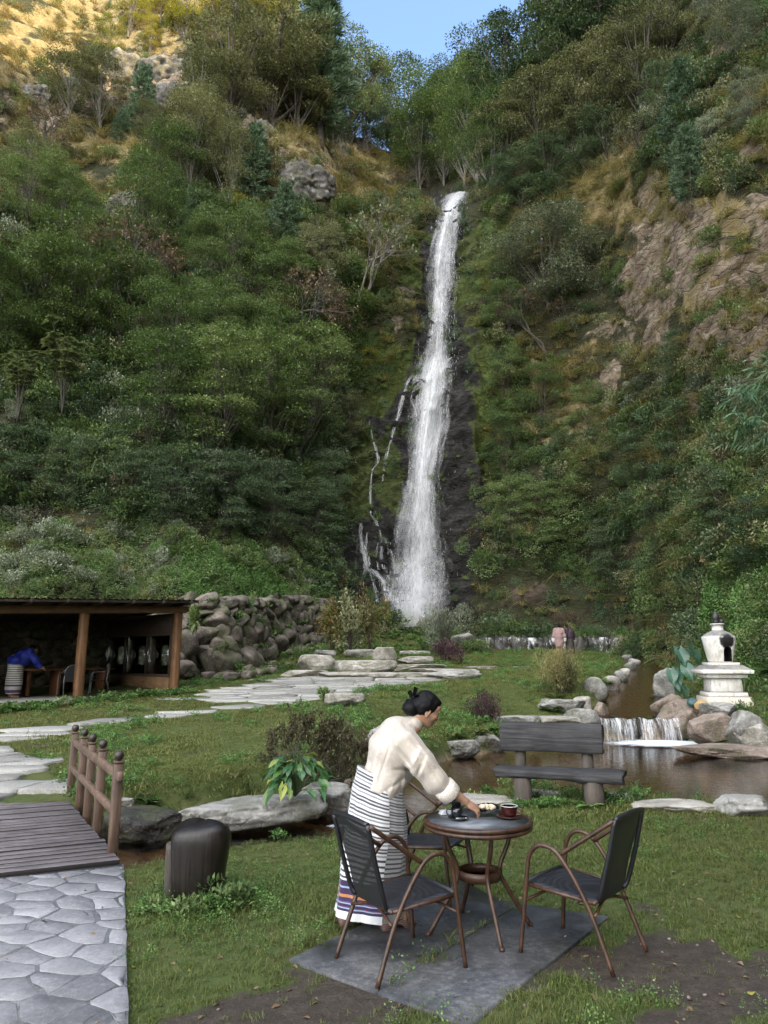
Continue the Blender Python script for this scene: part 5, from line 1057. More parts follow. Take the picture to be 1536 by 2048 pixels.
dup(ch, (.345, 6.36, .01), R(-24), 'dark mesh garden chair behind the table, half hidden by the woman')

def cup_prof(r0, r1, h, th=.004): return [(r0*.6, 0), (r0, .004), (r0*1.08, .01), (r1*.93, h*.5), (r1, h), (r1-th, h), (r1*.93-th, h*.5), (r0*.9, .012), (0, .010)]
SAU = lambda r: [(r*.5, 0), (r*.55, .003), (r, .016), (r-.003, .019), (r*.5, .008), (0, .007)]
zt = TB[2]+TH+.0008
def on_table(px, py): return onz(px, py, zt)
# black cup and saucer
q = on_table(916, 1640); s_ = thing('saucer', 'black saucer under the black cup with a small spoon on it', 'saucer', q); b = MB(); b.lathe(SAU(.074), n=40); b.build('plate', M_CER_K, s_, True); b = MB(); b.lathe([(0, .004), (.012, .005), (.012, .008), (0, .008)], (.055, -.02, .012), 14); b.tube([(.055, -.02, .017), (-.02, -.055, .022)], .0022, 6); b.build('spoon', M_STEEL, s_, True)
c = thing('coffee_cup', 'black coffee cup nearest the woman on the table', 'cup', q+(-.008, .004, .0085)); b = MB(); b.lathe(cup_prof(.026, .041, .072), n=36); b.build('bowl', M_CER_K, c, True); b = MB(); b.tube(spline([(-.036, .012, .056), (-.066, .02, .054), (-.064, .02, .026), (-.030, .010, .020)], 5), .0045, 8); b.build('handle', M_CER_K, c, True); b = MB(); b.lathe([(.037, .060), (0, .0602)], n=30); b.build('coffee', M_COFFEE, c)
# oxblood cup and saucer
q = on_table(1019, 1636); s_ = thing('saucer', 'dark red saucer under the white lined cup', 'saucer', q); b = MB(); b.lathe(SAU(.092), n=44); b.build('plate', M_CER_R, s_, True)
c = thing('coffee_cup', 'dark red cup with white inside at the right of the table', 'cup', q+(0, 0, .0085)); b = MB(); b.lathe([(.030, 0), (.036, .004), (.050, .03), (.061, .071), (.0625, .074)], n=40); b.build('bowl', M_CER_R, c, True); b = MB(); b.lathe([(.0625, .074), (.060, .0765), (.057, .073), (.046, .03), (.03, .012), (0, .010)], n=40); b.build('lining', M_CER_W, c, True); b = MB(); b.tube(spline([(.05, -.028, .058), (.082, -.04, .055), (.078, -.038, .026), (.040, -.022, .020)], 5), .005, 8); b.build('handle', M_CER_R, c, True); b = MB(); b.lathe([(.053, .056), (0, .0562)], n=30); b.build('tea', M_COFFEE, c)
# plate of dumplings held by the woman
PLATE = on_table(970, 1624)+np.array((0, 0, .004)); pl = thing('plate', 'black oval plate the woman is setting down', 'plate', PLATE); b = MB(); V_ = [(.04, 0), (.05, .003), (.092, .022), (.090, .025), (.05, .010), (0, .009)]; b.lathe(V_, n=44); b.V[-1] = b.V[-1]*(1.0, .86, 1); b.build('dish', M_CER_K, pl, True)
for i, (x, y, lab) in enumerate([(-.028, -.006, 'pale dumpling at the left of the black plate'), (.006, .012, 'pale dumpling in the middle of the black plate'), (.038, -.002, 'pale dumpling at the right of the black plate')]):
    V, F = rock_shape(300+i, (.050, .042, .036), 3, .08, 7); tag(mk('dumpling', V, F, M_DOUGH, None, True, None, None, None, PLATE+(x, y, .024)), lab, 'dumpling', 'dumplings on the black plate')
q = on_table(889, 1628); b = MB(); [b.box((.002*i, .001*i, .002+.0042*i), (.075, .055, .0038), rotz(.35+.03*i), .0008) for i in range(6)]; tag(b.build('card_stack', M_PAPER, None, False, q), 'small stack of white cards behind the black cup', 'cards')
q = on_table(913, 1615); j = thing('milk_jug', 'small black jug behind the black cup', 'jug', q); b = MB(); b.lathe([(.028, 0), (.034, .006), (.036, .05), (.028, .085), (.032, .10), (.029, .10), (.025, .085), (.032, .05), (.03, .01), (0, .01)], n=30); b.build('body', M_CER_K, j, True); b = MB(); b.tube(spline([(-.03, .0, .085), (-.065, .0, .08), (-.062, .0, .035), (-.033, .0, .025)], 5), .004, 7); b.build('handle', M_CER_K, j, True)

# ================================================================ BENCH, CARVED POST, BRIDGE
bu = unit((.93, -.33, 0)); bv_ = np.array((.33, .93, 0)); bo = np.array((2.20, 9.80, 0)); bo[2] = G(bo[0], bo[1])-.09; bz = math.atan2(bu[1], bu[0])
be = thing('log_bench', 'rustic bench of dark weathered logs facing the lawn beside the pond', 'bench', bo, bz)
V, F = rough_bar(1.62, .44, .135, 3, 60, 28, 5, .040, .07); mk('seat', V+(.02, .14, .455), F, M_OLDW, be, True)
sh = lambda a: (np.where(np.cos(a) > 0, np.cos(a)*.135, np.cos(a)*.05), np.sign(np.sin(a))*np.abs(np.sin(a))**.8*.195)
V, F = rough_bar(1.36, .14, .39, 5, 60, 30, 3, .022, .03, sh); Mt = np.array(Matrix.Rotation(R(-9), 3, 'X')); mk('backrest', V@Mt.T+(-.09, .42, .885), F, M_OLDW, be, True)
for x, y, r_, h, nm in ((-.43, .02, .115, .405, 'leg'), (.46, .02, .125, .405, 'leg')):
    b = MB(); b.tube([(x, y, -.25), (x+.01, y, .2), (x, y, h)], [r_*1.05, r_, r_*.96], 16); b.build(nm, M_LOG, be, True)
for x in (-.52, .37):
    b = MB(); b.tube([(x, .40, -.25), (x+.005, .45, .45), (x, .53, .84)], [.085, .08, .07], 12); b.build('back_post', M_LOG, be, True)

M_VARN = woodmat('dark_varnished_wood', (.003, .0025, .002), (.020, .0145, .011), .34, (30, 30, 1.0), .35, .5)
st = thing('carved_post', 'dark polished wooden stump post standing in the grass beside the paved path', 'post', (-1.455, 6.13, 0)); rings = []
for z, w_, d_, ox in ((-.1, .36, .30, -.01), (0, .375, .31, -.005), (.12, .395, .33, 0), (.28, .42, .345, .01), (.42, .445, .36, .02), (.47, .45, .36, .022), (.515, .44, .35, .02), (.545, .42, .33, .018), (.568, .375, .285, .018), (.583, .30, .22, .016), (.592, .20, .14, .015), (.595, .08, .05, .015)):
    a = np.arange(36)/36*2*math.pi; k = (np.abs(np.cos(a))**2.6+np.abs(np.sin(a))**2.6)**(-1/2.6); rings.append(np.stack([np.cos(a)*k*w_/2+ox, np.sin(a)*k*d_/2, np.full(36, z)+.012*np.cos(a*2+1)*(z > .5)], 1))
V, F = loft(rings); V = V+fbm(V*(3.5, 3.5, 2.0), 2, 4)[:, None]*.016; mk('block', V, F, M_VARN, st, True)
V, F = rough_bar(.44, .12, .10, 9, 14, 16, 3, .008, .006); V = V@np.array(Matrix.Rotation(R(-90), 3, 'Y')).T; mk('side_slab', V*(1, 1.6, 1)+(-.215, .05, .20), F, M_LOG, st, True)

BU, BA = unit((.90, .43, 0)), unit((-.514, .858, 0)); BO = np.array((-2.40, 7.03, .0)); br = thing('footbridge', 'grey plank footbridge with a brown post railing at the left edge', 'bridge', BO); b = MB(); rs = np.random.RandomState(3); BL = 3.6; nP = 23
Mb = np.stack([BU, BA, (0, 0, 1)], 1)
for i in range(nP):
    c = BA*((i+.5)*BL/nP)-BU*(.96+rs.uniform(-.01, .01))+np.array((0, 0, .055+rs.uniform(-.004, .004))); b.box(c, (1.98+rs.uniform(-.03, .03), BL/nP-rs.uniform(.036, .052), .045), Mb@rotz(rs.normal(0, .004)), .004)
dk = b.build('deck', [M_DECK, M_DECKE], br, False); dk.data.polygons.foreach_set('material_index', np.array([0 if abs(p_.normal.z) > .5 else 1 for p_ in dk.data.polygons], np.int32)); b = MB()
for k in (-.12, -.95, -1.8): b.box(BA*(BL/2)+BU*k+np.array((0, 0, -.03)), (.12, BL-.05, .12), Mb, .006)
b.box(BA*.012-BU*.96+np.array((0, 0, .01)), (2.0, .04, .05), Mb, .004); b.build('beam', M_OLDW, br)
posts = [onz(x, y, .08)-BO for x, y in ((225, 1703), (194, 1656), (174, 1631), (158, 1610), (140, 1592))]
for P in posts:
    b = MB(); b.box((P[0], P[1], .42), (.085, .085, .90), Mb, .006); b.box((P[0], P[1], .885), (.095, .095, .02), Mb, .004); po = b.build('post', M_RAIL, br); b = MB(); b.lathe([(.018, -.055), (.020, -.045), (.035, -.032), (.045, -.012), (.047, .004), (.040, .026), (.022, .042), (0, .047)], (P[0], P[1], .945), 18); b.build('finial', M_FIN, po, True)
e0, e1 = posts[0], posts[-1]; dr = unit((e1-e0)*(1, 1, 0)); Mr = np.stack([np.cross(dr, (0, 0, 1)), dr, (0, 0, 1)], 1)
for z, ex, hh in ((.765, .16, .085), (.43, .0, .075)):
    b = MB(); a0 = e0-dr*ex; c = (a0+e1)/2; L = np.linalg.norm((e1-a0)[:2]); b.box((c[0], c[1], z), (.052, L, hh), Mr, .006); b.build('rail', M_RAILH, br)

# ================================================================ SHED
SU, SV = unit((.68, .733, 0)), unit((-.733, .68, 0)); SO = np.array((-6.2, 22.0, .82)); Ms = np.stack([SU, SV, (0, 0, 1)], 1); L_ = lambda s, v, z: SU*s+SV*v+np.array((0, 0, z))
M_SWOOD = woodmat('orange_brown_timber', (.075, .034, .013), (.20, .098, .040), .6, (10, 10, 1), .4, .3); M_SWOODH = woodmat('orange_brown_beam', (.060, .028, .012), (.165, .080, .034), .6, (1.2, 1.2, 10), .4, .3); M_DARKW = plain('dark_ply', (.035, .020, .012), .8, var=.3, nscale=6); M_TIN = plain('rusty_tin_roof', (.060, .042, .034), .6, .4, .3, .4, 4)
M_PANEL = woodmat('pale_plywood_panel', (.11, .06, .03), (.24, .145, .075), .7, (2, 2, 6), .3, .2)
t = NT('window_glass'); fr_ = t.n('Fresnel', {'IOR': 1.5}); M_GLASS = t.done(t.n('MixShader', {0: fr_, 1: t.n('BsdfTransparent', {'Color': (.78, .84, .82)}), 2: t.n('BsdfGlossy', {'Roughness': .02, 'Color': (1, 1, 1)})}))
sh_ = thing('open_shed', 'open fronted timber tea shed with a tin roof at the left of the lawn', 'shed', SO); SL, SD = 8.6, 4.5
b = MB(); b.box(L_(-SL/2+.25, SD/2-.05, -.2), (SL+.6, SD+.5, .44), Ms, .02); b.build('floor', M_FLAG2, sh_)
b = MB(); rs = np.random.RandomState(9)
for i in range(26): V, F = rock_shape(330+i, (.42, .34, .26), 2, .08); b.add(V+L_(-SL+.2+i*.345, -.26+rs.uniform(-.05, .03), -.12), F)
b.build('stone_edge', M_ROCKG, sh_, True)
for s_ in (0, -2.87, -5.74):
    b = MB(); V, F = rough_bar(2.42+.048*s_, .25, .25, int(7-s_), 20, 16, 3, .012, 0); V = V@np.array(Matrix.Rotation(R(-90), 3, 'Y')).T; b.add(V@Ms.T+L_(s_, 0, 1.22+.024*s_), F); b.build('post', M_SWOOD, sh_, True)
b = MB(); b.box(L_(-SL/2+.2, 0, 2.50), (SL+.9, .18, .20), Ms, .015); SHR = lambda b_: [q.__setitem__((slice(None), 2), q[:, 2]+.048*(q@SU)) for q in b_.V]; SHR(b); b.build('front_beam', M_SWOODH, sh_)
for i in range(10): b = MB(); a_ = L_(-SL+.4+i*.92, -.62, 2.70); e = L_(-SL+.4+i*.92, SD+.3, 2.22); c = (a_+e)/2; d = unit(e-a_); b.box(c, (.09, float(np.linalg.norm(e-a_)), .10), np.stack([SU, d, np.cross(SU, d)], 1), .008); SHR(b); b.build('rafter', M_DARKW, sh_)
b = MB(); n = 170; V = []
for i in range(n+1):
    s_ = -SL-.1+(SL+.45)*i/n; w_ = .018*math.sin(i*1.9)
    for v, z in ((-.62, 2.76), (2.0, 2.53), (SD+.5, 2.27)): V.append(L_(s_, v, z+w_))
F = [(i*3+j, (i+1)*3+j, (i+1)*3+j+1, i*3+j+1) for i in range(n) for j in range(2)]; b.add(V, F); V2 = [np.array(v)-(0, 0, .012) for v in V]; b.add(V2, [f[::-1] for f in F]); b.box(L_(-SL/2+.12, -.58, 2.70), (SL+.4, .03, .07), Ms, .005); SHR(b); b.build('roof', M_TIN, sh_)
b = MB(); rs = np.random.RandomState(12)
for r_ in range(8):
    for i in range(18): V, F = rock_shape(360+(r_*18+i) % 40, (.62, .26, .36), 2, .07); b.add(V@Ms.T+L_(-SL+i*.49+(r_ % 2)*.25, SD-.02, .1+r_*.29), F)
b.box(L_(-SL/2, SD+.14, 1.1), (SL+.1, .2, 2.3), Ms); b.build('back_wall', M_WALLS, sh_, True)
b = MB(); b.box(L_(-SL+.05, SD/2, 1.2), (.14, SD-.2, 2.4), Ms); b.build('end_wall', M_DARKW, sh_)
b = MB(); b.box(L_(.0, SD/2+.08, .27), (.08, SD-.4, .50), Ms, .004); b.build('lower_panel', M_PANEL, sh_); b = MB(); b.box(L_(.0, SD/2+.08, 2.10), (.08, SD-.4, .60), Ms, .004); b.build('upper_panel', M_DARKW, sh_)
wf_ = MB(); wf_.box(L_(0, SD/2+.08, .56), (.12, SD-.36, .07), Ms, .004); wf_.box(L_(0, SD/2+.08, 1.78), (.12, SD-.36, .07), Ms, .004)
y0, y1 = .28, SD-.12
for k in range(4): wf_.box(L_(0, y0+(y1-y0)*k/3, 1.17), (.10, .07, 1.20), Ms, .004)
wf = wf_.build('window_frame', M_DARKW, sh_)
for k in range(3): a_ = y0+(y1-y0)*(k+.5)/3; b = MB(); b.box(L_(0, a_, 1.17), (.008, (y1-y0)/3-.075, 1.16), Ms); b.build('pane', M_GLASS, wf)
M_TABW = woodmat('reddish_table_wood', (.075, .028, .012), (.19, .08, .035), .45, (2, 10, 10), .4, .2)
for (s_, v, lab) in ((-3.1, 1.9, 'reddish wooden table in the shed beside the woman in blue'), (-1.5, 2.4, 'reddish wooden table in the shed near the window'), (-6.6, 1.7, 'wooden table at the left end of the shed')):
    P = SO+L_(s_, v, .02); tb = thing('wooden_table', lab, 'table', P, math.atan2(SU[1], SU[0]), 'wooden tables in the shed'); b = MB(); b.box((0, 0, .73), (1.35, .75, .05), None, .008); b.build('tabletop', M_TABW, tb)
    for x in (-.42, .42): b = MB(); b.box((x, 0, .36), (.10, .52, .68), None, .01, 1.0); b.build('leg', M_TABW, tb)
M_GREYT = plain('grey_metal_tube', (.16, .165, .17), .35, .5, .6, .05)
def shed_chair(lab, s_, v, rz):
    t_ = thing('cafe_chair', lab, 'chair', SO+L_(s_, v, .02), rz, 'black cafe chairs in the shed')
    for q in (-1, 1):
        b = MB(); b.tube(spline([(.24, q*.26, 0), (.22, q*.26, .40), (.20, q*.26, .60), (.10, q*.265, .66), (-.12, q*.26, .67), (-.22, q*.22, .72)], 5), .013, 8); b.build('arm_frame', M_GREYT, t_, True); b = MB(); b.tube([(-.30, q*.22, 0), (-.22, q*.22, .42), (-.24, q*.20, .70)], .013, 8); b.build('rear_leg', M_GREYT, t_, True)
    b = MB(); a = np.linspace(0, math.pi, 15); b.tube(np.stack([np.full(15, -.25)-.02*np.sin(a), .225*np.cos(a), .62+.24*np.sin(a)], 1), .013, 8); b.build('back_frame', M_GREYT, t_, True)
    b = MB(); V = [(-.25-.02*math.sin(x)*0-.01, .22*math.cos(x), .62+.235*math.sin(x)) for x in np.linspace(0, math.pi, 15)]+[(-.22, -.20, .42), (-.22, .20, .42)]; b.add(V, [tuple(range(17))]); b.add([np.array(v)-(.012, 0, 0) for v in V], [tuple(range(17))[::-1]]); b.build('backrest', M_MESHF, t_); b = MB(); b.box((0, 0, .42), (.46, .46, .025), None, .01); b.build('seat', M_MESHF, t_); return t_
sr = math.atan2(SU[1], SU[0])
sc = shed_chair('black cafe chair at the left end of the shed', -5.35, .75, sr+R(150))
dup(sc, SO+L_(-2.75, .80, .02), sr+R(80), 'black cafe chair half hidden behind the middle post of the shed'); dup(sc, SO+L_(-1.75, 1.15, .02), sr+R(150), 'black cafe chair in the shed nearest the window'); dup(sc, SO+L_(-6.3, .8, .02), sr+R(60), 'black cafe chair in the shed cut by the left edge of the photo')

# ================================================================ INCENSE BURNER
t = NT('stained_whitewash'); p = t.obj(); n1 = t.noise(p, 3.5, 7, .7); n2 = t.noise(t.map(p, (5, 5, 1.1)), 2.2, 6, .7); zc = t.n('SeparateXYZ', {0: p}, None); up = t.n('SeparateXYZ', {0: t.n('NewGeometry', out=1)}, 2)
c = t.ramp(n1, [(.3, (.48, .43, .35)), (.5, (.62, .59, .54)), (.7, (.72, .71, .68))]); c = t.mix(t.ramp(n2, [(.52, 0.0), (.72, .8)]), c, (.20, .185, .165)); c = t.mix(t.math('MULTIPLY', t.ramp(up, [(.35, 0.0), (.7, 1.0)]), t.ramp(n1, [(.3, .5), (.6, .95)])), c, (.09, .085, .078))
c = t.mix(t.math('MULTIPLY', t.ramp(zc.outputs[2], [(.05, 1.0), (.30, 0.0)]), .55), c, (.42, .33, .21))
sx, sz = zc.outputs[0], zc.outputs[2]; dx = t.math('DIVIDE', t.math('SUBTRACT', sx, .13), .26); dz = t.math('DIVIDE', t.math('SUBTRACT', sz, 1.78), .24); so = t.math('ADD', t.math('MULTIPLY', dx, dx), t.math('MULTIPLY', dz, dz)); so = t.math('ADD', so, t.math('MULTIPLY', t.math('SUBTRACT', t.mix(.4, n1, n2), .5), 2.6))
fy = t.ramp(t.math('MULTIPLY', zc.outputs[1], -1.0), [(.0, 0.0), (.08, 1.0)]); c = t.mix(t.math('MULTIPLY', t.ramp(so, [(.55, 1.0), (1.15, 0.0)]), fy), c, (.010, .009, .009))
M_WHITEW = t.done(t.bsdf(c, .85, t.bump(n1, .3, .02))); M_SOOT = plain('soot', (.012, .011, .011), .9, .2, var=.4, nscale=9); M_FINI = plain('blackened_finial', (.022, .021, .022), .5, var=.3)
BP = np.array((10.0, 22.0, 0.0)); BP[2] = .60; bn = thing('incense_burner', 'white stone incense burner with a sooty opening and dark flame finial on the stream bank', 'incense burner', BP, R(-9)); b = MB()
for (z0, z1, w_, tp) in ((-.35, .20, 1.30, .94), (.20, .33, 1.08, .96), (.33, .72, .86, .97), (.72, .84, 1.10, 1.04)): b.box((0, 0, (z0+z1)/2), (w_, w_, z1-z0), None, .015, tp)
b.box((0, 0, .905), (1.40, 1.40, .12), None, .015); b.box((0, 0, 1.025), (1.34, 1.34, .12), None, .01, .72); b.box((0, 0, 1.125), (.84, .84, .09), None, .012); b.build('pedestal', M_WHITEW, bn)
b = MB(); b.lathe([(.33, 1.17), (.345, 1.2), (.47, 1.86), (.475, 1.90), (.47, 1.915), (.32, 2.03), (.175, 2.10), (.16, 2.12), (.16, 2.27), (0, 2.27)], n=28); vz = b.build('vase', M_WHITEW, bn); bm_ = bmesh.new(); bm_.from_mesh(vz.data); bmesh.ops.remove_doubles(bm_, verts=bm_.verts, dist=.0005); bmesh.ops.recalc_face_normals(bm_, faces=bm_.faces); bm_.to_mesh(vz.data); bm_.free()
b = MB(); hw = .125; arch = [(-hw, 1.19), (hw, 1.19)]+[(hw*math.cos(x), 1.50+hw*math.sin(x)) for x in np.linspace(0, math.pi, 9)]; V = [(x+.13, -.7, z) for x, z in arch]+[(x+.13, .12, z) for x, z in arch]; n = len(arch); b.add(V, [tuple(range(n)), tuple(range(n, 2*n))[::-1]]+[(i, i+n, (i+1) % n+n, (i+1) % n) for i in range(n)]); cut = b.build('cutter', M_SOOT, bn)
bm_ = bmesh.new(); bm_.from_mesh(cut.data); bmesh.ops.recalc_face_normals(bm_, faces=bm_.faces); bm_.to_mesh(cut.data); bm_.free(); vz.data.materials.append(M_SOOT); cut.data.materials.clear(); cut.data.materials.append(M_WHITEW); cut.data.materials.append(M_SOOT); cut.data.polygons.foreach_set('material_index', np.ones(len(cut.data.polygons), np.int32))
md = vz.modifiers.new('opening', 'BOOLEAN'); md.object = cut; md.solver = 'EXACT'; bpy.context.view_layer.update(); dg = bpy.context.evaluated_depsgraph_get(); me = bpy.data.meshes.new_from_object(vz.evaluated_get(dg)); vz.modifiers.clear(); vz.data = me; bpy.data.objects.remove(cut)
b = MB(); b.lathe([(.19, 2.27), (.205, 2.285), (.19, 2.31), (0, 2.31)], n=24); b.build('lid', M_WHITEW, bn); b = MB(); b.lathe([(.09, 2.31), (.10, 2.36), (.085, 2.41), (.11, 2.45), (.115, 2.50), (.085, 2.58), (.04, 2.66), (0, 2.70)], (-.03, 0, 0), 16); b.lathe([(.06, 2.31), (.085, 2.36), (.075, 2.42), (0, 2.45)], (.13, .02, 0), 12); b.build('finial', M_FINI, bn, True)

# ================================================================ ROCKS, STEPS AND WALLS
ROCK_N = [0]
def rockpx(l, r_, t_, b_, m, label, cat='rock', z=None, depth=.8, flat=0.0, name='rock', group=None, rot=0.0, rough=.07, sink=.12, sub=4, planes=11):
    ROCK_N[0] += 1; mid = (l+r_)/2; P = gp(mid, b_) if z is None else onz(mid, b_, z); d = P[1]*cp+(P[2]-CAM_H)*sp; W = (r_-l)/F_PX*d; dl = max(.05, (1316-b_)/F_PX); Hh = (b_-t_)/F_PX*d
    Hh = max(.10, Hh-W*depth*max(0.0, (b_-1316))/F_PX*.75); sub = 5 if (sub == 4 and r_-l > 55) else sub; V, F = rock_shape(400+ROCK_N[0]*7, (W*1.06, W*depth, Hh*(1+sink)*1.04), sub, rough, planes, flat)
    if rot: V = V@rotz(R(rot)).T
    o = mk(name, V, F, m, None, sub < 4, None, None, None, P+np.array((0, W*depth*.42, Hh*(.5-sink*.5)))); return tag(o, label, cat, group)
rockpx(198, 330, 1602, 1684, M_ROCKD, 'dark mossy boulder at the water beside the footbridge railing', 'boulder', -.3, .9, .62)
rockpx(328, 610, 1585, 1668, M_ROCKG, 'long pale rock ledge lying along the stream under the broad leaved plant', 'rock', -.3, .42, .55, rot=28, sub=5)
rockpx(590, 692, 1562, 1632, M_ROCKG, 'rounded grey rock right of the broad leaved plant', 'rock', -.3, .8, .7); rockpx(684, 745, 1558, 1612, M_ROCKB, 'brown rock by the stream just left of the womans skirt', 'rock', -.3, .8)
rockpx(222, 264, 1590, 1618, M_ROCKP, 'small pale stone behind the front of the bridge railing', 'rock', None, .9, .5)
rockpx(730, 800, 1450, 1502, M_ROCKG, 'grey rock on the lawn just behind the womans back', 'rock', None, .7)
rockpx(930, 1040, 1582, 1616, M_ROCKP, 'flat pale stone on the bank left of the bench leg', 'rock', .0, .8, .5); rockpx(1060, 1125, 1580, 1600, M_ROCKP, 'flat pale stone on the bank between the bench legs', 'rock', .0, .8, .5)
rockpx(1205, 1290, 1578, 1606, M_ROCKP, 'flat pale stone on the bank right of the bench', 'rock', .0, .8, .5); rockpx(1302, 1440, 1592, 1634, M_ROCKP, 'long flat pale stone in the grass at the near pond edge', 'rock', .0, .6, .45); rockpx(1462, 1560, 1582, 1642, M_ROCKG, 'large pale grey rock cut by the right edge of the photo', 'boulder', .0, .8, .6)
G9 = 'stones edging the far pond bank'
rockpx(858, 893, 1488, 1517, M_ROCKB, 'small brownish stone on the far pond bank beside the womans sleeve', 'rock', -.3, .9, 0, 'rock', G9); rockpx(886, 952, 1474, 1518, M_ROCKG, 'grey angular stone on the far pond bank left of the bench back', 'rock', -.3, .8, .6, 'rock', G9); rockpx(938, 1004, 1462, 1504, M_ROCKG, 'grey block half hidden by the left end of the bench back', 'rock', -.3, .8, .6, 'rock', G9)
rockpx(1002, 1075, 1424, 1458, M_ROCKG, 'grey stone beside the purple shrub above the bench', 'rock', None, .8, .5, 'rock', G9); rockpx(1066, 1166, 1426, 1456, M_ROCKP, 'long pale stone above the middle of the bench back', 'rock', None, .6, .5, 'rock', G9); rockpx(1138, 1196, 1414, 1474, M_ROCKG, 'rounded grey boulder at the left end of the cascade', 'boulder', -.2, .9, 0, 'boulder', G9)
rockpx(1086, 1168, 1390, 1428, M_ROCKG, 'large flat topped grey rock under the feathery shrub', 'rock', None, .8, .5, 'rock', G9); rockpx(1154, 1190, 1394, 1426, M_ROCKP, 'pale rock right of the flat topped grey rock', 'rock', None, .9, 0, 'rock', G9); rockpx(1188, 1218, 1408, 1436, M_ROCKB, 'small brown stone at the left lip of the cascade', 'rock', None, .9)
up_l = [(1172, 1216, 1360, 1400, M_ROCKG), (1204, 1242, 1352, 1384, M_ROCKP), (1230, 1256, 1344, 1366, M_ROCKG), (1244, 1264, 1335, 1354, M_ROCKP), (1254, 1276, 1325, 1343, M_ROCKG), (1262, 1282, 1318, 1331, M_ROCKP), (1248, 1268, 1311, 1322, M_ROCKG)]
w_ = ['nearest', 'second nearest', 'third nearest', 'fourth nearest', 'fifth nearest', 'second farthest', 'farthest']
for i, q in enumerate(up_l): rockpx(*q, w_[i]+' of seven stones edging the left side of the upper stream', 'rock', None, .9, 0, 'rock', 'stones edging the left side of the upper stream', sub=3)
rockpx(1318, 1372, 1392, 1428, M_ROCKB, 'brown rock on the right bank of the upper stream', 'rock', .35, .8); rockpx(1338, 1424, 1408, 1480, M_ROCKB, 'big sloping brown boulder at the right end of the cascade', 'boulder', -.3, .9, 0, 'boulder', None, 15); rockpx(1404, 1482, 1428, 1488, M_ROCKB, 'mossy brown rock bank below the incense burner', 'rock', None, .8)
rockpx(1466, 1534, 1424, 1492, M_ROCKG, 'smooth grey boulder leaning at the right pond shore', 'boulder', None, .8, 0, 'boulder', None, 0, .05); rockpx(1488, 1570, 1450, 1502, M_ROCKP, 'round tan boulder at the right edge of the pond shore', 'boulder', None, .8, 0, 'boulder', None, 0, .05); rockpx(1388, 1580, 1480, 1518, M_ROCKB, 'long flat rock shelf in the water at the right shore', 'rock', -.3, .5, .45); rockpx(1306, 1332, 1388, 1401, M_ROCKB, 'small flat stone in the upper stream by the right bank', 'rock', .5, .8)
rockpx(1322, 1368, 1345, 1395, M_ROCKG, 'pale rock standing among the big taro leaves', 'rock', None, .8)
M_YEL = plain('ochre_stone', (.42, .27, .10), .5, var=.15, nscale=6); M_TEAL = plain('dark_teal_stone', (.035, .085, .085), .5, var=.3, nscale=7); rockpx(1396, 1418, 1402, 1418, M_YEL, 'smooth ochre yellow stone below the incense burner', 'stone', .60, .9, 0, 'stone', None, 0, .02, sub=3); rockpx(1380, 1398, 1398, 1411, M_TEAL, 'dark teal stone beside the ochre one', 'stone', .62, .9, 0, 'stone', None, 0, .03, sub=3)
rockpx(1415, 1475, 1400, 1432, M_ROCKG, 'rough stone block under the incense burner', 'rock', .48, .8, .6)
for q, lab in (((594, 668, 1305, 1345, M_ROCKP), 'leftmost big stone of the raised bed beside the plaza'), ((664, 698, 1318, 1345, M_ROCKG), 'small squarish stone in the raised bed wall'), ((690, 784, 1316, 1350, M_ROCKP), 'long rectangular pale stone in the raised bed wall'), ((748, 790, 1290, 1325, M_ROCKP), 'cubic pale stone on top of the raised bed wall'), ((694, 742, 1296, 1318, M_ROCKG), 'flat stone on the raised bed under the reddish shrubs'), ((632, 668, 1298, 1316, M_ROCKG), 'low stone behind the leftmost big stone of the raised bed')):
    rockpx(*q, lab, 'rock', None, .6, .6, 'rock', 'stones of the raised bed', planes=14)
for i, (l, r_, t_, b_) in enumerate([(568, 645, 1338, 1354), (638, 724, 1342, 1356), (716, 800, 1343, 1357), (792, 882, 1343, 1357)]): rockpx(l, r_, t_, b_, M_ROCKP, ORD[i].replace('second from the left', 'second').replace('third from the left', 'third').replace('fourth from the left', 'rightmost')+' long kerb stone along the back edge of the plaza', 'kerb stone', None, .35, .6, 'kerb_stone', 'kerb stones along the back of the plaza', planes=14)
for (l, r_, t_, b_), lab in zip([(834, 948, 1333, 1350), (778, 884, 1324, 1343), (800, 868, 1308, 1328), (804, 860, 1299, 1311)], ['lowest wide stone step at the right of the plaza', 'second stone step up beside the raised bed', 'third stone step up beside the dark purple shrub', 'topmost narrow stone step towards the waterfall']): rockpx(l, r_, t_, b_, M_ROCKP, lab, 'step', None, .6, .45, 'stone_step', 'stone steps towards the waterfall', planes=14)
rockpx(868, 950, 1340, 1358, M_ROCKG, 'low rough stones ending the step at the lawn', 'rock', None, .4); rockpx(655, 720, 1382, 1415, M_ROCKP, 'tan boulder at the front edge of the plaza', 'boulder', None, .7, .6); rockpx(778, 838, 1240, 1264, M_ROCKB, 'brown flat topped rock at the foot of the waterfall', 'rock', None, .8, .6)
rockpx(990, 1018, 1284, 1298, M_ROCKG, 'small rock by the left end of the weir', 'rock', None, .8); rockpx(905, 950, 1268, 1290, M_ROCKG, 'grey rock behind the grey green shrub', 'rock', None, .8)
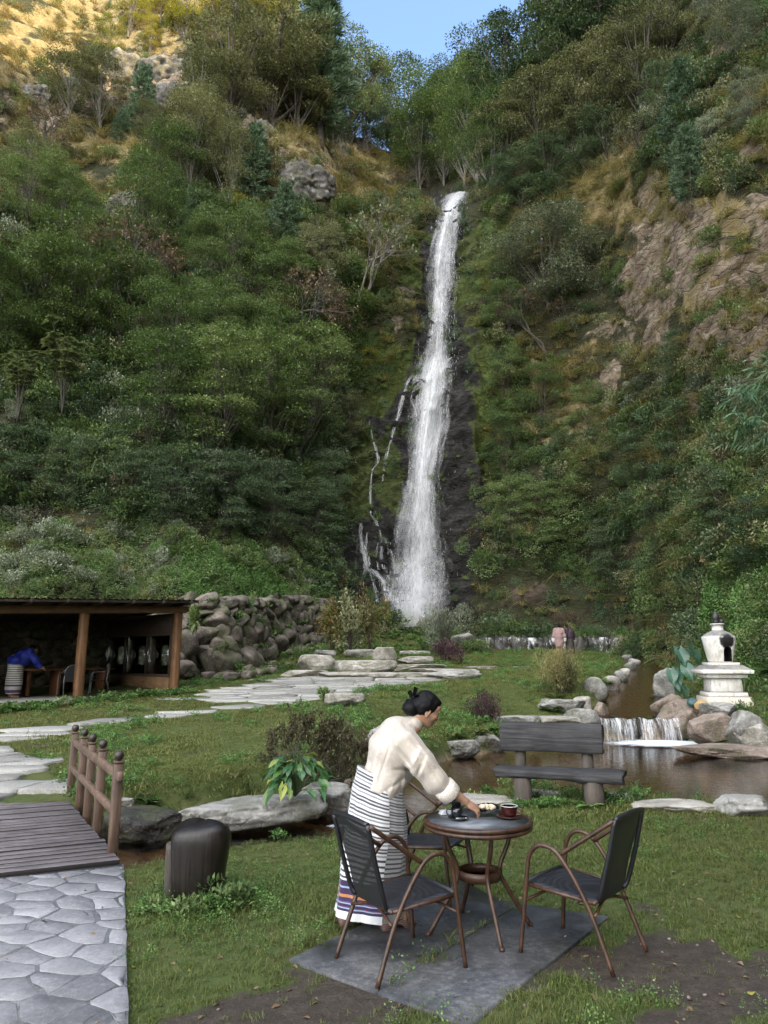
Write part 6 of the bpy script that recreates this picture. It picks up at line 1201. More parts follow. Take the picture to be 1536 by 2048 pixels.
# dry stone retaining wall from the shed to the raised bed
rw = thing('retaining_wall', 'rough dry stone retaining wall of big boulders between the shed and the raised bed', 'wall', (-6.0, 23.0, .9)); r0 = np.array((-6.0, 23.0, .9)); b = MB(); rs = np.random.RandomState(21); line = spline([(-12.0, 29.2), (-9.5, 28.2), (-7.3, 26.7), (-6.0, 26.0), (-5.3, 27.2), (-4.9, 29.5), (-4.4, 32.5), (-3.4, 34.5), (-2.5, 36.2)], 10); sl = np.r_[0, np.cumsum(np.linalg.norm(np.diff(line, axis=0), axis=1))]; z_ = 0; row = 0
while z_ < 2.75:
    h = rs.uniform(.34, .62)*(1.15-.2*row/3); s_ = -rs.uniform(0, .4)
    while s_ < sl[-1]:
        w_ = rs.uniform(.35, 1.5)*(1.1-.08*row); x = np.interp(s_+w_/2, sl, line[:, 0]); y = np.interp(s_+w_/2, sl, line[:, 1]); zb = max(.9, float(G(x+.5, y-.3))); top = 1.7 if s_ < 5.2 else 2.75-.35*sstep(8, 16, s_)-(.8*sstep(15, 19, s_))
        if z_ < top: bk = s_ < 6.2; V, F = rock_shape(1000+len(b.V), (w_*(1.5 if bk else 1.16), rs.uniform(.6, .95)*(.5 if bk else 1), h*(1.75 if bk else 1.34)*rs.uniform(.9, 1.25)), 4, .09, 7); V = V@np.array(Matrix.Rotation(rs.normal(0, .30), 3, 'Y')).T@rotz(math.atan2(3.0, 1.0)*.85).T; b.add(V+np.array((x-.16*z_, y+.22*z_, zb+z_+h/2-.1))-r0, F)
        s_ += w_*.95
    z_ += h*.92; row += 1
rs = np.random.RandomState(33)
for row in range(5):
    for i in range(6):
        f = (i+.5*(row % 2)+rs.uniform(-.15, .15))/5.5; V, F = rock_shape(1700+row*9+i, (rs.uniform(.9, 1.3), .55, rs.uniform(.62, .85)), 4, .08, 8); V = V@np.array(Matrix.Rotation(rs.normal(0, .25), 3, 'Y')).T; b.add(V@rotz(-.44).T+np.array((-10.9+3.8*f, 27.15-1.75*f+.10*row, .95+row*.46))-r0, F)
b.build('stones', M_WALLS, rw, False)
b = MB()
for i in range(22): f = i/21; x = np.interp(f*sl[-1], sl, line[:, 0])+.75; y = np.interp(f*sl[-1], sl, line[:, 1])-.35; V, F = rock_shape(1300+i, (.5, .85, .42), 3, .07, 12, .6); b.add(V@rotz(-.2).T+np.array((x, y, float(G(x, y))+.10)), F)
tag(b.build('stone_kerb', M_WALLS, None, True), 'low stone kerb along the foot of the retaining wall', 'kerb')
# ================================================================ GARDEN PLANTS
def shrub(name, px, base, top, wpx, lm, seed, label, lw=(.07, .035), n=2600, stem=10, hollow=.45, lobes=9, group=None, z=None, stem_m=BARKD):
    P = gp(px, base) if z is None else onz(px, base, z); d = P[1]*cp+(P[2]-CAM_H)*sp; H = (base-top)/F_PX*d; W = wpx/F_PX*d
    o = thing(name, label, 'shrub', P+np.array((0, W*.3, -.02)), 0, group); V, F = bush_geo(seed, W*.46, H*.80, n, lw, .0, hollow, lobes); V[:, 2] *= H/np.percentile(V[:, 2], 99.3); V[:, :2] *= W/2/np.percentile(np.abs(V[:, 0]), 98); mk('foliage', V, F, LM[lm], o); V, F = stems_geo(seed+1, W*.4, H*.85, stem, max(.004, W*.008)); mk('stems', V, F, stem_m, o); return o
shrub('purple_shrub', 975, 1448, 1384, 74, 'purple', 501, 'round dark purple shrub above the left end of the bench', (.075, .022), 2600, 40, .3)
shrub('purple_shrub', 890, 1330, 1280, 80, 'purple', 503, 'spreading dark purple shrub beside the stone steps', (.10, .045), 2200, 24, .3)
shrub('feathery_shrub', 1130, 1394, 1296, 104, 'drygreen', 505, 'feathery olive shrub in front of the couple by the stream', (.16, .014), 5200, 40, .15, 12)
LM['mixfeather'] = leafmat('olive_feathery_leaves', [(.035, .040, .014), (.062, .070, .024), (.095, .098, .038), (.15, .14, .06)], .3)
shrub('feathery_shrub', 1133, 1396, 1325, 90, 'mixfeather', 506, 'low olive feathery growth at the foot of the tall feathery shrub', (.14, .014), 3800, 20, .15, 10)
shrub('grey_shrub', 893, 1312, 1208, 98, 'grey', 507, 'loose grey green shrub in front of the foot of the cliff', (.20, .045), 3400, 40, .2, 10)
shrub('grey_shrub', 955, 1306, 1276, 60, 'mid', 508, 'low green shrub at the left end of the weir', (.14, .06), 900, 10, .2, 6)
for i, (px, b_, t_, w_, lm) in enumerate([(662, 1312, 1196, 62, 'red'), (700, 1314, 1180, 70, 'yellow'), (740, 1310, 1172, 74, 'red')]):
    shrub('autumn_shrub', px, b_, t_, w_, 'red' if lm == 'red' else 'olive', 510+i, ['left', 'middle', 'right'][i]+' one of three reddish green shrubs on the raised bed', (.13, .065), 1700, 16, .2, 9, 'reddish green shrubs on the raised bed')
shrub('green_shrub', 590, 1330, 1290, 50, 'mid', 515, 'small leafy bush at the foot of the retaining wall', (.12, .06), 800, 8, .2, 6); shrub('green_shrub', 545, 1345, 1322, 70, 'bright', 516, 'low bright plant along the foot of the retaining wall', (.14, .07), 700, 6, .1, 6); shrub('green_shrub', 650, 1402, 1372, 30, 'mid', 517, 'small green plant beside the tan boulder on the plaza edge', (.12, .06), 400, 6, .2, 4); shrub('climbing_plant', 384, 1262, 1205, 26, 'bright', 518, 'green climbing plant at the right corner of the shed', (.14, .08), 260, 5, .2, 4, None, 2.3)
def twiggy(px, base, top, wpx, seed, label, leaf, n=1, lm='olive', stems=9):
    P = gp(px, base); d = P[1]*cp+(P[2]-CAM_H)*sp; H = (base-top)/F_PX*d; W = wpx/F_PX*d; T = twig_tree(seed, 1.0, .42, 6, leaf, n, .010, stems, .25); V, F = T.lf(); tv = np.concatenate(T.b.V); k = np.array((W/(np.ptp(V[:, 0])*.9), W/(np.ptp(V[:, 1])*.9), H/(V[:, 2].max()))); o = thing('twiggy_shrub', label, 'shrub', P, 0, 'twiggy shrubs behind the broad leaved plant'); mk('leaves', V*k, F, LM[lm], o); mk('twigs', tv*k, T.b.F, BARK, o, True)
LM['tiny'] = leafmat('small_olive_leaves', [(.045, .045, .02), (.09, .082, .04), (.15, .125, .075), (.30, .24, .19)], .3)
twiggy(618, 1592, 1395, 230, 521, 'tall loose twiggy shrub with tiny leaves behind the broad leaved plant', (.034, .018), 3, 'tiny', 8); twiggy(705, 1582, 1438, 130, 523, 'twiggy shrub with tiny leaves just left of the woman', (.034, .018), 4, 'tiny', 8)
shrub('twiggy_shrub', 690, 1585, 1520, 110, 'tiny', 525, 'low dense dark twiggy shrub above the brown rock by the stream', (.035, .018), 900, 30, .1, 9, None, None, BARK)

def big_leaf(L, W, droop=.5, heart=.28, n=7, m=4):
    """a pointed heart-shaped leaf along +x with a folded midrib"""
    V = []; F = []
    for i in range(n+1):
        f = i/n; w_ = W/2*(math.sin(math.pi*min(1, f*.93+.10))**.75)*(1-f**3.0*.75)*(1.0 if i < n else .02); x = L*f; z = -droop*L*f*f
        for j in range(2*m+1): u = j/m-1; V.append((x-(heart*L*abs(u)**1.5 if i == 0 else heart*L*.35*abs(u)*(1-f)), u*w_, z+abs(u)*w_*.32-.06*W*u*u*math.sin(f*9)))
    k = 2*m+1
    for i in range(n):
        for j in range(2*m): F.append((i*k+j, (i+1)*k+j, (i+1)*k+j+1, i*k+j+1))
    uv = [((j/m-1), i/n) for i in range(n+1) for j in range(k)]
    return np.array(V), F, uv
def leafbig_mat(name, cols, vein):
    t = NT(name); uv = t.n('SeparateXYZ', {0: t.n('UVMap', out=0)}, None); g = t.n('NewGeometry', out=8); c = t.ramp(g, [(i/(len(cols)-1), q) for i, q in enumerate(cols)]); au = t.math('ABSOLUTE', uv.outputs[0]); v = t.math('FRACT', t.math('MULTIPLY', t.math('SUBTRACT', uv.outputs[1], t.math('MULTIPLY', au, .22)), 7.0))
    ve = t.math('MAXIMUM', t.ramp(au, [(.03, 1.0), (.09, 0.0)]), t.ramp(t.math('ABSOLUTE', t.math('SUBTRACT', v, .5)), [(.05, .6), (.14, 0.0)])); c = t.mix(t.math('MULTIPLY', ve, .6), c, vein)
    s_ = t.bsdf(c, .28, t.bump(t.math('SUBTRACT', 1.0, ve), .3, .01), **{'Specular IOR Level': .5}); return t.done(t.n('MixShader', {0: .22, 1: s_, 2: t.n('BsdfTranslucent', {'Color': t.mix(.5, c, (.9, 1, .3), 'MULTIPLY')})}))
M_ARUM = leafbig_mat('glossy_arum_leaves', [(.018, .060, .020), (.026, .085, .026), (.040, .115, .030), (.075, .145, .030), (.28, .30, .05)], (.13, .24, .09)); M_TARO = leafbig_mat('blue_green_taro_leaves', [(.035, .085, .055), (.05, .115, .075), (.075, .15, .10)], (.12, .20, .14)); M_STALK = plain('green_stalk', (.06, .10, .035), .5)
def leaf_clump(name, label, cat, P, specs, m, seed):
    """specs: per leaf (azimuth, reach, height, length, width, pitch down)"""
    rs = np.random.RandomState(seed); o = thing(name, label, cat, P); b = MB(); s_ = MB()
    for (a, rch, h, L, W, pit) in specs:
        e = np.array((math.cos(a)*rch, math.sin(a)*rch, h)); s_.tube(spline([(0, 0, 0), e*(.35, .35, .75), e], 5), np.linspace(.008, .004, 11)*(L/.25), 6); V, F, uv = big_leaf(L, W, rs.uniform(.15, .45)); M1 = np.array(Matrix.Rotation(pit, 3, 'Y'))@np.array(Matrix.Rotation(rs.normal(0, .35), 3, 'X')); M2 = rotz(a+rs.normal(0, .3)); b.add(V@M1.T@M2.T+e, F, uv)
    b.build('leaves', m, o, True); s_.build('stalks', M_STALK, o, True); return o
rs = np.random.RandomState(31); P = gp(588, 1592); P = onz(590, 1596, .02); sp_ = []
for i in range(80): a = rs.uniform(0, 6.28) if i > 20 else rs.uniform(-2.9, -.3); f = rs.uniform(.15, 1); sp_.append((a, (.10+.44*f), .50-.36*f*f+rs.normal(0, .03), rs.uniform(.12, .24), rs.uniform(.075, .13), R(5)+f*R(50)+rs.normal(0, .3)))
leaf_clump('arum_plant', 'lush plant with broad glossy pointed green leaves on the rock by the stream', 'plant', P+np.array((0, 0, .02)), sp_, M_ARUM, 5)
P = gp(1352, 1402); sp_ = []
for (px, py, L) in [(1335, 1345, .62), (1362, 1300, .62), (1388, 1288, .55), (1395, 1330, .55), (1352, 1372, .5), (1378, 1368, .55), (1400, 1300, .6), (1318, 1340, .5), (1408, 1268, .5)]: q = atD(px, py, P[1]+.25)-P; sp_.append((math.atan2(-.6, q[0]*.6+rs.normal(0, .2)), abs(q[0])*.5+.1, max(.3, q[2]), L, L*.8, R(48)))
o = leaf_clump('taro_plant', 'clump of big blue green taro leaves left of the incense burner', 'plant', P, sp_, M_TARO, 6)
def rosette(px, py, r_, n, label, lm='creep', seed=0, name='rosette_plant', w_=.30, z=None):
    P = gp(px, py) if z is None else onz(px, py, z); rs = np.random.RandomState(seed); V, F = [], []; o = MB()
    for i in range(n):
        a = rs.uniform(0, 6.28); L = r_*rs.uniform(.55, 1.15); el = rs.uniform(.2, 1.1); w2 = L*w_*rs.uniform(.7, 1.2); pts = []
        for k in range(6): f = k/5; x = L*f*math.cos(el*(1-.6*f)); zz = L*(f*math.sin(el)-.55*f*f*math.sin(el)); ww = w2/2*math.sin(math.pi*(f*.86+.10))**.8*(1 if k < 5 else .1); pts += [(x, -ww, zz+ww*.35), (x, 0, zz), (x, ww, zz+ww*.35)]
        F = []
        for k in range(5): F += [(k*3, k*3+3, k*3+4, k*3+1), (k*3+1, k*3+4, k*3+5, k*3+2)]
        o.add(np.array(pts)@rotz(a).T, F)
    return tag(o.build(name, LM[lm], None, True, P), label, 'plant')
rosette(912, 1478, .42, 46, 'bright green strap leaved plant left of the bench back', 'bright', 1, w_=.16); rosette(958, 1470, .34, 60, 'bright green leafy clump below the purple shrub', 'bright', 2, w_=.34); rosette(985, 1462, .26, 40, 'small green clump between the purple shrub and the bench', 'creep', 3)
rosette(1102, 1424, .40, 50, 'green leafy clump left of the flat topped grey rock', 'bright', 4, w_=.25); rosette(1110, 1398, .45, 40, 'long leaved green plant at the foot of the feathery shrub', 'bright', 5, w_=.12); rosette(1200, 1424, .3, 40, 'small green clump at the left lip of the cascade', 'bright', 6); rosette(292, 1606, .20, 30, 'green strap leaved plant on the bank behind the dark boulder', 'creep', 7, w_=.2); rosette(905, 1502, .3, 40, 'green clump hanging between the pond bank stones', 'bright', 8); rosette(1210, 1372, .4, 40, 'green plant among the stones of the upper stream', 'bright', 9)
rosette(1180, 1620, .22, 26, 'leafy weed at the foot of the right bench leg', 'creep', 10); rosette(1155, 1612, .18, 26, 'leafy weed between the bench legs', 'creep', 11); rosette(1020, 1612, .2, 30, 'leafy weed left of the left bench leg', 'bright', 12); rosette(1362, 1428, .3, 36, 'green tuft beside the brown rock on the right bank', 'bright', 13); rosette(1378, 1478, .22, 30, 'dark green tuft beside the big sloping boulder', 'creep', 14)
# bamboo over the pond at the right
bb = thing('bamboo', 'bamboo with drooping blue green leaves hanging in from the right edge', 'bamboo', (6.9, 9.6, .1)); b0 = np.array((6.9, 9.6, .1)); LM['bamboo'] = leafmat('bamboo_leaves', [(.025, .060, .030), (.045, .095, .045), (.070, .135, .065), (.11, .18, .09)], .3, .45); cu = MB(); Pl, Dl = [], []; rs = np.random.RandomState(14)
for i, (px, py, D) in enumerate([(1462, 800, 9.0), (1490, 770, 9.2), (1500, 850, 9.0), (1540, 800, 9.3), (1530, 880, 9.1), (1570, 760, 9.4), (1600, 850, 9.4), (1460, 855, 9.1), (1640, 780, 9.6), (1560, 930, 9.2), (1640, 900, 9.6), (1700, 820, 9.7)]):
    e = atD(px, py, D)-b0; root = np.array((rs.normal(0, .25), rs.normal(0, .25), -.2)); tp = e+np.array((.9+rs.rand()*.4, .2, .55)); cp_ = spline([root, root*(1, 1, 0)+(0, 0, tp[2]*.6)+(.05, 0, 0), tp, e], 7); cu.tube(cp_, np.linspace(.022, .003, len(cp_)), 6)
    for q in range(34):
        f = rs.uniform(.45, 1.0); c = cp_[int(f*(len(cp_)-1))]; d = rdir(rs, 1)[0]*(1, 1, .4)+(-.4, 0, -.1); e2 = c+d*rs.uniform(.15, .55)+(0, 0, -.08); cu.tube([c, (c+e2)/2+(0, 0, .04), e2], [.004, .003, .0015], 4, False)
        for k in range(16): s2 = rs.uniform(.25, 1); Pl.append(c+(e2-c)*s2); Dl.append(d*.8+rs.normal(0, .45, 3)+(0, 0, -.75))
n = len(Pl); V, F = leaf_geo(np.array(Pl), np.array(Dl), rdir(rs, n)*.7+(0, -.3, .8), rs.uniform(.12, .24, n), rs.uniform(.016, .028, n)); mk('leaves', V, F, LM['bamboo'], bb); cu.build('culms', plain('bamboo_culm', (.10, .12, .05), .4), bb, True)

# ================================================================ LAWN AND GROUND COVER
LM['lawn'] = leafmat('lawn_grass', [(.042, .066, .015), (.075, .114, .025), (.115, .158, .038), (.19, .205, .072)], .35, .55, .3, .55, (.115, .105, .040)); LM['lawnfar'] = leafmat('far_lawn_grass', [(.078, .102, .024), (.122, .152, .036), (.17, .196, .054), (.24, .235, .095)], .35, .55, .3, .35, (.115, .100, .040))
GP = [proto_mesh('lawn_tuft', *grass_geo(600+i, 16, .045, .055, .0042, .8, 2), LM['lawn']) for i in range(4)]+[proto_mesh('lawn_tuft', *grass_geo(610+i, 12, .04, .10, .005, .9, 3), LM['lawn']) for i in range(2)]
V, F = bush_geo(620, .045, .03, 26, (.014, .011), .0, .0, 5); GP.append(proto_mesh('clover', V, F, LM['creep']))
FPm = [proto_mesh('far_lawn_tuft', *grass_geo(630+i, 26, .12, .044, .009, .9, 2), LM['lawnfar']) for i in range(3)]+[proto_mesh('far_lawn_tuft', *grass_geo(640+i, 16, .10, .10, .010, .9, 2), LM['lawnfar']) for i in range(2)]
V, F = bush_geo(650, .11, .05, 70, (.030, .022), .0, .0, 6); FPm.append(proto_mesh('far_clover', V, F, LM['creep']))
PAVED = [PATH_FRONT, SLAB_A, SLAB_B, PLAZA, PATH_BRIDGE]
bridge_q = [tuple((BO+BU*.12+BA*-.05)[:2]), tuple((BO+BU*.12+BA*3.65)[:2]), tuple((BO-BU*2+BA*3.65)[:2]), tuple((BO-BU*2-BA*.05)[:2])]; shed_q = [tuple((SO+L_(s_, v, 0))[:2]) for s_, v in ((.3, -.4), (.3, 5), (-9, 5), (-9, -.4))]
def lawn(name, label, protos, region, n, seed, long_i, clover_i, smul, mudcut=.62):
    rs = np.random.RandomState(seed); x = rs.uniform(region[0], region[1], n); y = rs.uniform(region[2], region[3], n); k = np.ones(n, bool)
    for q in PAVED: k &= sdpoly(x, y, q) > -.012+rs.normal(0, .02, n)
    for q in (bridge_q, shed_q): k &= ~inpoly(x, y, q)
    k &= sdpoly(x, y, POND) > .05+np.abs(rs.normal(0, .09, n)); k &= (sdpoly(x, y, UPPER) > .15) & (sdpoly(x, y, BASIN) > .2); px, py, d = proj(np.stack([x, y, G(x, y)], 1)); k &= (px > -350) & (px < 1900) & (py < 2250) & (d > .5)
    x, y = x[k], y[k]; m = mud_mask(x, y); k = rs.rand(len(x)) > sstep(.2, mudcut+.5, m)*.97; x, y, m = x[k], y[k], m[k]; z = G(x, y); n = len(x); P = np.stack([x, y, z-.004], 1)
    pn = fbm(np.stack([x, y, 0*x], 1)*.8, 3, 44); sz = smul*(.85+.5*pn)*(1-.35*m)*rs.uniform(.65, 1.3, n); ix = rs.randint(0, long_i, n); edge = sdpoly(x, y, POND); lg = (rs.rand(n) < .02) | ((edge < .6) & (rs.rand(n) < .25)); ix[lg] = long_i+rs.randint(0, clover_i-long_i, lg.sum()); cl = fbm(np.stack([x, y, 0*x+5], 1)*1.3, 3, 45) > .16; cl &= rs.rand(n) < .22; ix[cl] = clover_i
    sc = np.stack([sz*rs.uniform(.9, 1.2, n)]*2+[sz], 1); scatter(name, P, np.stack([rs.normal(0, .12, n), rs.normal(0, .12, n), rs.uniform(0, 6.28, n)], 1), sc, ix, protos, label, 'grass')
lawn('near_lawn_grass', 'short patchy grass of the near lawn round the table', GP, (-6.5, 8.5, 3.0, 12.0), 62000, 51, 4, 6, 1.0)
lawn('far_lawn_grass', 'short grass of the lawn beyond the stream', FPm, (-14, 17, 9.0, 46), 115000, 52, 3, 5, 1.25)
# leafy ground cover: shed front, foot of the carved post, retaining wall, banks
rs = np.random.RandomState(61); P, Rt, Sc, Ix = [], [], [], []
GC = []; V, F = bush_geo(660, .16, .12, 150, (.055, .04), .0, .0, 6); GC.append(proto_mesh('ground_leaves', V, F, LM['creep'])); V, F = bush_geo(661, .15, .16, 130, (.06, .03), .0, .0, 6); GC.append(proto_mesh('ground_leaves', V, F, LM['mid'])); GC.append(proto_mesh('ground_grass', *grass_geo(662, 40, .10, .26, .010, .9), LM['bright'])); GC.append(proto_mesh('ground_fern', *fern_geo(663, 9, .34, .06, 1.1), LM['creep']))
def gc(x, y, s_, kinds, dz=0.0): P.append((x, y, float(G(x, y))+dz)); Rt.append((rs.normal(0, .15), rs.normal(0, .15), rs.uniform(0, 6.28))); Sc.append((s_*rs.uniform(.8, 1.2),)*3); Ix.append(kinds[rs.randint(len(kinds))])
for i in range(110): q = SO+L_(rs.uniform(-8.5, -.5), -.80+rs.normal(0, .12), 0); gc(q[0], q[1], rs.uniform(.6, 1.25), (0, 1, 0))
for i in range(60): a = rs.uniform(0, 6.28); gc(-1.45+math.cos(a)*rs.uniform(.2, .36), 6.1+math.sin(a)*rs.uniform(.18, .32)-.05, rs.uniform(.4, .9), (0, 0, 2, 3, 1))
for i in range(16): gc(-1.15+rs.normal(0, .1), 6.15+rs.normal(0, .1), rs.uniform(.4, .7), (0, 3))
for i in range(90): s_ = rs.uniform(0, sl[-1]); x, y = np.interp(s_, sl, line[:, 0])+.5+rs.normal(0, .15), np.interp(s_, sl, line[:, 1])-.25; gc(x, y, rs.uniform(.9, 1.8), (0, 1, 3))
for i in range(230): s_ = rs.uniform(5.5, sl[-1]); zz = rs.uniform(.2, 2.9); x, y = np.interp(s_, sl, line[:, 0])-.16*zz+.25, np.interp(s_, sl, line[:, 1])+.22*zz-.15; gc(x, y, rs.uniform(.7, 1.6), (0, 1, 3, 2), zz)
for i in range(420):
    k = rs.randint(len(POND)-1); a, b_ = np.array(POND[k]), np.array(POND[k+1]); q = a+(b_-a)*rs.rand()
    if q[1] < 7 or q[0] > 11: continue
    q = q+rs.normal(0, .12, 2)
    if sdpoly(q[:1], q[1:], POND)[0] > .10 and not inpoly(q[:1], q[1:], bridge_q)[0] and sdpoly(q[:1], q[1:], PATH_FRONT)[0] > .1: gc(q[0], q[1], rs.uniform(.45, .95), (0, 2, 3, 2, 1))
for i in range(160):
    k = rs.randint(len(UPPER)-1); a, b_ = np.array(UPPER[k]), np.array(UPPER[k+1]); q = a+(b_-a)*rs.rand()+rs.normal(0, .35, 2)
    if sdpoly(q[:1], q[1:], UPPER)[0] > .2: gc(q[0], q[1], rs.uniform(.8, 1.7), (0, 2, 3, 1))
for i in range(700):
    x, y = rs.uniform(8.2, 17), rs.uniform(17.5, 42)
    if sdpoly(np.array([x]), np.array([y]), UPPER)[0] > .3 and x > 8.0+(y-20)*.26 and np.hypot(x-10, y-21.6) > 1.5 and sdpoly(np.array([x]), np.array([y]), POND)[0] > .4: gc(x, y, rs.uniform(.8, 2.0), (0, 2, 3, 1, 2))
for i in range(60): gc(bo[0]+rs.uniform(-.8, .9), bo[1]+rs.uniform(-.25, .45), rs.uniform(.35, .75), (0, 2, 2))
for i in range(260): x, y = rs.uniform(-4, 14), rs.uniform(38.5, 46.5); (sdpoly(np.array([x]), np.array([y]), BASIN)[0] > .3 and (y > 42.6 or x < 4.5 or x > 14)) and gc(x, y, rs.uniform(1.2, 2.6), (0, 1, 2, 3))
for i in range(130): x, y = rs.uniform(-4, .2), rs.uniform(30.9, 36); gc(x, y, rs.uniform(.8, 1.8), (0, 1, 2))
scatter('ground_cover', P, Rt, Sc, Ix, GC, 'low leafy ground cover along the banks, the shed front and the wall', 'ground cover')

# fallen leaves, twigs and pebbles on the near ground
rs = np.random.RandomState(71); P, Rt, Sc, Ix = [], [], [], []; LT = []
V, F, _u = big_leaf(.055, .03, .3, .0, 4, 2); LT.append(proto_mesh('fallen_leaf', V+(0, 0, .008), F, LM['brown'])); LT.append(proto_mesh('fallen_leaf', V*(.8, 1, -1)+(0, 0, .012), F, LM['yellow'])); b = MB(); b.tube([(0, 0, .004), (.05, .01, .008), (.11, 0, .004)], [.003, .0025, .0015], 5); LT.append(proto_mesh('fallen_twig', np.concatenate(b.V), b.F, BARKD))
for i in range(2): V, F = rock_shape(700+i, (.022, .018, .012), 2, .08, 7); LT.append(proto_mesh('pebble', V, F, M_ROCKB))
for i in range(2600):
    x, y = rs.uniform(-3.5, 5.5), rs.uniform(3.6, 11)
    if sdpoly(np.array([x]), np.array([y]), POND)[0] < .1 or inpoly(np.array([x]), np.array([y]), bridge_q)[0]: continue
    sl_ab = inpoly(np.array([x]), np.array([y]), SLAB_A)[0] or inpoly(np.array([x]), np.array([y]), SLAB_B)[0]; pf = inpoly(np.array([x]), np.array([y]), PATH_FRONT)[0]; m = mud_mask(np.array([x]), np.array([y]))[0]
    if (sl_ab or pf) and rs.rand() > .12: continue
    k = rs.choice(5, p=[.36, .05, .25, .14, .20]) if m > .4 else rs.choice(5, p=[.56, .08, .20, .08, .08])
    P.append((x, y, (.022 if sl_ab else .036 if pf else float(G(x, y))+.002))); Rt.append((rs.normal(0, .25), rs.normal(0, .25), rs.uniform(0, 6.28))); s_ = rs.uniform(.4, 1.05); Sc.append((s_, s_, s_)); Ix.append(int(k))
scatter('ground_litter', P, Rt, Sc, Ix, LT, 'fallen leaves, twigs and pebbles strewn over the near ground', 'ground litter')
# ================================================================ PEOPLE
def skinmat(name, a, b):
    t = NT(name); p = t.obj(); n1 = t.noise(p, 22, 5, .6); return t.done(t.bsdf(t.ramp(n1, [(.3, a), (.7, b)]), .48, t.bump(t.noise(p, 160, 3), .08, .002), **{'Subsurface Weight': .12, 'Subsurface Radius': (.01, .004, .002), 'Subsurface Scale': .3, 'Specular IOR Level': .4}))
M_SKIN = skinmat('warm_skin', (.30, .165, .105), (.40, .235, .155))
t = NT('black_hair'); p = t.obj(); n1 = t.noise(t.map(p, (20, 20, 90)), 3, 5, .7, dist=.6); M_HAIR = t.done(t.bsdf(t.ramp(n1, [(.3, (.0015, .0015, .002)), (.7, (.006, .0055, .006))]), .55, t.bump(n1, .5, .004), **{'Specular IOR Level': .16}))
t = NT('cream_brocade'); p = t.obj(); v1 = t.vor(p, 13.0, out=0, rnd=.55); ring = t.ramp(v1, [(.20, 0.0), (.25, 1.0), (.30, .15), (.36, 1.0), (.42, 0.0)]); fl = t.ramp(t.noise(p, 70, 3, .6), [(.45, 0.0), (.6, 1.0)]); pat = t.math('MULTIPLY', ring, fl); n1 = t.noise(p, 5, 4); c = t.mix(t.ramp(n1, [(.35, 0.0), (.7, 1.0)]), (.37, .32, .27), (.47, .415, .36)); c = t.mix(t.math('MULTIPLY', pat, .8), c, (.62, .56, .50))
fine = t.noise(t.map(p, (1, 1, 1)), 260, 2); M_SILK = t.done(t.bsdf(c, t.math('SUBTRACT', .42, t.math('MULTIPLY', pat, .12)), t.bump(t.math('ADD', fine, pat), .12, .003), **{'Specular IOR Level': .5, 'Sheen Weight': .25}))
t = NT('pale_cuff_silk'); p = t.obj(); n1 = t.noise(t.map(p, (40, 8, 40)), 3, 4); M_CUFF = t.done(t.bsdf(t.ramp(n1, [(.35, (.40, .33, .28)), (.6, (.66, .60, .54))]), .4, t.bump(n1, .3, .003)))
def stripes(name, dim=1.0, n=13.0):
    t = NT(name); uv = t.n('SeparateXYZ', {0: t.n('UVMap', out=0)}, None); u, v = uv.outputs[0], uv.outputs[1]; p = t.obj(); wob = t.math('MULTIPLY', t.math('SUBTRACT', t.noise(p, 6, 2), .5), .006); v = t.math('ADD', v, wob)
    W, G_, K = (.56*dim, .56*dim, .57*dim), (.22*dim, .22*dim, .23*dim), (.050, .051, .056); f = t.math('FRACT', t.math('MULTIPLY', v, n))
    up = t.ramp(f, [(0, W), (.20, W), (.24, K), (.34, K), (.37, G_), (.44, W), (.50, G_), (.56, K), (.66, K), (.70, W), (.82, W), (.85, G_), (.92, G_)], 'LINEAR'); f2 = t.math('FRACT', t.math('MULTIPLY', v, n*2.0)); lo = t.ramp(f2, [(0, W), (.45, W), (.52, K), (.86, K), (.92, W)])
    P_, B_ = (.030, .017, .055), (.22, .28, .38); k = lambda a: (a-.74)/.26
    bd = t.ramp(t.math('DIVIDE', t.math('SUBTRACT', v, .74), .26), [(0, P_), (k(.772), P_), (k(.778), B_), (k(.786), B_), (k(.79), P_), (k(.825), P_), (k(.83), (.36, .15, .06)), (k(.845), (.36, .15, .06)), (k(.85), P_), (k(.875), (.09, .04, .13)), (k(.885), B_), (k(.893), P_), (k(.912), (.12, .05, .10)), (k(.918), B_), (k(.926), P_), (k(.94), P_), (k(.945), W), (1, W)], 'CONSTANT')
    c = t.mix(t.ramp(v, [(.555, 0.0), (.565, 1.0)]), up, lo); c = t.mix(t.math('GREATER_THAN', v, .74), c, bd); wv = t.noise(t.map(p, (60, 60, 240)), 4, 3); return t.done(t.bsdf(c, .75, t.bump(wv, .25, .003), **{'Specular IOR Level': .25, 'Sheen Weight': .2}))
M_KIRA, M_KIRA_SHADE = stripes('striped_woven_skirt'), stripes('striped_woven_skirt_shade', .55, 15.0)  # second copy is dimmed: the skirt's shaded side put into the stripe colours
t = NT('striped_sandal_sole'); z_ = t.n('SeparateXYZ', {0: t.obj()}, 2); s_ = t.math('FRACT', t.math('MULTIPLY', z_, 75.0)); M_SOLE = t.done(t.bsdf(t.ramp(s_, [(.35, (.14, .075, .06)), (.6, (.27, .165, .14))]), .6)); M_STRAP = plain('brown_strap', (.10, .055, .04), .55)

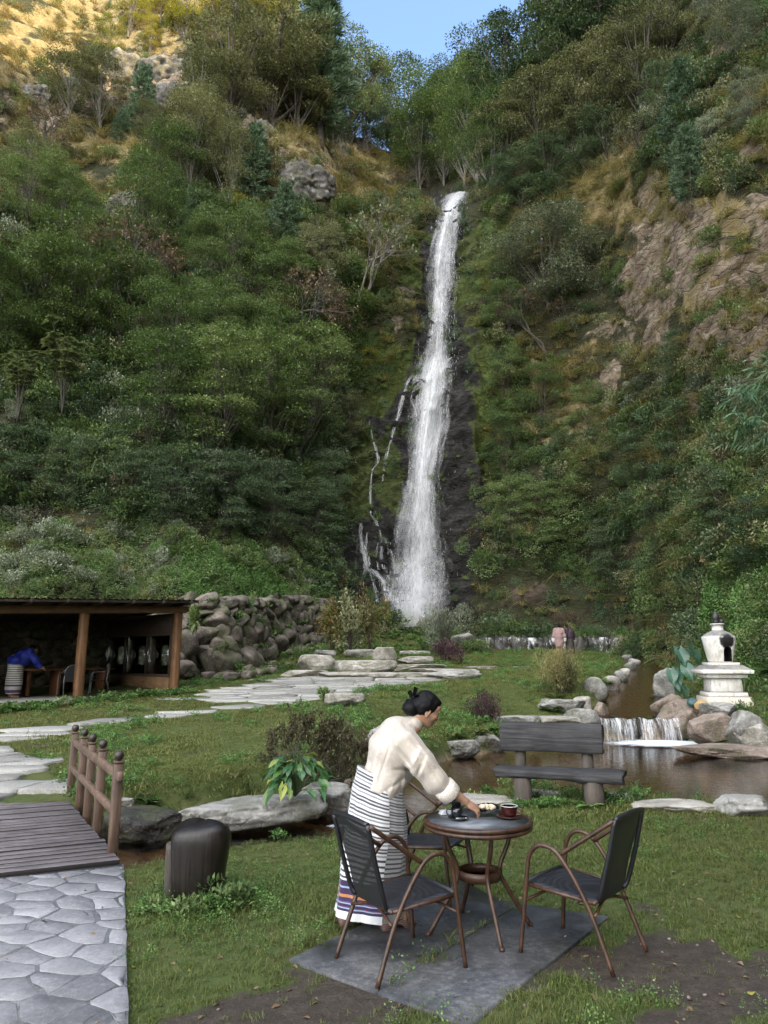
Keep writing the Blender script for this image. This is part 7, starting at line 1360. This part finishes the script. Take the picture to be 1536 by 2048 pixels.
WO = np.array((-.06, 5.52, .0)); wm = thing('person', 'woman in cream silk jacket and long striped skirt bending over the round garden table', 'person', WO)
def wp(px, py, D): return atD(px, py, D)-WO
fw = unit((.93, .37, 0)); rt = unit((.37, -.93, 0))
Hc = wp(853, 1418, 5.58); hf = unit((.86, .26, -.44)); hu = unit(np.array((0, 0, 1.))-hf*hf[2]+np.array((.12, 0, 0))); hs = np.cross(hf, hu); hu = np.cross(hs, hf); HM = np.stack([hf, hs, hu], 1)
def hp_(f, s, u): return Hc+HM@np.array((f, s, u))
B = Field((-.42, -.45, -.01), (.98, .42, 1.70), .0055)
# head
B.ell(hp_(-.012, 0, .018), (.098, .076, .092), HM, .0); B.ell(hp_(.022, 0, -.045), (.066, .058, .078), HM, .03); B.ell(hp_(.058, 0, -.092), (.026, .026, .022), HM, .02); B.ell(hp_(.062, 0, .045), (.034, .055, .040), HM, .02)
B.cone(hp_(.090, 0, .004), hp_(.108, 0, -.032), .008, .0125, .008); B.ell(hp_(.106, 0, -.040), (.010, .016, .008), HM, .006); B.ell(hp_(.089, 0, -.064), (.010, .021, .0065), HM, .006); B.ell(hp_(.087, 0, -.076), (.010, .018, .0065), HM, .005)
for s_ in (-1, 1):
    B.ell(hp_(.062, s_*.036, -.030), (.024, .022, .022), HM, .02); B.ell(hp_(.088, s_*.030, -.002), (.010, .016, .010), HM, .004, True); B.ell(hp_(.078, s_*.030, -.003), (.012, .015, .011), HM, .003); B.ell(hp_(.086, s_*.031, .017), (.010, .022, .006), HM, .008)
    B.ell(hp_(-.008, s_*.076, -.020), (.022, .009, .034), HM, .006); B.ell(hp_(-.006, s_*.084, -.018), (.011, .007, .018), HM, .002, True); B.ell(hp_(-.002, s_*.076, -.050), (.010, .007, .010), HM, .004)
neck0 = wp(822, 1455, 5.55); B.cone(neck0, hp_(-.035, 0, -.055), .056, .052, .03)
# trunk, slim under the clothes
B.chain([wp(757, 1612, 5.52), wp(768, 1560, 5.52), wp(786, 1490, 5.53), neck0], [.10, .085, .085, .055], .05)
# right arm and hand
RS, RE, RW = wp(812, 1482, 5.43), wp(866, 1558, 5.40), wp(930, 1602, 5.47); B.chain([wp(795, 1470, 5.48), RS, RE], [.05, .052, .043], .02); B.chain([RE, RE+(RW-RE)*.35, RW], [.042, .043, .026], .015)
KN_ = wp(956, 1619, 5.50); dH = unit(KN_-RW); sv = unit(np.array((.40, .78, .22))); sv = unit(sv-dH*dH.dot(sv)); pn = np.cross(dH, sv); pn = pn if pn[2] < 0 else -pn
PM = np.stack([dH, sv, pn], 1); B.ell(RW+(KN_-RW)*.52+pn*.004, (.052, .040, .017), PM, .016)
for i, (o_, l, r_) in enumerate([(-.031, .82, .0078), (-.011, .98, .0088), (.010, 1.05, .0092), (.030, .95, .0092)]):
    b0 = KN_+sv*o_+pn*(.004 if i else .007)-dH*(.006 if i in (0, 3) else 0); d1 = unit(dH*.80+pn*.55+sv*o_*3); d2 = unit(dH*.35+pn*.95+sv*o_*2); d3 = unit(-dH*.05+pn*1.0+sv*.1); b1 = b0+d1*.040*l; b2 = b1+d2*.026*l; b3 = b2+d3*.018*l; B.cone(KN_+sv*o_*.8-dH*.03, b0, r_*1.05, r_*1.22, .006); B.chain([b0, b1, b2, b3], [r_*1.18, r_, r_*.95, r_*.8], .003)
t0 = RW+dH*.022+sv*.030+pn*.004; B.chain([t0, t0+unit(dH*.75+sv*.5+pn*.35)*.040, t0+unit(dH*.85+sv*.35+pn*.5)*.072, t0+unit(dH*.9+sv*.2+pn*.55)*.097], [.0145, .0115, .0100, .0075], .006)
# left arm folded in front of the body
LS, LE, LW = wp(800, 1462, 5.68), wp(806, 1540, 5.70), wp(790, 1576, 5.64); B.chain([wp(790, 1468, 5.6), LS, LE], [.05, .05, .042], .02); B.chain([LE, LW], [.042, .028], .015); dl = unit(wp(778, 1575, 5.54)-LW); sl_ = unit(np.cross(dl, (0, 0, 1))); B.ell(LW+dl*.05, (.048, .018, .038), frame(dl)[:, [2, 0, 1]], .014)
for i in range(4): b0 = LW+dl*.09+np.array((0, 0, .028-.018*i)); B.chain([b0-dl*.02, b0+dl*.035, b0+dl*.06+np.array((-.005, -.02, -.005))], [.0095, .0088, .0075], .004)
B.chain([LW+dl*.02+(0, 0, .03), LW+dl*.05+(0, 0, .055), LW+dl*.08+(0, 0, .06)], [.013, .011, .009], .006)
# legs and feet
RF, LF = onz(766, 1858, .02)-WO, onz(682, 1850, .02)-WO
for F_, hip in ((RF, wp(770, 1620, 5.46)), (LF, wp(745, 1620, 5.58))):
    an = F_+fw*.035+np.array((0, 0, .155)); kn = (hip+an)/2+fw*.06; B.chain([hip, kn, an], [.065, .05, .036], .03); B.chain([F_+fw*.015+(0, 0, .115), an+(0, 0, -.02)], [.034, .034], .02); B.chain([an+(0, 0, -.03), F_+fw*.15+(0, 0, .068), F_+fw*.195+(0, 0, .055)], [.034, .030, .022], .02)
    for k in range(5): q = F_+fw*(.200-.007*k*k*.5)+np.cross(fw, (0, 0, 1))*(k-2)*.0145+np.array((0, 0, .052)); B.chain([q-fw*.03, q+fw*.022], [.011, .009 if k else .011], .005)
V, F = B.mesh(); body = mk('body', V, F, M_SKIN, wm, True)
# eyes and lips are too small to split further: eyes as dark almonds, lips tinted
b = MB()
for s_ in (-1, 1): V, F = ico(2); b.add(hp_(.0865, s_*.030, -.005)+(V*(.0045, .0125, .0035))@HM.T, F)
b.build('eyes', M_HAIR, wm, True)
b = MB(); V, F = ico(2); b.add(hp_(.0945, 0, -.066)+(V*(.0065, .020, .0045))@HM.T, F); b.add(hp_(.0925, 0, -.076)+(V*(.0065, .017, .0045))@HM.T, F); b.build('lips', plain('lips', (.26, .085, .075), .4), wm, True)
# hair drawn back into a low bun with a bow
H_ = Field(Hc-.24, Hc+.22, .006); H_.ell(hp_(-.020, 0, .030), (.104, .086, .098), HM, .0); H_.ell(hp_(-.045, 0, -.005), (.082, .083, .075), HM, .02); H_.ell(hp_(.040, 0, .078), (.045, .062, .032), HM, .02)
fpt = hp_(.060, 0, .050); H_.plane(fpt, unit(hf*.93-hu*.50)); H_.plane(hp_(-.02, 0, -.062), unit(-hu*.9+hf*.75)); H_.ell(hp_(-.118, .012, -.052), (.060, .062, .052), HM, .012); H_.ell(hp_(-.128, -.015, -.020), (.042, .045, .038), HM, .012); H_.cone(hp_(-.07, 0, -.03), hp_(-.11, 0, -.045), .05, .045, .02); H_.wrinkle(.006, 26, 4, (1, 1, 1)); V, F = H_.mesh(); mk('hair', V, F, M_HAIR, wm, True)
b = MB(); c = hp_(-.125, 0, .030)
for d, L in ((hu*.9-hf*.35, .075), (-hf*.8+hu*.25, .06), (hs*.7+hu*.4, .05), (-hs*.6-hf*.3, .05)):
    d = unit(d); sd_ = unit(np.cross(d, hs+.3*hf)); b.add([c-sd_*.012, c+sd_*.012, c+d*L+sd_*.024, c+d*L*1.1, c+d*L-sd_*.010], [(0, 1, 2, 3, 4)]); b.add(np.array([c-sd_*.012, c+sd_*.012, c+d*L+sd_*.024, c+d*L*1.1, c+d*L-sd_*.010])+hf*.003, [(4, 3, 2, 1, 0)])
V, F = ico(1); b.add(c+V*.016, F); b.build('hair_bow', M_HAIR, wm)
# jacket
J = Field((-.36, -.42, .75), (.75, .42, 1.62), .0065)
J.chain([wp(760, 1592, 5.53), wp(768, 1560, 5.53), wp(779, 1500, 5.53), wp(794, 1465, 5.54)], [.142, .142, .142, .104], .06); J.cone(wp(790, 1468, 5.54), wp(797, 1464, 5.67), .112, .098, .07); J.cone(wp(797, 1466, 5.54), wp(826, 1447, 5.55), .095, .062, .05)
J.chain([wp(808, 1482, 5.43), wp(843, 1527, 5.40), wp(872, 1563, 5.40), wp(884, 1572, 5.42)], [.098, .086, .074, .064], .035); J.chain([wp(800, 1470, 5.66), LE+(LE-LS)*.02, LE+(LW-LE)*.5], [.090, .078, .07], .04)
J.plane(wp(757, 1580, 5.5), (-.50, .06, -.86)); ax = unit(RW-RE); J.plane(wp(893, 1580, 5.42), ax) if False else None
am = frame(unit(RE-RS)); J.wrinkle(.013, 5.0, 3, (1.6, 1.6, .30), am, True); J.wrinkle(.007, 9, 8, (1.4, 1.0, .35), frame(unit((.45, .1, -.9))), True); 
for a_, b_, am_, wd_ in (((798, 1440), (752, 1574), .0045, 1.8), ((824, 1536), (796, 1498), .014, 4.0), ((822, 1540), (788, 1540), .012, 4.0), ((818, 1550), (772, 1582), .010, 4.5), ((842, 1498), (824, 1534), -.012, 5), ((850, 1512), (834, 1552), .012, 4), ((852, 1522), (886, 1572), .010, 3.5), ((866, 1520), (893, 1560), -.008, 4), ((748, 1505), (734, 1556), .008, 4), ((766, 1470), (750, 1530), -.006, 5), ((822, 1482), (846, 1502), .008, 4), ((790, 1560), (778, 1594), -.008, 4), ((764, 1540), (756, 1580), .007, 3.5), ((806, 1545), (800, 1590), .008, 3.5)): J.fold(a_, b_, am_, wd_, WO, -.01)
V, F = J.mesh(); mk('jacket', V, F, M_SILK, wm, True)
b = MB(); nc = unit(hp_(-.03, 0, -.05)-neck0); FM = frame(nc); b.lathe([(.068, -.045), (.066, .0), (.060, .045), (.057, .047), (.056, .0), (.056, -.04)], neck0+nc*.026, 30, FM); b.build('collar', M_SILK, wm, True)
b = MB(); ca_ = unit(wp(903, 1590, 5.44)-wp(882, 1566, 5.41)); FM = frame(ca_); pr = [(.070, -.050), (.082, -.046), (.086, .0), (.084, .040), (.079, .045), (.070, .038), (.064, -.02), (.05, -.03)]; b.lathe(pr, wp(894, 1582, 5.425), 34, FM); b.V[-1] += fbm(b.V[-1]*20, 2, 3)[:, None]*.006; b.build('cuff', M_CUFF, wm, True)
# skirt
lev = [(1548, 716, 803, -.42), (1598, 704, 810, -.36), (1640, 700, 812, -.26), (1690, 690, 811, -.18), (1735, 683, 808, -.12), (1790, 677, 806, -.08), (1828, 672, 804, -.11)]
def skirt(name, m, a0, a1, grow, nA=72, nV=46):
    V = []; UV = []; F = []; ly = np.array([l[0] for l in lev], float)
    for i in range(nV):
        f = i/(nV-1); y = ly[0]+(ly[-1]-ly[0])*f; xl, xr, tl = [np.interp(y, ly, [l[k] for l in lev]) for k in (1, 2, 3)]; D = 5.525-.02*f; c = wp((xl+xr)/2, y, D); d = D*cp+(c[2]+WO[2]-CAM_H)*sp; hw_ = (xr-xl)/2/F_PX*d+grow; hd = hw_*.74+grow*.3
        for j in range(nA):
            a = a0+(a1-a0)*j/(nA-1); fold = 1+.034*f*math.sin(a*5+1)+.022*f*math.sin(a*9+.5)+.012*math.sin(a*13+f*3); x = math.cos(a)*hw_*fold; yy = math.sin(a)*hd*fold; V.append((c[0]+x, c[1]+yy, c[2]+tl*x*.9+(.0 if name == 'skirt' else -.004))); UV.append((a, f))
    for i in range(nV-1):
        for j in range(nA-1): F.append((i*nA+j, (i+1)*nA+j, (i+1)*nA+j+1, i*nA+j+1))
    V = np.array(V); V += (fbm(V*(7, 7, 3), 3, 12)*.016)[:, None]*np.array((1, 1, 0)); return mk(name, V, F, m, wm, True, UV)
skirt('skirt', M_KIRA_SHADE, -math.pi, math.pi, .0, 90); skirt('skirt_flap', M_KIRA, R(-240), R(-68), .011, 50)
for F_ in (RF, LF):
    s2 = np.cross(fw, (0, 0, 1)); b = MB(); prof = [(-.012, 0), (.075, 0), (.088, .030), (.135, .020), (.15, 0), (.225, 0), (.240, .018), (.238, .040), (.15, .050), (.07, .082), (-.014, .088)]; n = len(prof); V = [F_+fw*x+s2*w_*(.040 if x > .1 else .036)+np.array((0, 0, z)) for w_ in (-1, 1) for x, z in prof]; b.add(V, [tuple(range(n))[::-1], tuple(range(n, 2*n))]+[(i, (i+1) % n, (i+1) % n+n, i+n) for i in range(n)]); sd_ = b.build('sandal', M_SOLE, wm); b = MB()
    for x, z, h in ((.165, .045, .055), (.195, .042, .042), (.06, .085, .065)): a = np.linspace(0, math.pi, 9); b.tube([F_+fw*x+s2*.042*math.cos(q)+np.array((0, 0, z+h*math.sin(q)*.9)) for q in a], .008, 6)
    b.build('strap', M_STRAP, sd_, True)
# the plate she is holding follows her hand
pl.location = tuple(atD(973, 1622, 5.585)); pl.rotation_euler = (R(14), R(-6), 0)
for o in [q for q in bpy.data.objects if q.name.startswith('dumpling')]: o.location = Vector(pl.location)+(o.location-Vector(PLATE))+Vector((0, 0, .004))

def figure(label, P, yaw, h, joints, garments, skin=M_SKIN, hair_len=.0, res=.022, hair=M_HAIR, group=None):
    """a distant person: one skin body, hair and clothes as children; joints in metres, x forward, y left"""
    o = thing('person', label, 'person', P, yaw, group); J_ = {k: np.array(v, float) for k, v in joints.items()}; Bd = Field((-.6, -.6, -.02), (.9, .6, 1.85), res*.7); hd = J_['head']; Bd.ell(hd, (.095, .078, .115), None, .0); Bd.ell(hd+(.045, 0, -.05), (.05, .05, .06), None, .03); Bd.cone(hd+(.09, 0, -.0), hd+(.108, 0, -.03), .012, .016, .01)
    for s_ in (-1, 1): Bd.ell(hd+(0, s_*.08, -.01), (.02, .012, .032), None, .01)
    Bd.cone(J_['neck'], hd+(-.01, 0, -.07), .055, .05, .03); Bd.chain([J_['hip'], J_['chest'], J_['neck']], [.13, .14, .07], .06)
    for s_ in 'lr':
        Bd.chain([J_['neck']+(0, 0, -.04), J_['sh'+s_], J_['el'+s_], J_['wr'+s_]], [.07, .058, .045, .03], .03); d = unit(J_['wr'+s_]-J_['el'+s_]); e = J_['wr'+s_]; Bd.ell(e+d*.05, (.035, .035, .045), None, .015)
        for k in range(4): Bd.cone(e+d*.07+np.array((0, (k-1.5)*.02, 0)), e+d*(.165-.01*abs(k-1.3))+np.array((0, (k-1.5)*.02, -.01)), .012, .009, .004)
        Bd.cone(e+d*.03, e+d*.09+np.array((.03, 0, .01)), .014, .011, .006); Bd.chain([J_['hip']+(0, .09*(1 if s_ == 'l' else -1), -.02), J_['kn'+s_], J_['an'+s_]], [.10, .065, .045], .03); Bd.chain([J_['an'+s_]+(-.03, 0, -.04), J_['an'+s_]+(.15, 0, -.055)], [.04, .032], .02)
    V, F = Bd.mesh(); mk('body', V, F, skin, o, True); Hr = Field(hd-.25, hd+.25, .012); Hr.ell(hd+(-.022, 0, .022), (.100, .088, .112), None, 0); Hr.plane(hd+(.05, 0, .02), unit((.9, 0, -.45)))
    if hair_len: Hr.ell(hd+(-.10, 0, -.04), (.05, .05, .05), None, .02)
    V, F = Hr.mesh(); mk('hair', V, F, hair, o, True)
    for nm, m, fn in garments:
        Gf = Field((-.65, -.65, -.02), (.9, .65, 1.8), res*.8); fn(Gf, J_); Gf.wrinkle(.02, 8, 5); V, F = Gf.mesh(); mk(nm, V, F, m, o, True)
    return o
t = NT('pink_checked_robe'); p = t.obj(); wx = t.n('TexWave', {'Vector': p, 'Scale': 14.0}, 0, bands_direction='Y'); wz = t.n('TexWave', {'Vector': p, 'Scale': 14.0}, 0, bands_direction='Z'); M_GHO = t.done(t.bsdf(t.mix(.5, t.ramp(wx, [(.3, (.19, .10, .095)), (.6, (.30, .21, .19))]), t.ramp(wz, [(.3, (.17, .10, .098)), (.6, (.29, .20, .19))])), .8))
M_DARKROBE = plain('dark_purple_jacket', (.035, .018, .028), .75, var=.3, nscale=9); M_PATSK = plain('dark_flower_skirt', (.045, .038, .028), .8, var=.8, nscale=16); M_WCUFF = plain('white_cuff', (.62, .62, .64), .7, var=.05); M_BLUE = plain('royal_blue_jacket', (.012, .022, .26), .6, var=.25, nscale=6)
std = dict(head=(.02, 0, 1.56), neck=(0, 0, 1.40), chest=(0, 0, 1.22), hip=(0, 0, .92), shl=(0, .18, 1.36), shr=(0, -.18, 1.36), ell=(-.02, .27, 1.08), elr=(-.02, -.27, 1.08), wrl=(.04, .28, .84), wrr=(.04, -.28, .84), knl=(.02, .09, .48), knr=(.02, -.09, .48), anl=(0, .09, .08), anr=(0, -.09, .08))
def top_(Gf, J, wid=.04):
    Gf.chain([J['hip']+(0, 0, .02), J['chest'], J['neck']+(0, 0, -.05)], [.20, .205, .12], .08); Gf.ell(J['hip']+(0, 0, .10), (.20, .24, .14), None, .06)
    for s_ in 'lr': Gf.chain([J['neck']+(0, 0, -.06), J['sh'+s_], J['el'+s_], J['el'+s_]+(J['wr'+s_]-J['el'+s_])*.75], [.10, .105, .085, .085], .05)
def skirt_(Gf, J, z1, r=.20): Gf.chain([J['hip']+(0, 0, .06), (J['hip']*(1, 1, 0)*.3+np.array((0, 0, z1+.1)))], [r, r*1.02], .04); Gf.ell((J['hip'][0]*.3, 0, z1+.25), (.20, .24, .3), None, .05); Gf.plane((0, 0, z1), (0, 0, -1))
def cuffs_(Gf, J):
    for s_ in 'lr': d = J['wr'+s_]-J['el'+s_]; Gf.cone(J['el'+s_]+d*.62, J['el'+s_]+d*.98, .095, .085, .02)
P1 = gp(1120, 1322); P1 = np.array((atD(1120, 1318, 38.0)[0], 38.0, G(atD(1120, 1318, 38.0)[0], 38.0))); P1[2] -= .02
figure('person in a pink checked robe with white cuffs seen from behind near the weir', P1, R(82), 1.7, {**std, 'head': (.02, -.03, 1.56)}, [('robe', M_GHO, lambda g, j: (top_(g, j), skirt_(g, j, .50))), ('cuffs', M_WCUFF, cuffs_)])
P2 = P1+np.array((.62, .30, .0)); P2[2] = G(P2[0], P2[1])-.02
figure('person in a dark jacket and dark patterned skirt leaning towards the one in pink', P2, R(120), 1.62, {**std, 'head': (.10, .10, 1.53), 'neck': (.04, .04, 1.38)}, [('jacket', M_DARKROBE, lambda g, j: top_(g, j)), ('skirt', M_PATSK, lambda g, j: skirt_(g, j, .12))], hair_len=.1)
t = NT('distant_striped_skirt'); z_ = t.n('SeparateXYZ', {0: t.obj()}, 2); c = t.ramp(t.math('FRACT', t.math('MULTIPLY', z_, 17.0)), [(.3, (.70, .68, .62)), (.55, (.22, .20, .19))]); zz = t.ramp(z_, [(.10, (.55, .52, .52)), (.13, (.10, .05, .12)), (.19, (.12, .06, .14)), (.21, (.5, .48, .48)), (.29, (.5, .48, .48)), (.30, (.10, .05, .12)), (.34, (.10, .05, .12)), (.35, (.6, .58, .55))], 'CONSTANT'); M_KIRA2 = t.done(t.bsdf(t.mix(t.math('GREATER_THAN', z_, .36), zz, c), .8))
PB = SO+L_(-3.95, 1.55, .02); bent = dict(head=(.42, 0, 1.28), neck=(.33, 0, 1.22), chest=(.20, 0, 1.08), hip=(0, 0, .90), shl=(.30, .18, 1.20), shr=(.30, -.18, 1.20), ell=(.45, .24, .98), elr=(.45, -.24, .98), wrl=(.62, .20, .82), wrr=(.62, -.20, .82), knl=(.01, .09, .48), knr=(.01, -.09, .48), anl=(-.02, .09, .08), anr=(-.02, -.09, .08))
figure('woman in a royal blue jacket and striped skirt bending over a table in the shed', PB, math.atan2(SU[1], SU[0])+R(-12), 1.6, bent, [('jacket', M_BLUE, lambda g, j: top_(g, j)), ('skirt', M_KIRA2, lambda g, j: skirt_(g, j, .10))], hair_len=.1)
